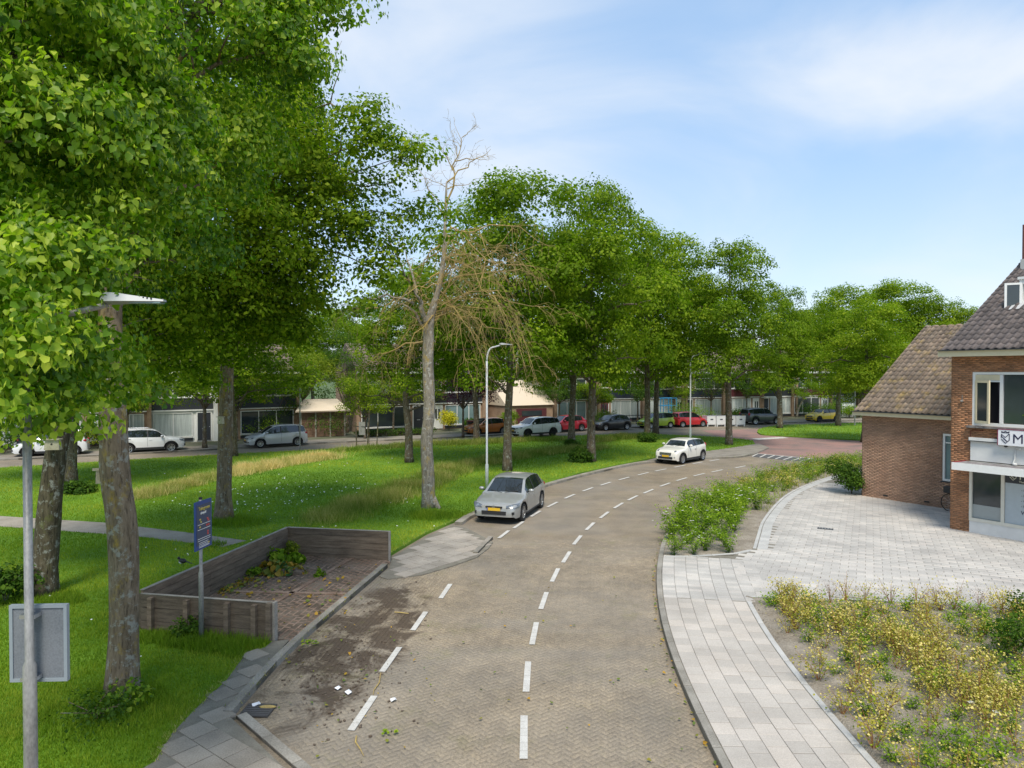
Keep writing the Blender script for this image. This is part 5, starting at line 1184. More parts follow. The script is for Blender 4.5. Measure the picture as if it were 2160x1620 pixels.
p = G(565, 1492, .03); tag(MB().ball((0, 0, 0), (.15, .05, .025), 8, 5).build('bark_piece', TWIG, None, 'all', loc=(p.x, p.y, .04)), 'brown piece of bark lying beside the gutter grate', 'litter')
for k, (pp, lab) in enumerate([([(803, 1420), (800, 1440), (789, 1455), (787, 1466)], 'thin curved dry twig lying below the second left dash'), ([(752, 1552), (750, 1565), (760, 1580), (767, 1594)], 'bent pale twig lying at the bottom of the road'), ([(832, 1291), (845, 1292), (862, 1294)], 'short straight twig lying across the brick gutter')]):
    tag(MB().tube([G(*q, .03) for q in pp], [.012, .012, .009, .005][:len(pp)], 5).build('twig', TWIG), lab, 'twig')
# gutter grate
gp = G(544, 1499, .02); gt = empty('gutter_grate', (gp.x, gp.y, .022), R(88)); tag(gt, 'iron gutter grate in the bricks at the left kerb end', 'drain')
MB().box((0, 0, -.006), (.36, .46, .01)).build('pit', BLACKP, gt); m = MB()
for c, d in (((0, .225, .006), (.42, .03, .02)), ((0, -.225, .006), (.42, .03, .02)), ((.195, 0, .006), (.03, .42, .02)), ((-.195, 0, .006), (.03, .42, .02))): m.box(c, d)
m.build('frame', plain('iron', (.07, .065, .065), .6), gt); 
for i in range(6): MB().box((0, 0, 0), (.035, .42, .02)).build('bar', plain('iron_bar', (.09, .085, .085), .6), gt, loc=(-.15 + i * .06, 0, .007), rot=(0, 0, .0))

# ================================================================ LAMPS, SIGNS, BOXES
def street_lamp(base, H, arm, rot, label, r0=.06, r1=.04, head=.62, low=1.2, pm=LAMPG):
    t = empty('street_lamp', (base.x, base.y, base.z), rot); tag(t, label, 'street lamp', 'street lamps')
    m = MB(); m.tube([(0, 0, -.1), (0, 0, low), (0, 0, low + .05), (0, 0, H - .75)], [r0, r0 * .97, r1 * 1.05, r1], 16, cap=True)
    pts = [(0, 0, H - .75)] + [(.0 + arm * .45 * (1 - math.cos(a)), 0, H - .75 + .62 * math.sin(a)) for a in [math.pi / 2 * i / 8 for i in range(1, 9)]] + [(arm, 0, H - .03)]
    m.build('pole', pm, t, 'all'); MB().tube(pts, [r1 - .006] * (len(pts) - 1) + [r1 * .7], 12).build('arm', pm, t, 'all')
    h = MB(); zz = H
    prof = [(0, .05, .035), (.12, .09, .06), (.30, .115, .055), (.48, .10, .042), (1.0, .04, .012)]
    vs = []
    for s, w, th in prof:
        x = arm - .05 + s * head; z = zz + .02 - s * .015
        vs += [(x, -w, z - th * .4), (x, -w * .7, z + th), (x, w * .7, z + th), (x, w, z - th * .4), (x, 0, z - th * .8)]
    fs = []
    for i in range(len(prof) - 1):
        for k in range(5): fs.append((i * 5 + k, i * 5 + (k + 1) % 5, i * 5 + 5 + (k + 1) % 5, i * 5 + 5 + k))
    fs += [(4, 3, 2, 1, 0), tuple(range(20, 25))]; h.add(vs, fs); hd = h.build('lamp_head', plain('lamp_head_grey', (.34, .355, .36), .45), t, 35)
    MB().box((arm + head * .62, 0, zz - .012), (head * .5, .10, .012)).build('lens', TEAL, hd)
    m = MB()
    for i in range(7): m.box((arm - .05 + head * (.46 + i * .06), 0, zz + .045 - i * .0035), (.012, .12, .012))
    m.build('cooling_fins', DARKP, hd); return t
PB = Vector((-4.43, 6.4, .1))
l1 = street_lamp(PB, 6.05, .72, R(4), 'tall grey lamp post nearest the camera with a flat lamp head among the leaves', r0=.058, r1=.036, head=.56, low=2.7, pm=GALV)
street_lamp(G(1027, 1036, .1), 6.65, .62, R(12), 'pale lamp post rising behind the silver hatchback', r0=.075, r1=.045)
street_lamp(G(1456, 938, .1), 6.75, .66, R(10), 'lamp post on the green behind the white compact car', r0=.08, r1=.05)
m = MB(); q_ = G(633, 948, .1); tp = empty('signpost', tuple(q_)); tag(tp, 'thin grey post in front of the silver minivan tail', 'post'); m.tube([(0, 0, -.1), (0, 0, 4.4)], .045, 8); m.build('pole', GALV, tp)
q_ = G(1803, 897, .1); tp = empty('lamp_pole', tuple(q_)); tag(tp, 'thin grey lamp pole on the grass island next to the annex', 'post'); MB().tube([(0, 0, -.1), (0, 0, 6.5)], [.07, .045], 8).build('pole', GALV, tp); MB().box((.2, 0, 6.5), (.5, .12, .06)).build('lamp_head', GALV, tp)
# back of the sign on the near pole
sgp = empty('traffic_sign', (PB.x - .06, PB.y + .12, 2.97), R(3)); tag(sgp, 'blank grey back of a rectangular traffic sign clamped to the near lamp post', 'sign')
MB().box((.07, 0, 0), (.46, .02, .66)).build('panel', pmix('sign_back_grey', (.14, .155, .175), (.19, .205, .225), 4, .6, .05, world=True), sgp)
m = MB()
for c, d in (((.07, 0, .345), (.52, .045, .03)), ((.07, 0, -.345), (.52, .045, .03)), ((-.175, 0, 0), (.03, .045, .66)), ((.315, 0, 0), (.03, .045, .66))): m.box(c, d)
m.build('frame', plain('sign_frame', (.26, .30, .33), .45), sgp)
for z in (.28, -.30): MB().box((.03, -.065, z), (.14, .10, .035)).build('clamp', CHROME, sgp)
MB().box((.005, -.09, -.28), (.02, .05, .10)).build('blue_tag', SIGNBLUE, sgp)
# blue notice
bs = G(425, 1353, .1); sn = empty('notice_sign', tuple(bs), R(84)); tag(sn, 'dark blue notice board with yellow heading on a grey post before the plank bay', 'sign')
MB().tube([(0, 0, -.1), (0, 0, 1.38), (0, 0, 1.42), (0, 0, 2.86)], [.048, .046, .033, .031], 12).build('post', GALV, sn, 'all'); MB().tube([(0, 0, 2.86), (0, 0, 2.9)], .036, 10).build('cap', BLACKP, sn)
MB().box((0, -.05, 2.36), (.60, .03, .96)).build('panel', SIGNBLUE, sn); pn = MB().box((0, -.068, 2.37), (.52, .008, .80)).build('print', plain('slate_print', (.055, .07, .12), .5), sn)
YL = plain('yellow_print', (.55, .45, .10), .5); RDP = plain('red_print', (.55, .08, .07), .5)
text('Tuingroen', sn, (-.20, -.075, 2.66), .10, YL); text('simpel', sn, (-.13, -.075, 2.58), .08, WHITE)
m = MB()
for z in (2.38, 2.28, 2.10, 2.06): m.box((.0, -.075, z), (.46, .004, .008))
for i in range(3): m.box((-.02, -.075, 2.015 - i * .03), (.34, .004, .008))
m.box((.0, -.075, 1.93), (.38, .004, .012)); m.build('lines', WHITE, sn)
m = MB()
for x, z in ((.13, 2.46), (.16, 2.42), (.10, 2.33), (.17, 2.33), (.14, 2.20), (.14, 2.15)): m.box((x, -.075, z), (.05, .004, .035))
m.build('red_symbols', RDP, sn); m = MB()
for x, z in ((-.14, 2.48), (-.11, 2.43), (-.15, 2.33), (.17, 1.97)): m.box((x, -.075, z), (.05, .004, .03))
m.build('yellow_symbols', YL, sn)
# nest boxes / pale wraps on the trunks
def nestbox(p, rz, label, w=.2, h=.2, d=.14):
    t = empty('nest_box', tuple(p), rz); tag(t, label, 'nest box'); m = pmix('pale_wood_box', (.38, .33, .22), (.55, .50, .36), 6, .8, world=True)
    MB().box((0, 0, 0), (w, d, h), taper=.12).build('box', m, t); MB().box((0, -.02, h / 2 + .012), (w + .03, d + .05, .024)).build('lid', m, t); MB().tube([(0, -d / 2 - .002, .02), (0, -d / 2 + .01, .02)], .022, 10).build('entrance', BLACKP, t)
nestbox(P(112, 938, D1 - .34), R(8), 'pale wooden box fixed high on the leaning dark trunk', .34, .24, .16)
nestbox(P(211, 1005, D2 - .05), R(-60), 'small pale wooden box on the left side of the nearest trunk', .15, .22, .13)
nestbox(P(466, 887, D3 - .28), R(-20), 'white weathered box on the left side of the mossy trunk', .2, .24, .14)
# staked sapling with grey board
sp_ = G(764, 941, .1); st = empty('tree_stakes', tuple(sp_)); tag(st, 'three dark tree stakes with a grey board at the edge of the green', 'stakes')
for dx, dy in ((-.45, 0), (.45, -.1), (1.05, .6)): MB().tube([(dx * .9, dy, -.1), (dx, dy, 1.75)], .045, 7).build('stake', BARKK, st)
MB().box((-.0, -.05, 1.3), (.45, .03, .95)).build('board', GALV, st); MB().tube([(-.45, 0, 1.45), (.45, -.1, 1.4), (1.05, .6, 1.4)], .03, 5).build('strap', BLACKP, st)
MB().tube([(.45, .2, 0), (.47, .22, 2.6)], .03, 6).build('sapling_trunk', BARK, st)
# magpie on the planks
mg = empty('magpie', (G(385, 1198, .86).x, G(385, 1198, .86).y, .93), R(160)); tag(mg, 'black and white magpie perched on the side planks of the bay', 'bird')
m = MB(); m.ball((0, 0, .10), (.11, .06, .06), 10, 7); m.ball((.11, 0, .155), (.04, .033, .033), 8, 6); m.add([(.145, .01, .155), (.145, -.01, .155), (.19, 0, .145)], [(0, 1, 2)]); m.add([(-.08, .025, .11), (-.08, -.025, .11), (-.30, -.02, .06), (-.30, .02, .06), (-.08, 0, .09)], [(0, 1, 2, 3), (4, 1, 0), (4, 3, 2)])
m.build('body', BLACKP, mg, 'all'); m = MB(); m.ball((.03, 0, .075), (.07, .055, .045), 8, 6); m.build('belly', WHITE, mg, 'all'); m = MB(); m.tube([(.0, .02, .06), (0, .02, -.02)], .006, 4); m.tube([(.0, -.02, .06), (0, -.02, -.02)], .006, 4); m.build('legs', BLACKP, mg)
# ================================================================ HOUSES ACROSS THE STREET
HBR = pmix('terrace_brick', (0.26, 0.17, 0.115), (0.42, 0.29, 0.20), 1.5, .9, .2, 30, world=True)
HRF = pmix('terrace_roof_tile', (0.10, 0.075, 0.065), (0.22, 0.16, 0.13), 2.5, .85, .3, 14, world=True)
BEIGE = plain('beige_render', (0.66, 0.55, 0.42), .8); MAROON = plain('maroon_panel', (0.10, 0.022, 0.028), .6); NAVYP = plain('dark_blue_panel', (0.035, 0.045, 0.07), .6); BROWNW = pmix('brown_fence_wood', (0.12, 0.07, 0.045), (0.24, 0.15, 0.10), 5, .9, .3, 30, world=True, vary=.2)
def window(parent, x, z, w, h, y=0, glass=GLASS, mull=1, fr=WHITE, name='window'):
    m = MB(); f = .07
    for c, d in (((x, y - .03, z + h / 2 - f / 2), (w, .08, f)), ((x, y - .03, z - h / 2 + f / 2), (w, .08, f)), ((x - w / 2 + f / 2, y - .03, z), (f, .081, h - 2 * f)), ((x + w / 2 - f / 2, y - .03, z), (f, .081, h - 2 * f))): m.box(c, d)
    for i in range(mull): m.box((x - w / 2 + w * (i + 1) / (mull + 1), y - .03, z), (.06, .079, h - 2 * f))
    o = m.build(name, fr, parent); MB().box((x, y - .012, z), (w - 2 * f + .01, .02, h - 2 * f + .01)).build('pane', glass, o)
    MB().box((x, y - .07, z - h / 2 - .03), (w + .1, .14, .05)).build('sill', WHITE, o); return o
def door(parent, x, w=.95, h=2.15, y=0, mat=DARKP, lights=True):
    m = MB(); m.box((x, y - .03, .1 + h / 2), (w, .06, h)); o = m.build('door', mat, parent)
    f = MB(); f.box((x - w / 2 - .04, y - .03, .1 + h / 2), (.08, .1, h)); f.box((x + w / 2 + .04, y - .03, .1 + h / 2), (.08, .1, h)); f.box((x, y - .03, .1 + h + .04), (w + .16, .1, .08)); f.build('door_frame', WHITE, o)
    if lights:
        for dx in (-.16, .16): MB().box((x + dx, y - .065, 1.5), (.18, .02, .9)).build('pane', GLASS, o)
    MB().box((x, y - .07, 1.0), (.3, .03, .07)).build('letter_slot', CHROME, o); MB().ball((x + w * .4, y - .09, 1.15), (.035, .05, .035), 8, 5).build('handle', CHROME, o); return o
def house(p, rz, w, label, wall=HBR, panel=DARKP, pier=HBR, flip=False, doorm=DARKP, glass=GLASS, glass2=CURT, H=5.5, porch=False, group='terraced houses across the street', depth=8.5):
    t = empty('terraced_house', (p.x, p.y, .09), rz); tag(t, label, 'house', group); s = -1 if flip else 1
    MB().box((0, depth / 2, H / 2), (w, depth, H)).build('wall', wall, t)
    rise = depth / 2 * .62; m = MB(); e = .35; x0, x1 = -w / 2, w / 2
    m.add([(x0, -e, H - .05), (x1, -e, H - .05), (x1, depth / 2, H + rise), (x0, depth / 2, H + rise), (x1, depth + e, H - .05), (x0, depth + e, H - .05)], [(0, 1, 2, 3), (3, 2, 4, 5), (0, 3, 5), (1, 4, 2)])
    rf = m.build('roof', HRF, t); rr = MB()
    MB().box((s * w * .36, depth / 2 + .1, H + rise + .35), (.7, .7, 1.3)).build('chimney', HBR, rf)
    for i in range(9): rr.box((0, -e + (depth / 2 + e) * (i + .5) / 9, H - .03 + (rise + .05) * (i + .5) / 9), (w, .05, .05))
    rr.build('tile_course', HRF, rf); MB().box((0, -e - .04, H - .12), (w, .05, .2)).build('fascia', WHITE, t)
    for k, sx in enumerate((-1, 1)): MB().box((sx * (w / 2 - .16), -.14, H / 2), (.30, .26, H)).build('pier', pier, t)
    ww = w - 2.3
    window(t, s * (-.65), 1.35, ww, 1.9, glass=glass2, mull=2); window(t, s * (-.65), 4.1, ww, 1.25, glass=glass, mull=2)
    window(t, s * (w / 2 - 1.0), 4.2, .8, 1.0, glass=glass, mull=0)
    MB().box((0, -.05, 2.95), (w - .64, .08, .85)).build('panel', panel, t); MB().box((0, -.09, 2.47), (w - .64, .12, .09)).build('trim_board', WHITE, t); MB().box((s * -.65, -.05, .26), (ww, .06, .32)).build('lower_panel', DARKP, t)
    door(t, s * (w / 2 - .98), mat=doorm, lights=doorm is not DARKP)
    if porch: MB().box((s * (w / 2 - .98), -.6, 2.4), (1.6, 1.1, .12)).build('porch_roof', WHITE, t)
    return t
FOL = Line(offset(fk, 7.6))
def at_px(x, off=7.6):
    l = Line(offset(fk, off)); best = None
    for i in range(800):
        p, t = l.at(l.len * i / 799); px = 1080 + p.x / p.y * F if p.y > 1 else -9999
        if best is None or abs(px - x) < best[0]: best = (abs(px - x), p, t)
    return best[1], math.atan2(best[2].y, best[2].x)
HS = [(365, 6.4, 'white-painted terraced house with anthracite door and tall curtained window', dict(wall=WHITE, pier=WHITE, panel=DARKP, doorm=DARKP)),
      (215, 6.4, 'terraced house mostly behind the nearest trunk left of the white-painted one', dict(panel=DARKP, flip=True)),
      (70, 6.6, 'brick terraced house at the far left behind the white compact car', dict()),
      (545, 6.6, 'brick house with dark glazing hidden by shrubs behind the silver minivan', dict(panel=NAVYP, glass2=GLASS, flip=True)),
      (830, 6.8, 'brick house with white curtains upstairs and a wide window over a dark panel', dict(glass=CURT, glass2=GLASS)),
      (965, 6.2, 'brick house with white glazed front door behind the purple plum', dict(doorm=WHITE, glass2=TEAL, flip=True)),
      (1215, 6.0, 'brick terraced house with teal conservatory window behind the red hatchback', dict(glass2=TEAL)),
      (1310, 6.0, 'brick terraced house with orange-brown door post behind the black hatchback', dict(panel=NAVYP, flip=True, doorm=MAROON)),
      (1400, 6.0, 'brick terraced house with climbing frame garden behind the lime car', dict(panel=NAVYP, doorm=WHITE)),
      (1485, 6.0, 'brick terraced house with dark blue panel behind the small red car', dict(panel=NAVYP, flip=True)),
      (1565, 6.0, 'brick terraced house with maroon panel behind the white containers', dict(panel=MAROON, doorm=WHITE)),
      (1640, 6.0, 'brick terraced house with dark porch door behind the dark grey off-roader', dict(panel=DARKP, flip=True, porch=True)),
      (1712, 6.0, 'brick terraced house with maroon panel behind the yellow car', dict(panel=MAROON, doorm=WHITE, glass2=GLASS)),
      (1778, 6.0, 'brick terraced house with white garden gate behind the island lindens', dict(panel=DARKP, flip=True)),
      (1842, 6.0, 'last brick terraced house beside the annex wall with dark blue panel', dict(panel=NAVYP, glass2=GLASS))]
for x, w, lab, kw in HS:
    p, a = at_px(x, 6.2 if x < 600 else 7.6); house(p, a, w, lab, **kw)
# beige gabled house with garage
p, a = at_px(1118, 5.6); t = empty('garage_house', (p.x, p.y, .09), a); tag(t, 'low beige sloping-roofed building with brown garage behind the white off-roader', 'house')
MB().box((0, 2.5, 1.1), (5.6, 5, 2.2)).build('wall', HBR, t); MB().box((.2, -.03, .95), (3.6, .06, 1.7)).build('garage_door', MAROON, t); MB().box((.2, -.08, 1.35), (2.4, .04, .5)).build('window', GLASS, t)
m = MB(); m.add([(-2.9, -.2, 2.15), (2.9, -.2, 2.15), (2.9, 3, 4.6), (-2.9, 3, 4.6), (2.9, 5.3, 2.15), (-2.9, 5.3, 2.15)], [(0, 1, 2, 3), (3, 2, 4, 5), (0, 3, 5), (1, 4, 2)]); m.build('roof', BEIGE, t)
# shed and plank fence left of centre
p, a = at_px(683, 4.8); t = empty('garden_shed', (p.x, p.y, .09), a); tag(t, 'brown plank shed with pale canopy roof between two houses', 'shed')
for i in range(11): MB().box((0, 0, 0), (3.6, .05, .17)).build('plank', BROWNW, t, loc=(0, 0, .12 + i * .185))
for x in (-1.8, -.6, .6, 1.8): MB().box((x, -.05, 1.1), (.12, .1, 2.2)).build('post', PLT, t)
m = MB(); m.add([(-2.3, -.5, 2.2), (2.2, -.5, 2.2), (1.6, 2, 3.1), (-1.2, 2, 3.1)], [(0, 1, 2, 3)]); m.add([(-2.3, -.5, 2.12), (2.2, -.5, 2.12), (1.6, 2, 3.02), (-1.2, 2, 3.02)], [(3, 2, 1, 0)]); m.build('roof', BEIGE, t)
MB().box((0, 1.6, 1.1), (3.4, 2.8, 2.1)).build('shed_body', BROWNW, t)
# low hedge with white pickets in front of the house behind the dead tree
p, a = at_px(835, 3.2); t = empty('low_hedge', (p.x, p.y, .09), a); tag(t, 'low clipped hedge along the pavement left of the dead tree', 'hedge')
lo = [(i * .5 - 3.2, 0, .3, .35, .3, .32) for i in range(14)]; tag(link('foliage', crown_mesh('foliage', lo, 4200, .09, LEAFD, 7, clump=.2), t), kind='stuff')
MB().box((0, .05, .22), (6.4, .25, .4)).build('stems', BARKK, t)
def bin_(p, rz, lab, lid):
    t = empty('wheelie_bin', (p.x, p.y, .1), rz); tag(t, lab, 'bin', 'wheelie bins'); MB().box((0, 0, .5), (.56, .60, .95), taper=-.12).build('body', BLACKP, t); m = MB(); m.box((0, .02, 1.02), (.68, .74, .09)); m.box((0, .38, 1.0), (.5, .08, .08)); m.build('lid', lid, t)
    for s in (-1, 1): MB().tube([(s * .28, .28, .1), (s * .33, .28, .1)], .1, 10).build('wheel', TYRE, t)
REDL = plain('red_lid', (.50, .025, .03), .5)
bin_(G(445, 929, .1), .4, 'black wheelie bin with red lid by the white house', REDL); bin_(G(993, 912, .1), .3, 'black wheelie bin with dull red lid behind the orange hatchback', MAROON)
# white containers in a row
CW = plain('container_white', (.74, .75, .76), .5, dirt=.2)
for i, x in enumerate((1496, 1516, 1538, 1557)):
    p = G(x, 899, 0); t = empty('white_container', (p.x, p.y, 0), R(14)); tag(t, ['leftmost white open-topped container, next to the small red car', 'second white container from the small red car, with printed label', 'third white container, behind the free-standing linden trunk', 'white container nearest the dark grey off-roader'][i], 'container', 'white containers by the kerb')
    m = MB(); m.box((0, 0, .62), (.98, .98, .85), taper=-.08); m.build('tub', CW, t); MB().box((0, 0, 1.06), (1.08, 1.08, .06)).build('rim', CW, t); MB().box((0, 0, 1.095), (.92, .92, .02)).build('lid', DARKP, t)
    for sx in (-1, 1):
        for sy in (-1, 1): MB().box((sx * .43, sy * .43, .16), (.09, .09, .32)).build('leg', CW, t)
    MB().box((0, -.515, .72), (.3, .01, .12)).build('label', DARKP, t)
# garden bits
p, a = at_px(1412, 3.8); t = empty('climbing_frame', (p.x, p.y, .1), a); tag(t, 'blue climbing frame in the garden behind the lime car', 'play frame'); BL = plain('bright_blue', (.03, .22, .42), .5)
m = MB()
for x in (-1, 0, 1):
    for y in (0, 1): m.tube([(x, y, 0), (x, y, 2.6)], .05, 6)
for z in (1.0, 1.8, 2.6):
    for y in (0, 1): m.tube([(-1, y, z), (1, y, z)], .04, 6)
m.build('frame', BL, t); MB().box((2.2, 0, 1.0), (1.8, .5, .4), rz=.2).build('slide', BL, t)
p, a = at_px(1215, 3.0)
for dx in (-.5, .6):
    q = p + Vector((dx, dx * .3, 0)); t = empty('garden_chair', (q.x, q.y, .1), a + dx); tag(t, 'white plastic garden chair, %s of two behind the red hatchback' % ('the left' if dx < 0 else 'the right'), 'chair', 'white garden chairs')
    MB().box((0, 0, .45), (.5, .5, .05)).build('seat', WHITE, t); MB().box((0, .24, .75), (.5, .05, .6)).build('backrest', WHITE, t)
    for sx in (-1, 1):
        for sy in (-1, 1): MB().box((sx * .22, sy * .22, .22), (.05, .05, .44)).build('leg', WHITE, t)
        MB().box((sx * .26, 0, .66), (.05, .5, .04)).build('armrest', WHITE, t)
p, a = at_px(1790, 3.2); t = empty('garden_gate', (p.x, p.y, .1), a); tag(t, 'white slatted garden gate right of the island linden', 'gate'); MB().box((0, 0, 1.5), (2.2, .06, .08)).build('rail', WHITE, t); MB().box((0, 0, .4), (2.2, .06, .08)).build('rail', WHITE, t)
for i in range(8): MB().box((0, 0, 0), (.1, .05, 1.6)).build('slat', WHITE, t, loc=(-1 + i * .285, 0, .9))
p, a = at_px(1332, 3.2); t = empty('black_railing', (p.x, p.y, .1), a); tag(t, 'low black garden railing behind the lime car front', 'fence')
for z in (.3, .9): MB().tube([(-2.6, 0, z), (2.6, 0, z)], .035, 6).build('rail', BLACKP, t)
for i in range(14): MB().tube([(0, 0, 0), (0, 0, 1)], .02, 5).build('bar', BLACKP, t, loc=(-2.5 + i * .385, 0, 0))

# ================================================================ CARS
def paint(name, c, metal=.0, dirt=.05): return plain(name, c, .30, metal, coat=.8, dirt=dirt, scale=3)
LEDM = plain('headlamp_glass', (0.13, 0.15, 0.18), .12, spec=.9); TAILM = plain('tail_lamp_red', (0.35, 0.012, 0.015), .2); PLATE = plain('yellow_plate', (0.72, 0.45, 0.03), .5); TRIM = plain('black_trim', (0.02, 0.02, 0.022), .6)
EUB = plain('plate_blue', (.02, .05, .35), .5)
def wheel_meshes(r, w, spokes=5, dark=False):
    m = MB(); pr = [(r * .66, w * .44), (r * .90, w * .5), (r * .985, w * .38), (r, 0), (r * .985, -w * .38), (r * .90, -w * .5), (r * .66, -w * .44)]; n = 28; vs = []; fs = []
    for i in range(n):
        a = 2 * math.pi * i / n
        for q, y in pr: vs.append((q * math.cos(a), y, q * math.sin(a)))
    k = len(pr)
    for i in range(n):
        for j in range(k - 1): fs.append((i * k + j, ((i + 1) % n) * k + j, ((i + 1) % n) * k + j + 1, i * k + j + 1))
    m.add(vs, fs); ty = m.mesh('tyre', TYRE, 'all')
    m = MB(); yo = -w * .34
    m.tube([(0, w * .1, 0), (0, w * .12, 0)], r * .65, 24, mi=1)
    ring = [(r * .67, -w * .44), (r * .60, -w * .40), (r * .60, w * .1)]; vs = []; fs = []
    for i in range(n):
        a = 2 * math.pi * i / n
        for q, y in ring: vs.append((q * math.cos(a), y, q * math.sin(a)))
    for i in range(n):
        for j in range(2): fs.append((i * 3 + j, ((i + 1) % n) * 3 + j, ((i + 1) % n) * 3 + j + 1, i * 3 + j + 1))
    m.add(vs, fs, 0)
    for i in range(spokes):
        M_ = Matrix.Rotation(2 * math.pi * i / spokes, 4, 'Y')
        for dz in ((-.055, .055) if spokes < 8 else (0,)): m.add([M_ @ Vector(v) for v in [(r * .08, yo, dz * r - .03 * r), (r * .62, yo - .01, dz * r * 2.6 - .045 * r), (r * .62, yo - .01, dz * r * 2.6 + .045 * r), (r * .08, yo, dz * r + .03 * r), (r * .08, yo + .05, dz * r - .03 * r), (r * .62, yo + .04, dz * r * 2.6 - .045 * r), (r * .62, yo + .04, dz * r * 2.6 + .045 * r), (r * .08, yo + .05, dz * r + .03 * r)]], [(0, 1, 2, 3), (0, 4, 5, 1), (3, 2, 6, 7)], 0)
    m.tube([(0, yo + .04, 0), (0, yo - .012, 0)], r * .13, 12, mi=0)
    return ty, m.mesh('rim', [TRIM if dark else CHROME, TRIM])
WM = {}
def car(name, label, loc, heading, paintm, L=4.2, Wd=1.78, H=1.46, wb=2.6, fo=.83, r=.315, prof='hatch', roofm=None, clad=False, rails=False, face='right', facing='plain', spokes=5, darkrim=False, doors=4, grille='slim', tow=False, bonnet=None, detail=False):
    """local frame: x forward (nose at +L/2), y left, z up"""
    t = empty(name, (loc.x, loc.y, 0.012), heading); tag(t, label, 'car', 'parked cars')
    X = lambda s: L / 2 - s * L                     # s = 0 nose, 1 tail
    P_ = {'hatch': [(0, .42), (.004, .56), (.02, .66), (.06, .74), (.14, .83), (.245, .90), (.275, .935), (.43, 1.37), (.50, 1.435), (.62, 1.46), (.76, 1.43), (.85, 1.37), (.878, 1.31), (.965, 1.0), (.985, .88), (.998, .62), (1, .42)],
          'mini': [(0, .42), (.004, .60), (.02, .72), (.06, .82), (.15, .90), (.27, .95), (.30, .98), (.40, 1.31), (.45, 1.38), (.60, 1.41), (.78, 1.38), (.90, 1.33), (.925, 1.28), (.965, .98), (.985, .84), (.996, .62), (1, .42)],
          'suv': [(0, .48), (.004, .66), (.02, .84), (.07, .93), (.15, 1.0), (.24, 1.05), (.265, 1.08), (.40, 1.52), (.47, 1.60), (.62, 1.64), (.80, 1.61), (.91, 1.53), (.935, 1.46), (.972, 1.10), (.988, .96), (.998, .72), (1, .46)],
          'mpv': [(0, .42), (.004, .56), (.02, .70), (.06, .79), (.13, .88), (.20, .96), (.225, .99), (.40, 1.45), (.47, 1.54), (.62, 1.58), (.80, 1.56), (.915, 1.50), (.94, 1.43), (.975, 1.02), (.99, .88), (.998, .64), (1, .42)],
          'box': [(0, .48), (.004, .64), (.02, .86), (.07, .98), (.15, 1.03), (.25, 1.06), (.28, 1.09), (.38, 1.50), (.44, 1.60), (.62, 1.64), (.82, 1.62), (.935, 1.57), (.955, 1.50), (.975, 1.12), (.988, 1.0), (.998, .72), (1, .46)]}[prof]
    top0 = max(z for _, z in P_); ps = np.array([p[0] for p in P_]); pz = np.array([p[1] for p in P_]) * (H / top0)
    zt = lambda s: float(np.interp(s, ps, pz))
    s_ws, s_rf = P_[6][0], P_[8][0]; s_rr, s_rg = P_[12][0], P_[13][0]; zb0 = P_[6][1] * H / top0
    belt = lambda s: zb0 - .01 + (.075 * max(0, (s - s_ws)) / .65)
    sill = {'suv': .30, 'box': .30}.get(prof, .22)
    xf, xr = L / 2 - fo, L / 2 - fo - wb; ra = r + .055
    ss = sorted(set([0, .004, .012, .02, .04, .06] + [round(.06 + i * .018, 4) for i in range(50)] + [p[0] for p in P_] + [.985, .993, .998, 1] + [(L / 2 - (xw + k * ra)) / L for xw in (xf, xr) for k in (-1.0, -.97, -.88, -.7, -.45, -.2, 0, .2, .45, .7, .88, .97, 1.0)]))
    ss = [s for s in ss if 0 <= s <= 1]; ss = [s for i, s in enumerate(ss) if i == 0 or s - ss[i - 1] > .0018]
    plan = lambda s: float(np.interp(s, [0, .006, .02, .05, .10, .2, .4, .7, .85, .94, .98, .995, 1], [.70, .77, .84, .91, .96, .99, 1, 1, .985, .95, .90, .84, .80]))
    rings = []
    for s in ss:
        x = X(s); W2 = Wd / 2 * plan(s); z = zt(s); zb = min(belt(s), z - .03); zs = sill + (.06 if s < .03 or s > .97 else 0)
        for xw in (xf, xr):
            dd = abs(x - xw)
            if dd < ra: zs = max(zs, r + math.sqrt(max(0, ra * ra - dd * dd)) * .97)
        zs = min(zs, zb - .10); cab = max(0, min(1, (z - zb0) / max(.01, H - .05 - zb0))) if s_ws - .01 < s < s_rg + .01 else 0
        wt = W2 * ((.90 if s < .5 else .88) * (1 - cab) + .715 * cab); wbl = W2 * (.955 if s_ws - .02 < s < s_rg + .02 else .955)
        cz = .03 if cab > .3 else .022
        pts = [(0, z + cz * .6), (wt * .5, z + cz * .42), (wt * .86, z - .004), (wt, z - .03 if cab > .05 else z - .018)]
        zz = zb if z - zb > .05 else z - .05
        pts += [(wbl, zz), (W2 * .995, zs + (zz - zs) * .80), (W2, zs + (zz - zs) * .50), (W2 * .99, zs + (zz - zs) * .18), (W2 * .965, zs)]
        rings.append([(x, y, q) for y, q in pts])
    K = 9; V = []
    for rg_ in rings:
        V += rg_ + [(x, -y, z) for x, y, z in rg_[1:]]
    NR = 2 * K - 1
    idx = lambda i, k: i * NR + (k if k >= 0 else K - 1 - k)     # k<0 is the other flank
    cats = {'body': [], 'windscreen': [], 'rear_window': [], 'roof': []}; sides = {}
    pill = {4: [(.0, .0)], 2: []}
    sb = s_rf + .02; smid = (xf + xr) / 2; s_b = .5 + ( -smid) / L + .035
    wins = [(s_ws + .055, s_b - .012), (s_b + .012, (s_b + s_rr) / 2 + .095), ((s_b + s_rr) / 2 + .112, s_rr - (.025 if prof == 'hatch' else -.005))] if doors == 4 else [(s_ws + .06, s_b + .035), (s_b + .065, s_rr)]
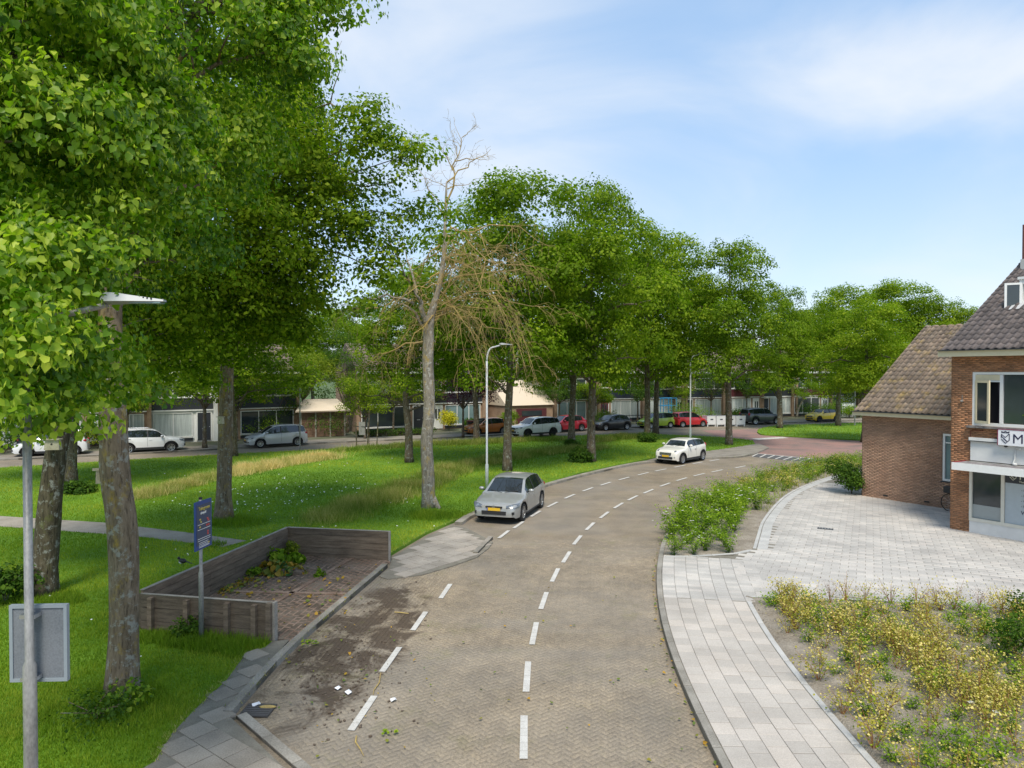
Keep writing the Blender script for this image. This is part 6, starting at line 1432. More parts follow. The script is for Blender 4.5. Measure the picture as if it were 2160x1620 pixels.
    for i in range(len(ss) - 1):
        sm = (ss[i] + ss[i + 1]) / 2
        for k in range(K - 1):
            for sg_ in (1, -1):
                a, b = (k, k + 1) if sg_ > 0 else (-k, -(k + 1))
                q = [idx(i, a), idx(i, b), idx(i + 1, b), idx(i + 1, a)]
                if sg_ < 0: q.reverse()
                cat = 'body'
                if k <= 1 and s_ws + .008 < sm < s_rf - .045: cat = 'windscreen'
                elif k <= 1 and s_rr + .004 < sm < s_rg - .004: cat = 'rear_window'
                elif k <= 2 and roofm and s_rf - .05 < sm < s_rr + .01: cat = 'roof'
                elif k == 3 and s_ws + .05 < sm < s_rr + .02:
                    for wi, (w0, w1) in enumerate(wins):
                        if w0 < sm < w1: cat = ('side_window', wi, sg_)
                    if cat == 'body' and wins[0][0] < sm < wins[-1][0]: cat = 'pillar'
                (cats.setdefault(cat, [])).append(q)
    front = [idx(0, k) for k in range(K)] + [idx(0, -k) for k in range(K - 1, 0, -1)]; back = [idx(len(ss) - 1, k) for k in range(K)] + [idx(len(ss) - 1, -k) for k in range(K - 1, 0, -1)]
    cats['body'] += [tuple(front[::-1]), tuple(back)]
    def emit(nm, fs, mat, parent=t):
        if not fs: return None
        us = sorted({v for f in fs for v in f}); mp_ = {v: i for i, v in enumerate(us)}
        return MB().add([V[v] for v in us], [tuple(mp_[v] for v in f) for f in fs]).build(nm, mat, parent, 38)
    body = emit('body', cats['body'], paintm); emit('windscreen', cats['windscreen'], CARGLASS); emit('rear_window', cats['rear_window'], CARGLASS)
    if roofm: emit('roof', cats.get('roof'), roofm)
    emit('window_pillar', cats.get('pillar'), TRIM)
    for c_, fs in cats.items():
        if isinstance(c_, tuple): emit('side_window', fs, CARGLASS)
    def yat(s, f=.5):                          # flank position at station s, height fraction f
        i = min(range(len(ss)), key=lambda j: abs(ss[j] - s)); r_ = rings[i]; zz = r_[8][2] + (r_[4][2] - r_[8][2]) * f
        for k in range(4, 8):
            if r_[k + 1][2] <= zz <= r_[k][2]: u = (zz - r_[k + 1][2]) / max(1e-6, r_[k][2] - r_[k + 1][2]); return r_[k + 1][1] * (1 - u) + r_[k][1] * u, zz
        return r_[6][1], zz
    # underbody, arches, wheels
    MB().box(((xf + xr) / 2, 0, sill + .12), (L * .86, Wd * .80, .26)).build('underbody', TRIM, t)
    key = (round(r, 3), spokes, darkrim)
    if key not in WM: WM[key] = wheel_meshes(r, .205, spokes, darkrim)
    ty, rm = WM[key]
    for xw in (xf, xr):
        for sd in (1, -1):
            w = empty('wheel', (xw, sd * (Wd / 2 - .115), r), 0, t)
            if sd > 0: w.rotation_euler = (0, 0, math.pi)
            link('tyre', ty, w); link('rim', rm, w)
            m = MB(); n = 14; vs = []; yy = (yat((L / 2 - xw) / L, .9)[0] + .006)
            th = .055 if clad or prof == 'mini' else .014
            vs = []
            for i in range(n + 1):
                a_ = math.pi * i / n; 
                for rr_ in (ra - .01, ra + th): vs += [(xw + math.cos(a_) * rr_, sd * (Wd / 2 * plan((L / 2 - xw - math.cos(a_) * rr_) / L) + .008), r + math.sin(a_) * rr_ * .97), (xw + math.cos(a_) * rr_, sd * (Wd / 2 - .20), r + math.sin(a_) * rr_ * .97)]
            fs = []
            for i in range(n): b0 = i * 4; fs += [(b0, b0 + 4, b0 + 6, b0 + 2), (b0, b0 + 1, b0 + 5, b0 + 4)]
            m.add(vs, fs + [tuple(reversed(f)) for f in fs]); m.build('wheel_arch', TRIM if (clad or prof == 'mini') else TRIM, t, 'all')
    sk = MB()
    for sd in (1, -1): sk.box(((xf + xr) / 2, sd * (Wd / 2 - .035), sill + (.05 if clad or prof == 'mini' else .01)), (wb - 2 * ra - .04, .06, .14 if (clad or prof == 'mini') else .05))
    sk.build('side_skirt', TRIM, t)
    # doors: seams and handles
    seams = [s_ws + .035, s_b, (s_b + s_rr) / 2 + (.10 if doors == 4 else .3)] if doors == 4 else [s_ws + .035, s_b + .055]
    m = MB(); hd = MB()
    for s in seams:
        if s > .85: continue
        for sd in (1, -1):
            for f0 in (.02, .27, .52, .77):
                y0, z0_ = yat(s, f0); y1, z1_ = yat(s, f0 + .25)
                m.add([(X(s) - .006, sd * (y0 + .003), z0_), (X(s) + .006, sd * (y0 + .003), z0_), (X(s) + .006, sd * (y1 + .003), z1_), (X(s) - .006, sd * (y1 + .003), z1_)], [(0, 1, 2, 3) if sd > 0 else (3, 2, 1, 0)])
    m.build('door_gap', TRIM, t)
    for s in ([s_b - .045, (s_b + s_rr) / 2 + .055] if doors == 4 else [s_b + .02]):
        for sd in (1, -1):
            y0, z0_ = yat(s, .78); MB().box((X(s), sd * (y0 + .018), z0_), (.17, .03, .028)).build('door_handle', paintm if prof != 'mini' else CHROME, t)
    for sd in (1, -1):
        y0, _ = yat(s_ws + .06, .98); m = MB(); m.ball((X(s_ws + .075), sd * (y0 + .13), zb0 + .09), (.085, .11, .07), 12, 8); mr = m.build('mirror', roofm or paintm, t, 'all'); MB().box((X(s_ws + .07), sd * (y0 + .03), zb0 + .05), (.05, .12, .03)).build('mirror_arm', TRIM, mr)
    # face
    zf = zt(.02); xn = L / 2
    if prof == 'mini':
        for sd in (1, -1):
            m = MB(); m.ball((xn - .25, sd * Wd * .335, zf - .02), (.15, .13, .13), 14, 9); h = m.build('headlight', LEDM, t, 'all')
        MB().box((xn - .015, 0, zf - .10), (.07, .74, .13)).build('grille', TRIM, t); g_ = MB()
        for z in (-.05, 0, .05): g_.box((xn + .024, 0, zf - .10 + z), (.012, .70, .018))
        g_.box((xn + .02, 0, zf - .02), (.02, .78, .02)); g_.build('grille_trim', CHROME, t)
        MB().box((xn + .0, 0, .40), (.06, .95, .12)).build('lower_grille', TRIM, t)
        for sd in (1, -1): MB().tube([(xn - .08, sd * .60, .44), (xn + .00, sd * .60, .44)], .05, 10).build('fog_lamp', CHROME, t)
        pz_ = .50
    else:
        for sd in (1, -1):
            m = MB(); y0 = Wd * .365; zh = zf - .005 if prof in ('suv', 'box') else zf + .0
            vs = [(xn - .02, sd * (y0 - .20), zh - .05), (xn - .10, sd * (y0 + .10), zh - .075), (xn - .34, sd * (Wd * .487), zh + .0), (xn - .40, sd * (Wd * .482), zh + .085), (xn - .20, sd * (y0 + .03), zh + .065), (xn - .045, sd * (y0 - .20), zh + .015)]
            c0 = Vector((xn - .5, sd * y0 * .8, zh)); n_ = len(vs); vs2 = [tuple(Vector(v).lerp(c0, .25)) for v in vs]
            fs = [tuple(range(n_))] + [(i, (i + 1) % n_, n_ + (i + 1) % n_, n_ + i) for i in range(n_)]
            if sd > 0: fs = [tuple(reversed(f)) for f in fs]
            m.add([(v[0] + .022, v[1] * 1.006, v[2]) for v in vs] + vs2, fs); h = m.build('headlight', LEDM, t)
            MB().ball((xn - .13, sd * (y0 - .02), zh + .0), (.05, .06, .035), 10, 6).build('lens', CHROME, h)
        gh = {'slim': (.045, .62, zf - .035), 'tall': (.20, .70, zf - .12), 'mid': (.11, .66, zf - .08)}[grille]
        MB().box((xn - .01, 0, gh[2]), (.055, gh[1] * (Wd / 1.78), gh[0])).build('grille', TRIM, t)
        MB().box((xn - .004, 0, sill + .20), (.05, .92, .13)).build('lower_grille', TRIM, t)
        for sd in (1, -1): MB().box((xn - .075, sd * .66, sill + .20), (.10, .16, .09), rz=-sd * .5).build('air_intake', TRIM, t)
        pz_ = sill + .33
    e_ = MB(); 
    n = 20
    if prof != 'mini':
        bx = xn + .028; zc = gh[2]; vs = []
        for i in range(n):
            a_ = 2 * math.pi * i / n
            for rr_ in (.062, .050): vs.append((bx, math.cos(a_) * rr_, zc + math.sin(a_) * rr_))
        e_.add(vs, [(2 * i, 2 * ((i + 1) % n), 2 * ((i + 1) % n) + 1, 2 * i + 1) for i in range(n)] + [(2 * i + 1, 2 * ((i + 1) % n) + 1, 2 * ((i + 1) % n), 2 * i) for i in range(n)])
        if detail:
            for (y0, z0_), (y1, z1_) in (((-.022, .045), (0, .008)), ((.022, .045), (0, .008)), ((-.040, .022), (-.018, -.040)), ((-.018, -.040), (0, -.002)), ((0, -.002), (.018, -.040)), ((.018, -.040), (.040, .022))):
                d = Vector((0, y1 - y0, z1_ - z0_)); e_.box((0, 0, 0), (.008, d.length, .010), M=Matrix.Translation((bx, (y0 + y1) / 2, zc + (z0_ + z1_) / 2)) @ Matrix.Rotation(math.atan2(d.z, d.y), 4, 'X'))
        e_.build('badge', CHROME, t)
    for s_, x_ in ((1, xn + .032), (-1, -L / 2 - .012)):
        zz = pz_ if s_ > 0 else {'suv': .78, 'box': .95}.get(prof, .62); pl_ = MB().box((x_, 0, zz), (.014, .50, .105)).build('number_plate', PLATE, t); MB().box((x_ + s_ * .002, s_ * -.235 if s_ > 0 else .235, zz), (.014, .035, .10)).build('blue_strip', EUB, pl_)
    for sd in (1, -1):
        s0 = .965; zz = belt(.96) - .10; m = MB(); hh = .30 if prof in ('box', 'mini') else .16
        m.ball((-L / 2 + .17, sd * (Wd * .415), zz), (.14, .10, hh * .55), 10, 7); m.build('tail_light', TAILM, t, 'all')
    for sd in (1, -1): MB().tube([(X(s_ws) + .06, sd * .05, zb0 + .02), (X(s_ws) - .10, sd * .55, zb0 + .10)], .009, 4).build('wiper', TRIM, t)
    if rails:
        for sd in (1, -1): MB().tube([(X(s_rf + .02), sd * Wd * .335, H - .02), (X(s_rf + .05), sd * Wd * .335, H + .035), (X(s_rr - .05), sd * Wd * .335, H + .02), (X(s_rr - .02), sd * Wd * .325, H - .03)], .018, 6).build('roof_rail', CHROME if not darkrim else TRIM, t)
    if tow: MB().tube([(-L / 2 + .1, 0, .38), (-L / 2 - .12, 0, .38), (-L / 2 - .16, 0, .46)], .025, 8).build('tow_bar', BLACKP, t)
    return t
def hd(rx, ry): return math.atan2(ry, rx)
_, sa1 = at_px(330, 0); 
SILV = paint('silver_paint', (.56, .57, .59), .25); SILG = paint('warm_silver_paint', (.36, .365, .36), .3); WHT = paint('white_car_paint', (.74, .75, .76)); IVO = paint('ivory_paint', (.74, .72, .66))
ORG = paint('copper_orange_paint', (.52, .16, .02), .2); RED_ = paint('crimson_paint', (.42, .012, .03)); RED2 = paint('bright_red_paint', (.52, .010, .018)); BLK = paint('black_car_paint', (.012, .013, .016)); LIME = paint('lime_paint', (.38, .52, .02)); DGR = paint('dark_grey_paint', (.065, .07, .08), .4); YLW = paint('yellow_paint', (.72, .48, .02))
car('silver_hatchback', 'silver five-door hatchback parked in the marked bay below the dead tree, yellow front plate', Vector((-.03, 27.25, 0)), hd(-.77, -2.5), SILG, 4.27, 1.80, 1.47, 2.63, .88, .33, 'hatch', detail=True, spokes=10, darkrim=False)
car('compact_car', 'ivory-white three-door retro compact with black arches parked at the bend', Vector((10.4, 43.1, 0)), hd(-.68, -.73), IVO, 3.70, 1.68, 1.41, 2.47, .66, .31, 'mini', roofm=IVO, doors=2, spokes=7)
def cpos(x, y): return G(x, y)
def sang(x): return at_px(x, 0)[1]
car('white_crossover', 'white compact crossover with tow bar at the far left, seen between trunks', cpos(110, 962), sang(110) + math.pi, WHT, 4.15, 1.78, 1.57, 2.55, .85, .34, 'suv', clad=True, tow=True, rails=True)
car('white_crossover', 'white crossover with roof rails facing right behind the nearest trunk', cpos(316, 954), sang(316), WHT, 4.32, 1.81, 1.62, 2.58, .90, .35, 'suv', clad=True, rails=True, grille='tall')
car('silver_minivan', 'long silver minivan facing left across the street', cpos(582, 941), sang(582) + math.pi - .06, SILV, 4.34, 1.81, 1.58, 2.68, .86, .325, 'mpv', spokes=10)
car('orange_hatchback', 'copper orange hatchback facing left, partly behind a linden and the lamp post', cpos(1024, 916), sang(1024) + math.pi, ORG, 4.03, 1.75, 1.47, 2.54, .80, .31, 'hatch', grille='mid', spokes=7)
car('white_offroader', 'white off-roader with black wheels parked beyond the silver hatchback lamp post', cpos(1128, 921), sang(1128) + math.pi + .02, WHT, 4.60, 1.85, 1.68, 2.66, .93, .36, 'suv', clad=True, darkrim=True, grille='mid')
rc = car('red_hatchback', 'crimson red hatchback with raised front door behind the white off-roader', cpos(1190, 910), sang(1190) + math.pi, RED_, 4.3, 1.81, 1.50, 2.65, .88, .33, 'hatch', grille='mid')
car('black_hatchback', 'small black hatchback facing left between two lindens', cpos(1288, 906.5), sang(1288) + math.pi, BLK, 3.95, 1.70, 1.46, 2.51, .80, .31, 'hatch', spokes=10, grille='mid')
car('lime_hatchback', 'lime green small hatchback facing left behind the paired lindens', cpos(1383, 902.5), sang(1383) + math.pi, LIME, 3.60, 1.60, 1.53, 2.38, .66, .29, 'mpv', spokes=7, grille='mid')
car('red_city_car', 'bright red boxy city car facing right next to the lime one', cpos(1453, 900), sang(1453), RED2, 3.54, 1.62, 1.52, 2.36, .62, .29, 'mpv', spokes=7)
car('dark_grey_offroader', 'dark grey off-roader facing right beside the white containers', cpos(1605, 894.5), sang(1605), DGR, 4.35, 1.84, 1.69, 2.63, .85, .36, 'box', clad=True, rails=True)
car('yellow_compact_car', 'yellow retro compact with black roof at the far end of the street', cpos(1733, 889.5), sang(1733) + math.pi, YLW, 3.66, 1.68, 1.41, 2.47, .66, .31, 'mini', roofm=BLK, darkrim=True, doors=2)
car('black_estate_car', 'black car with red tail lamp, barely seen behind the white crossover at far left', at_px(95, 5.2)[0], sang(95) + 1.2, BLK, 4.3, 1.78, 1.5, 2.6, .85, .32, 'mpv')
# ================================================================ GRASS, WEEDS AND BEDS
def blades(name, xy, z, h, w, mat, tint, seed, lean=.35, parent=None):
    rng = np.random.default_rng(seed); n = len(xy); a = rng.uniform(0, 2 * math.pi, n); b = a + rng.uniform(.6, 2.5, n)
    dx, dy = np.cos(a) * w / 2, np.sin(a) * w / 2; l = h * lean * rng.uniform(.2, 1.3, n)
    V = np.stack([np.stack([xy[:, 0] - dx, xy[:, 1] - dy, np.full(n, z)], -1), np.stack([xy[:, 0] + dx, xy[:, 1] + dy, np.full(n, z)], -1), np.stack([xy[:, 0] + np.cos(b) * l, xy[:, 1] + np.sin(b) * l, z + h], -1)], 1).reshape(-1, 3)
    return npmesh(name, V, np.arange(3 * n).reshape(-1, 3), mat, np.repeat(np.clip(tint, 0, 1), 3))
def inview(X, Y, m=120): px = 1080 + X / np.maximum(Y, .1) * F; return (px > -m) & (px < 2160 + m) & (Y > 8.6)
def scatter(poly, n, rng, dmax, power=1.6, holes=()):
    xs = [p[0] for p in poly]; ys = [p[1] for p in poly]; X = []; Y = []; got = 0
    while got < n:
        k = n * 3; y0, y1 = max(8.6, min(ys)), min(dmax, max(ys)); u = rng.random(k); q = 1 - power
        y = (y0 ** q + u * (y1 ** q - y0 ** q)) ** (1 / q); x = rng.uniform(-.86, .86, k) * y
        ok = inpoly(x, y, poly) & (x > min(xs))
        for h in holes: ok &= ~inpoly(x, y, h)
        X.append(x[ok]); Y.append(y[ok]); got += ok.sum()
        if ok.sum() == 0: break
    return np.concatenate(X)[:n], np.concatenate(Y)[:n]
rng = np.random.default_rng(5)
X, Y = scatter(lawn_poly, 330000, rng, 66, 1.35, (path_poly,))
big = vnoise(X * .22, Y * .22, 1); mid = vnoise(X * .9, Y * .9, 2); fine = vnoise(X * 3.1, Y * 3.1, 3)
tint = .46 + (big - .5) * .75 + (mid - .5) * .45 + (fine - .5) * .25 + rng.normal(0, .12, len(X))
h = (.035 + .05 * mid * fine) * (1 + .012 * Y) * rng.uniform(.5, 1.3, len(X)); w = (.0050 + .00062 * Y) * rng.uniform(.7, 1.3, len(X))
lb = lambda: None
g1 = tag(link('lawn_grass', blades('lawn_grass', np.stack([X, Y], -1), LZ, h, w, GRASS, tint, 1, .6)), 'short mown grass covering the green with patches of clover', 'grass', kind='stuff')
X, Y = scatter(island_poly, 14000, rng, 100, 1.1)
link_ = tag(link('island_grass', blades('island_grass', np.stack([X, Y], -1), LZ, .09 * rng.uniform(.5, 1.6, len(X)), .06 * np.ones(len(X)), GRASS, rng.normal(.55, .15, len(X)), 2, .5)), 'grass on the small island at the junction', 'grass', kind='stuff')
# uncut strips
def stripe(px, n, rad, seed, hh=(.18, .42), t0=.5, tv=.2, mat=TALLG, wk=1.0):
    r = np.random.default_rng(seed); L = Line([G(x, y, LZ) for x, y in px]); o = []
    for _ in range(n):
        p, t = L.at(r.random() * L.len); a = r.random() * 6.283; q = rad * math.sqrt(r.random()) * (.6 + .8 * r.random()); o.append((p.x + math.cos(a) * q, p.y + math.sin(a) * q * 1.1))
    o = np.array(o); ok = inpoly(o[:, 0], o[:, 1], lawn_poly) & ~inpoly(o[:, 0], o[:, 1], path_poly); o = o[ok]; n = len(o); nz = vnoise(o[:, 0] * 1.2, o[:, 1] * 1.2, seed)
    keep = r.random(n) < .25 + nz; o = o[keep]; nz = nz[keep]; n = len(o)
    return blades('long_grass', o, LZ, r.uniform(hh[0], hh[1], n) * (.5 + nz * .8), wk * (.006 + .00042 * o[:, 1]) * r.uniform(.6, 1.3, n), mat, t0 + (nz - .5) * .6 + r.normal(0, tv, n), seed, .75)
for i, (px, n, rad, hh, t0, mat, lab) in enumerate([
    ([(495, 1001), (560, 985), (620, 975), (700, 965)], 15000, 1.0, (.2, .5), .80, TALLG, 'straw-yellow uncut grass strip beyond the lawn, in front of the silver minivan'),
    ([(285, 1052), (340, 1038), (400, 1022), (460, 1004)], 10000, .75, (.15, .4), .55, TALLG, 'greenish-yellow uncut grass strip between the two big trunks'),
    ([(690, 1095), (735, 1080), (800, 1052), (880, 1022), (960, 990)], 30000, 1.15, (.18, .45), .38, TALLG, 'long uncut grass strip sweeping left of the dead tree'),
    ([(960, 990), (1020, 975), (1100, 962), (1200, 948), (1260, 945)], 16000, 1.2, (.15, .4), .30, TALLG, 'long green grass strip between the lindens behind the silver hatchback'),
    ([(720, 952), (800, 944), (900, 938), (1000, 936), (1100, 930), (1180, 928)], 16000, 1.1, (.15, .45), .32, TALLG, 'rough grass along the street edge of the green'),
    ([(1250, 932), (1300, 926), (1360, 921)], 6000, .9, (.2, .55), .35, TALLG, 'rough grass clump before the black hatchback'),
    ([(880, 1085), (930, 1092), (960, 1085)], 5000, .7, (.08, .22), .3, GRASS, 'weedy grass at the foot of the dead tree')]):
    tag(link('long_grass', stripe(px, n, rad, 50 + i, hh, t0, .2, mat)), lab, 'long grass', kind='stuff')
# weeds along the bay front and the trunks
def tuft(cx, cy, rad, n, seed, hh, t0=.35, mat=GRASS):
    r = np.random.default_rng(seed); p = G(cx, cy, .1); a = r.random(n) * 6.283; q = rad * np.sqrt(r.random(n)); return np.stack([p.x + np.cos(a) * q * 1.4, p.y + np.sin(a) * q], -1), hh * r.uniform(.4, 1.2, n)
XY = []; HH = []
for k, (x, y, rr_, n, hh) in enumerate([(330, 1345, .35, 900, .14), (390, 1352, .4, 1200, .2), (455, 1362, .45, 1400, .2), (530, 1372, .45, 1500, .2), (560, 1378, .25, 600, .15), (255, 1475, .55, 1600, .16), (225, 1510, .8, 2500, .13), (92, 1262, .6, 1600, .16), (130, 1270, .4, 900, .15), (472, 1100, .7, 1300, .2), (500, 1104, .8, 900, .25), (440, 1150, .4, 500, .16), (425, 1360, .3, 800, .22)]):
    a, b = tuft(x, y, rr_, n, 90 + k, hh); XY.append(a); HH.append(b)
XY = np.concatenate(XY); HH = np.concatenate(HH); ok = inpoly(XY[:, 0], XY[:, 1], lawn_poly); XY = XY[ok]; HH = HH[ok]
tag(link('weeds', blades('weeds', XY, LZ, HH, .008 + .0004 * XY[:, 1], GRASS, rng.normal(.35, .15, len(XY)), 9, .6)), 'taller grass and weeds along the bay planks and around the near trunks', 'weeds', kind='stuff')
# joints: weeds along kerbs
XY = []
for l, n in ((LG, 500), (list(near_edge[8:]), 900), (list(side), 900), (kl, 500)):
    L = Line(l)
    for _ in range(n): p, t = L.at(rng.random() * L.len); XY.append((p.x + rng.normal(0, .05) - .05, p.y + rng.normal(0, .06)))
XY = np.array(XY); tag(link('kerb_weeds', blades('kerb_weeds', XY, .09, rng.uniform(.02, .08, len(XY)), .012 * np.ones(len(XY)), TALLG, rng.uniform(.1, .8, len(XY)), 19, .9)), 'thin weeds and dry grass along the kerb joints', 'weeds', kind='stuff')
# daisies
DP = []
for cx, cy, sx, sy, n in [(530, 1030, 50, 8, 90), (520, 1065, 60, 12, 110), (640, 1040, 90, 18, 150), (720, 1030, 60, 8, 110), (600, 1055, 80, 10, 100), (350, 1055, 40, 8, 50), (840, 1055, 30, 6, 60), (690, 1000, 120, 14, 120), (350, 1165, 120, 20, 50), (700, 1130, 90, 20, 40), (150, 1200, 120, 60, 30), (940, 1120, 60, 14, 40), (160, 1400, 100, 60, 20)]:
    for _ in range(n // 5): DP.append(G(rng.normal(cx, sx * 1.1), rng.normal(cy, sy * 1.1), LZ + .05))
DP = [p for p in DP if inpoly(np.array([p.x]), np.array([p.y]), lawn_poly)[0]]
DZ = plain('daisy_white', (.80, .80, .74), .7)
P0 = np.array([(p.x, p.y, p.z + .01) for p in DP]); s = (.009 + .0005 * P0[:, 1])[:, None] * rng.uniform(.6, 1.2, (len(P0), 1))
V = np.stack([P0 + s * np.array(q) for q in ((-1, -1, 0), (1, -1, 0), (1, 1, .6), (-1, 1, .6))], 1).reshape(-1, 3)
tag(link('daisies', npmesh('daisies', V, np.arange(len(V)).reshape(-1, 4), DZ)), 'small white daisies scattered in the mown lawn', 'daisies', kind='stuff')

# ---- plants in the beds
def plant_mesh(seed, h, spread, n, size, mat, stemm, tip=.5, flowers=0, fmat=None):
    rr = random.Random(seed); r = np.random.default_rng(seed); pts = []; nrm = []; tn = []; m = MB(); fl = []
    ns = rr.randint(6, 10)
    for i in range(ns):
        a = rr.random() * 6.283; q = spread * rr.uniform(.25, 1); top = Vector((math.cos(a) * q, math.sin(a) * q, h * rr.uniform(.6, 1.1))); mid = Vector((top.x * .35, top.y * .35, top.z * .5))
        m.tube([(0, 0, -.02), mid, top], [.006, .005, .002], 3, cap=False)
        k = n // ns
        for j in range(k):
            u = tip * .5 + (1 - tip * .5) * rr.random() ** .7; p = (mid * (2 * u) if u < .5 else mid.lerp(top, (u - .5) * 2)); s = .045 + .05 * u
            pts.append((p.x + r.normal(0, s), p.y + r.normal(0, s), p.z + r.normal(0, s * .6))); nrm.append((r.normal(0, .6), r.normal(0, .6), 1)); tn.append(.02 + .72 * u ** 1.3 + r.normal(0, .20))
        fl.append(top)
    V, Fa, T = leaves(np.array(pts), unit(np.array(nrm)), size, 'diamond', r, np.clip(np.array(tn), 0, 1), .1)
    cm = npmesh('foliage', V, Fa, mat, T); sm = m.mesh('stem', stemm, 'all'); fm = None
    if flowers:
        f = MB()
        for _ in range(flowers):
            p = rr.choice(fl) + Vector((rr.gauss(0, .06), rr.gauss(0, .06), rr.uniform(-.05, .05))); s = rr.uniform(.02, .035)
            for k in range(5): a = k * 1.2566; f.add([(p.x, p.y, p.z), (p.x + math.cos(a - .5) * s, p.y + math.sin(a - .5) * s, p.z + .008), (p.x + math.cos(a) * s * 1.3, p.y + math.sin(a) * s * 1.3, p.z + .004), (p.x + math.cos(a + .5) * s, p.y + math.sin(a + .5) * s, p.z + .008)], [(0, 1, 2, 3)])
        fm = f.mesh('flower', fmat)
    return cm, sm, fm
STEM = plain('orange_stem', (.33, .15, .05), .8); STEMG = plain('green_stem', (.08, .12, .03), .8); DRY = leafmat('dried_flower_head', (.10, .06, .05), (.17, .11, .09), (.27, .19, .16), .1)
PET = plain('rose_petal_white', (.82, .81, .76), .6)
SPM = [plant_mesh(s, .46, .36, 300, .036, SPIREA, STEM, .55) for s in range(6)]
SPG = [plant_mesh(30 + s, .34, .28, 260, .04, LEAFR, STEMG, .3) for s in range(3)]
DRM = [plant_mesh(60 + s, .52, .30, 110, .035, DRY if s == 1 else SPIREA, STEM, .9) for s in range(3)]
ROS = [plant_mesh(90 + s, .80, .58, 560, .058, LEAFR, STEMG, .25, 5 if s < 2 else 1, PET) for s in range(5)]
GRP = [plant_mesh(120 + s, .40, .40, 300, .045, LEAFR if s else SPIREA, STEMG, .1) for s in range(3)]
def put(meshes, p, s, rz, name, label, cat, group):
    t = empty(name, (p[0], p[1], p[2]), rz); t.scale = (s, s, s); tag(t, label, cat, group)
    link('foliage', meshes[0], t); link('stem', meshes[1], t)
    if meshes[2]: link('flower', meshes[2], t)
    for c_ in t.children:
        if c_.name.startswith(('foliage', 'stem', 'flower')): c_['kind'] = 'stuff'
    return t
rb = random.Random(21); cnt = 0; placed = []
x0b = 5.2
for tries in range(6000):
    y = 9.0 + (17.0 - 9.0) * rb.random(); x = rb.uniform(3.2, 13.0)
    if abs(1080 + x / y * F) > 2230 or not inpoly(np.array([x]), np.array([y]), b2poly)[0]: continue
    ke = float(np.interp(y, [p.y for p in b2a], [p.x for p in b2a])); edge = x - ke
    if edge < .12 or (edge < .55 and rb.random() < .85): continue
    if y > 15.4 and rb.random() < .35: continue
    if min([(x - a) ** 2 + (y - b) ** 2 for a, b in placed] or [9]) < (.19 + .24 * float(vnoise(np.array([x * .8]), np.array([y * .8]), 4)[0])) ** 2: continue
    placed.append((x, y)); cnt += 1
    if y > 15.9 and x > ke + 1.6: me = rb.choice(DRM); lab = 'sparse upright shrub with dried brownish flower heads along the plaza edge of the bed'; grp = 'dried-headed shrubs'; s = rb.uniform(.8, 1.15)
    elif rb.random() < (.26 + (.25 if x > 8 or y < 10.5 else 0)): me = rb.choice(SPG); lab = 'low fresh green plant among the yellow shrubs in the near sandy bed'; grp = 'green bed plants'; s = rb.uniform(.6, 1.2)
    else: me = rb.choice(SPM); zn = 0 if edge < 1.3 else 1 if y > 14.2 else 2 if x > 8.6 else 3; lab = ['low yellow-leaved shrub in the near bed, growing along the pale pavement edging', 'low yellow-leaved shrub in the near bed, in the strip close to the plaza kerb', 'low yellow-leaved shrub towards the right edge of the near bed', 'low yellow-leaved shrub with pale heads in the middle of the near bed'][zn]; grp = ['yellow shrubs along the pavement edging', 'yellow shrubs near the plaza kerb', 'yellow shrubs on the right of the bed', 'yellow shrubs in the middle of the bed'][zn]; s = rb.uniform(.7, 1.25)
    put(me, (x, y, .10), s, rb.random() * 6.28, 'bed_shrub', lab, 'shrub', grp)
    if cnt > 290: break
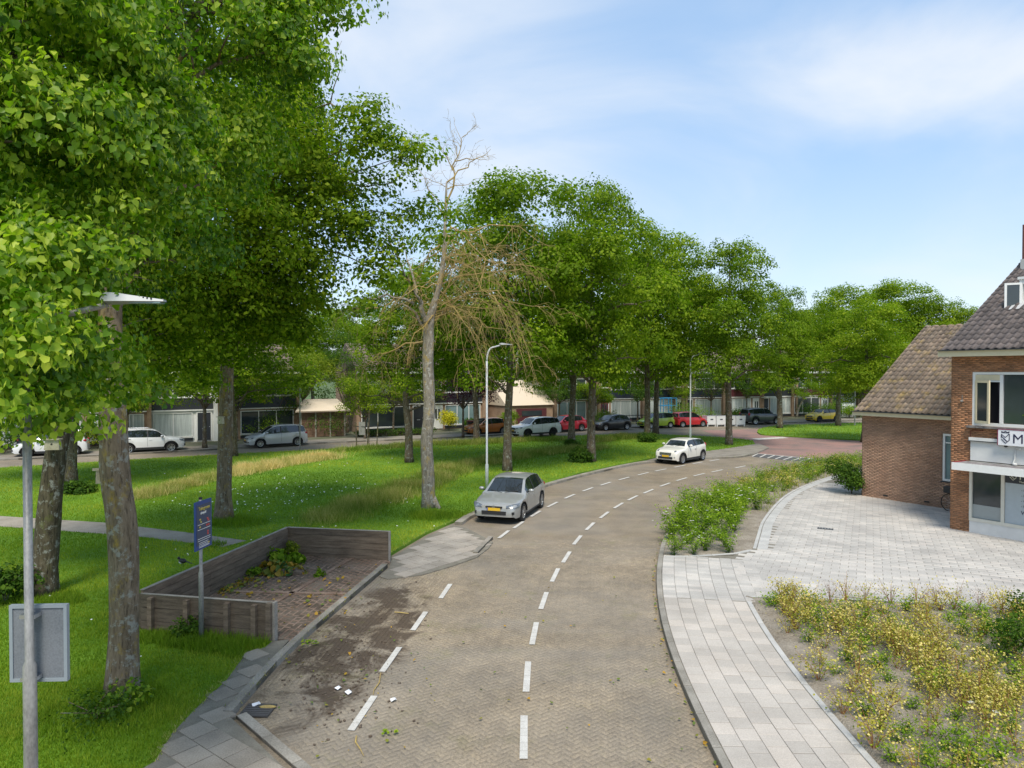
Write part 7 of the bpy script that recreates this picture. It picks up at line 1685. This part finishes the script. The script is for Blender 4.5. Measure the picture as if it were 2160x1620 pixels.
# dark shrub at the right border
bush(G(2150, 1400, .1), .55, 1.0, LEAFD, 61, 'taller dark green shrub at the right edge of the near bed', n=1300, size=.06)
bush(G(2152, 1315, .1), .4, .75, LEAFD, 62, 'small dark shrub beside the plaza edge at the right border', n=700, size=.055)
for i, (x, y) in enumerate([(2048, 1483), (2086, 1483), (2101, 1503)]):
    p = G(x, y, .3); m = MB()
    for k in range(5): a = k * 1.2566; m.add([(0, 0, 0), (math.cos(a - .6) * .045, math.sin(a - .6) * .045, .02), (math.cos(a) * .06, math.sin(a) * .06, .015), (math.cos(a + .6) * .045, math.sin(a + .6) * .045, .02)], [(0, 1, 2, 3)])
    tag(m.build('white_flower', PET, loc=(p.x, p.y, p.z)), ['large white blossom, leftmost of three in the near bed', 'large white blossom, middle one of three in the near bed', 'large white blossom, lowest of three in the near bed'][i], 'flower')
# roses
placed = []; RP = [p for p in b1poly]
for tries in range(5000):
    y = rb.uniform(20.5, 46); x = rb.uniform(3.5, 24)
    if not inpoly(np.array([x]), np.array([y]), b1poly)[0]: continue
    dk = min((Vector((x, y, 0)) - q).length for q in edge1); kk = min(math.hypot(x - q.x, y - q.y) for q in KR)
    rose = y < 28.5
    if dk < (.75 if rose else .5) or kk < .1: continue
    if rose and y > 26 and rb.random() < .4: continue
    if min([(x - a) ** 2 + (y - b) ** 2 for a, b in placed] or [9]) < (.47 if rose else .46) ** 2: continue
    placed.append((x, y))
    if rose: put(rb.choice(ROS), (x, y, .06), rb.uniform(.8, 1.2) * (1.05 if y > 22.5 else .8), rb.random() * 6.28, 'rose_bush', 'leafy rose bush with small white blooms in the bed between road and plaza', 'rose bush', 'roses between road and plaza')
    else: put(rb.choice(GRP), (x, y, .06), rb.uniform(.8, 1.5), rb.random() * 6.28, 'bed_plant', 'low grassy plant in the narrowing bed towards the junction', 'plant', 'low plants in the far bed')
    if len(placed) > 280: break
n = 9000; r = np.random.default_rng(8); X = r.uniform(5, 26, n * 3); Y = r.uniform(27, 47, n * 3); ok = inpoly(X, Y, b1poly); X, Y = X[ok][:n], Y[ok][:n]
tag(link('bed_grass', blades('bed_grass', np.stack([X, Y], -1), .06, r.uniform(.1, .45, len(X)), .02 * np.ones(len(X)), TALLG, r.uniform(.1, .6, len(X)), 3, .5)), 'rough grass growing through the far planting bed', 'grass', kind='stuff')
# pebbles and crumbs in the near soil
m = MB()
for _ in range(1500):
    y = rb.uniform(9, 17); x = rb.uniform(3, 12)
    if inpoly(np.array([x]), np.array([y]), b2poly)[0]: s = rb.uniform(.006, .022); m.ball((x, y, .13), (s * 1.3, s, s * .8), 5, 3, rz=rb.random() * 3)
tag(m.build('soil_crumbs', SAND), 'clods and pebbles on the sandy soil of the near bed', 'soil', kind='stuff')
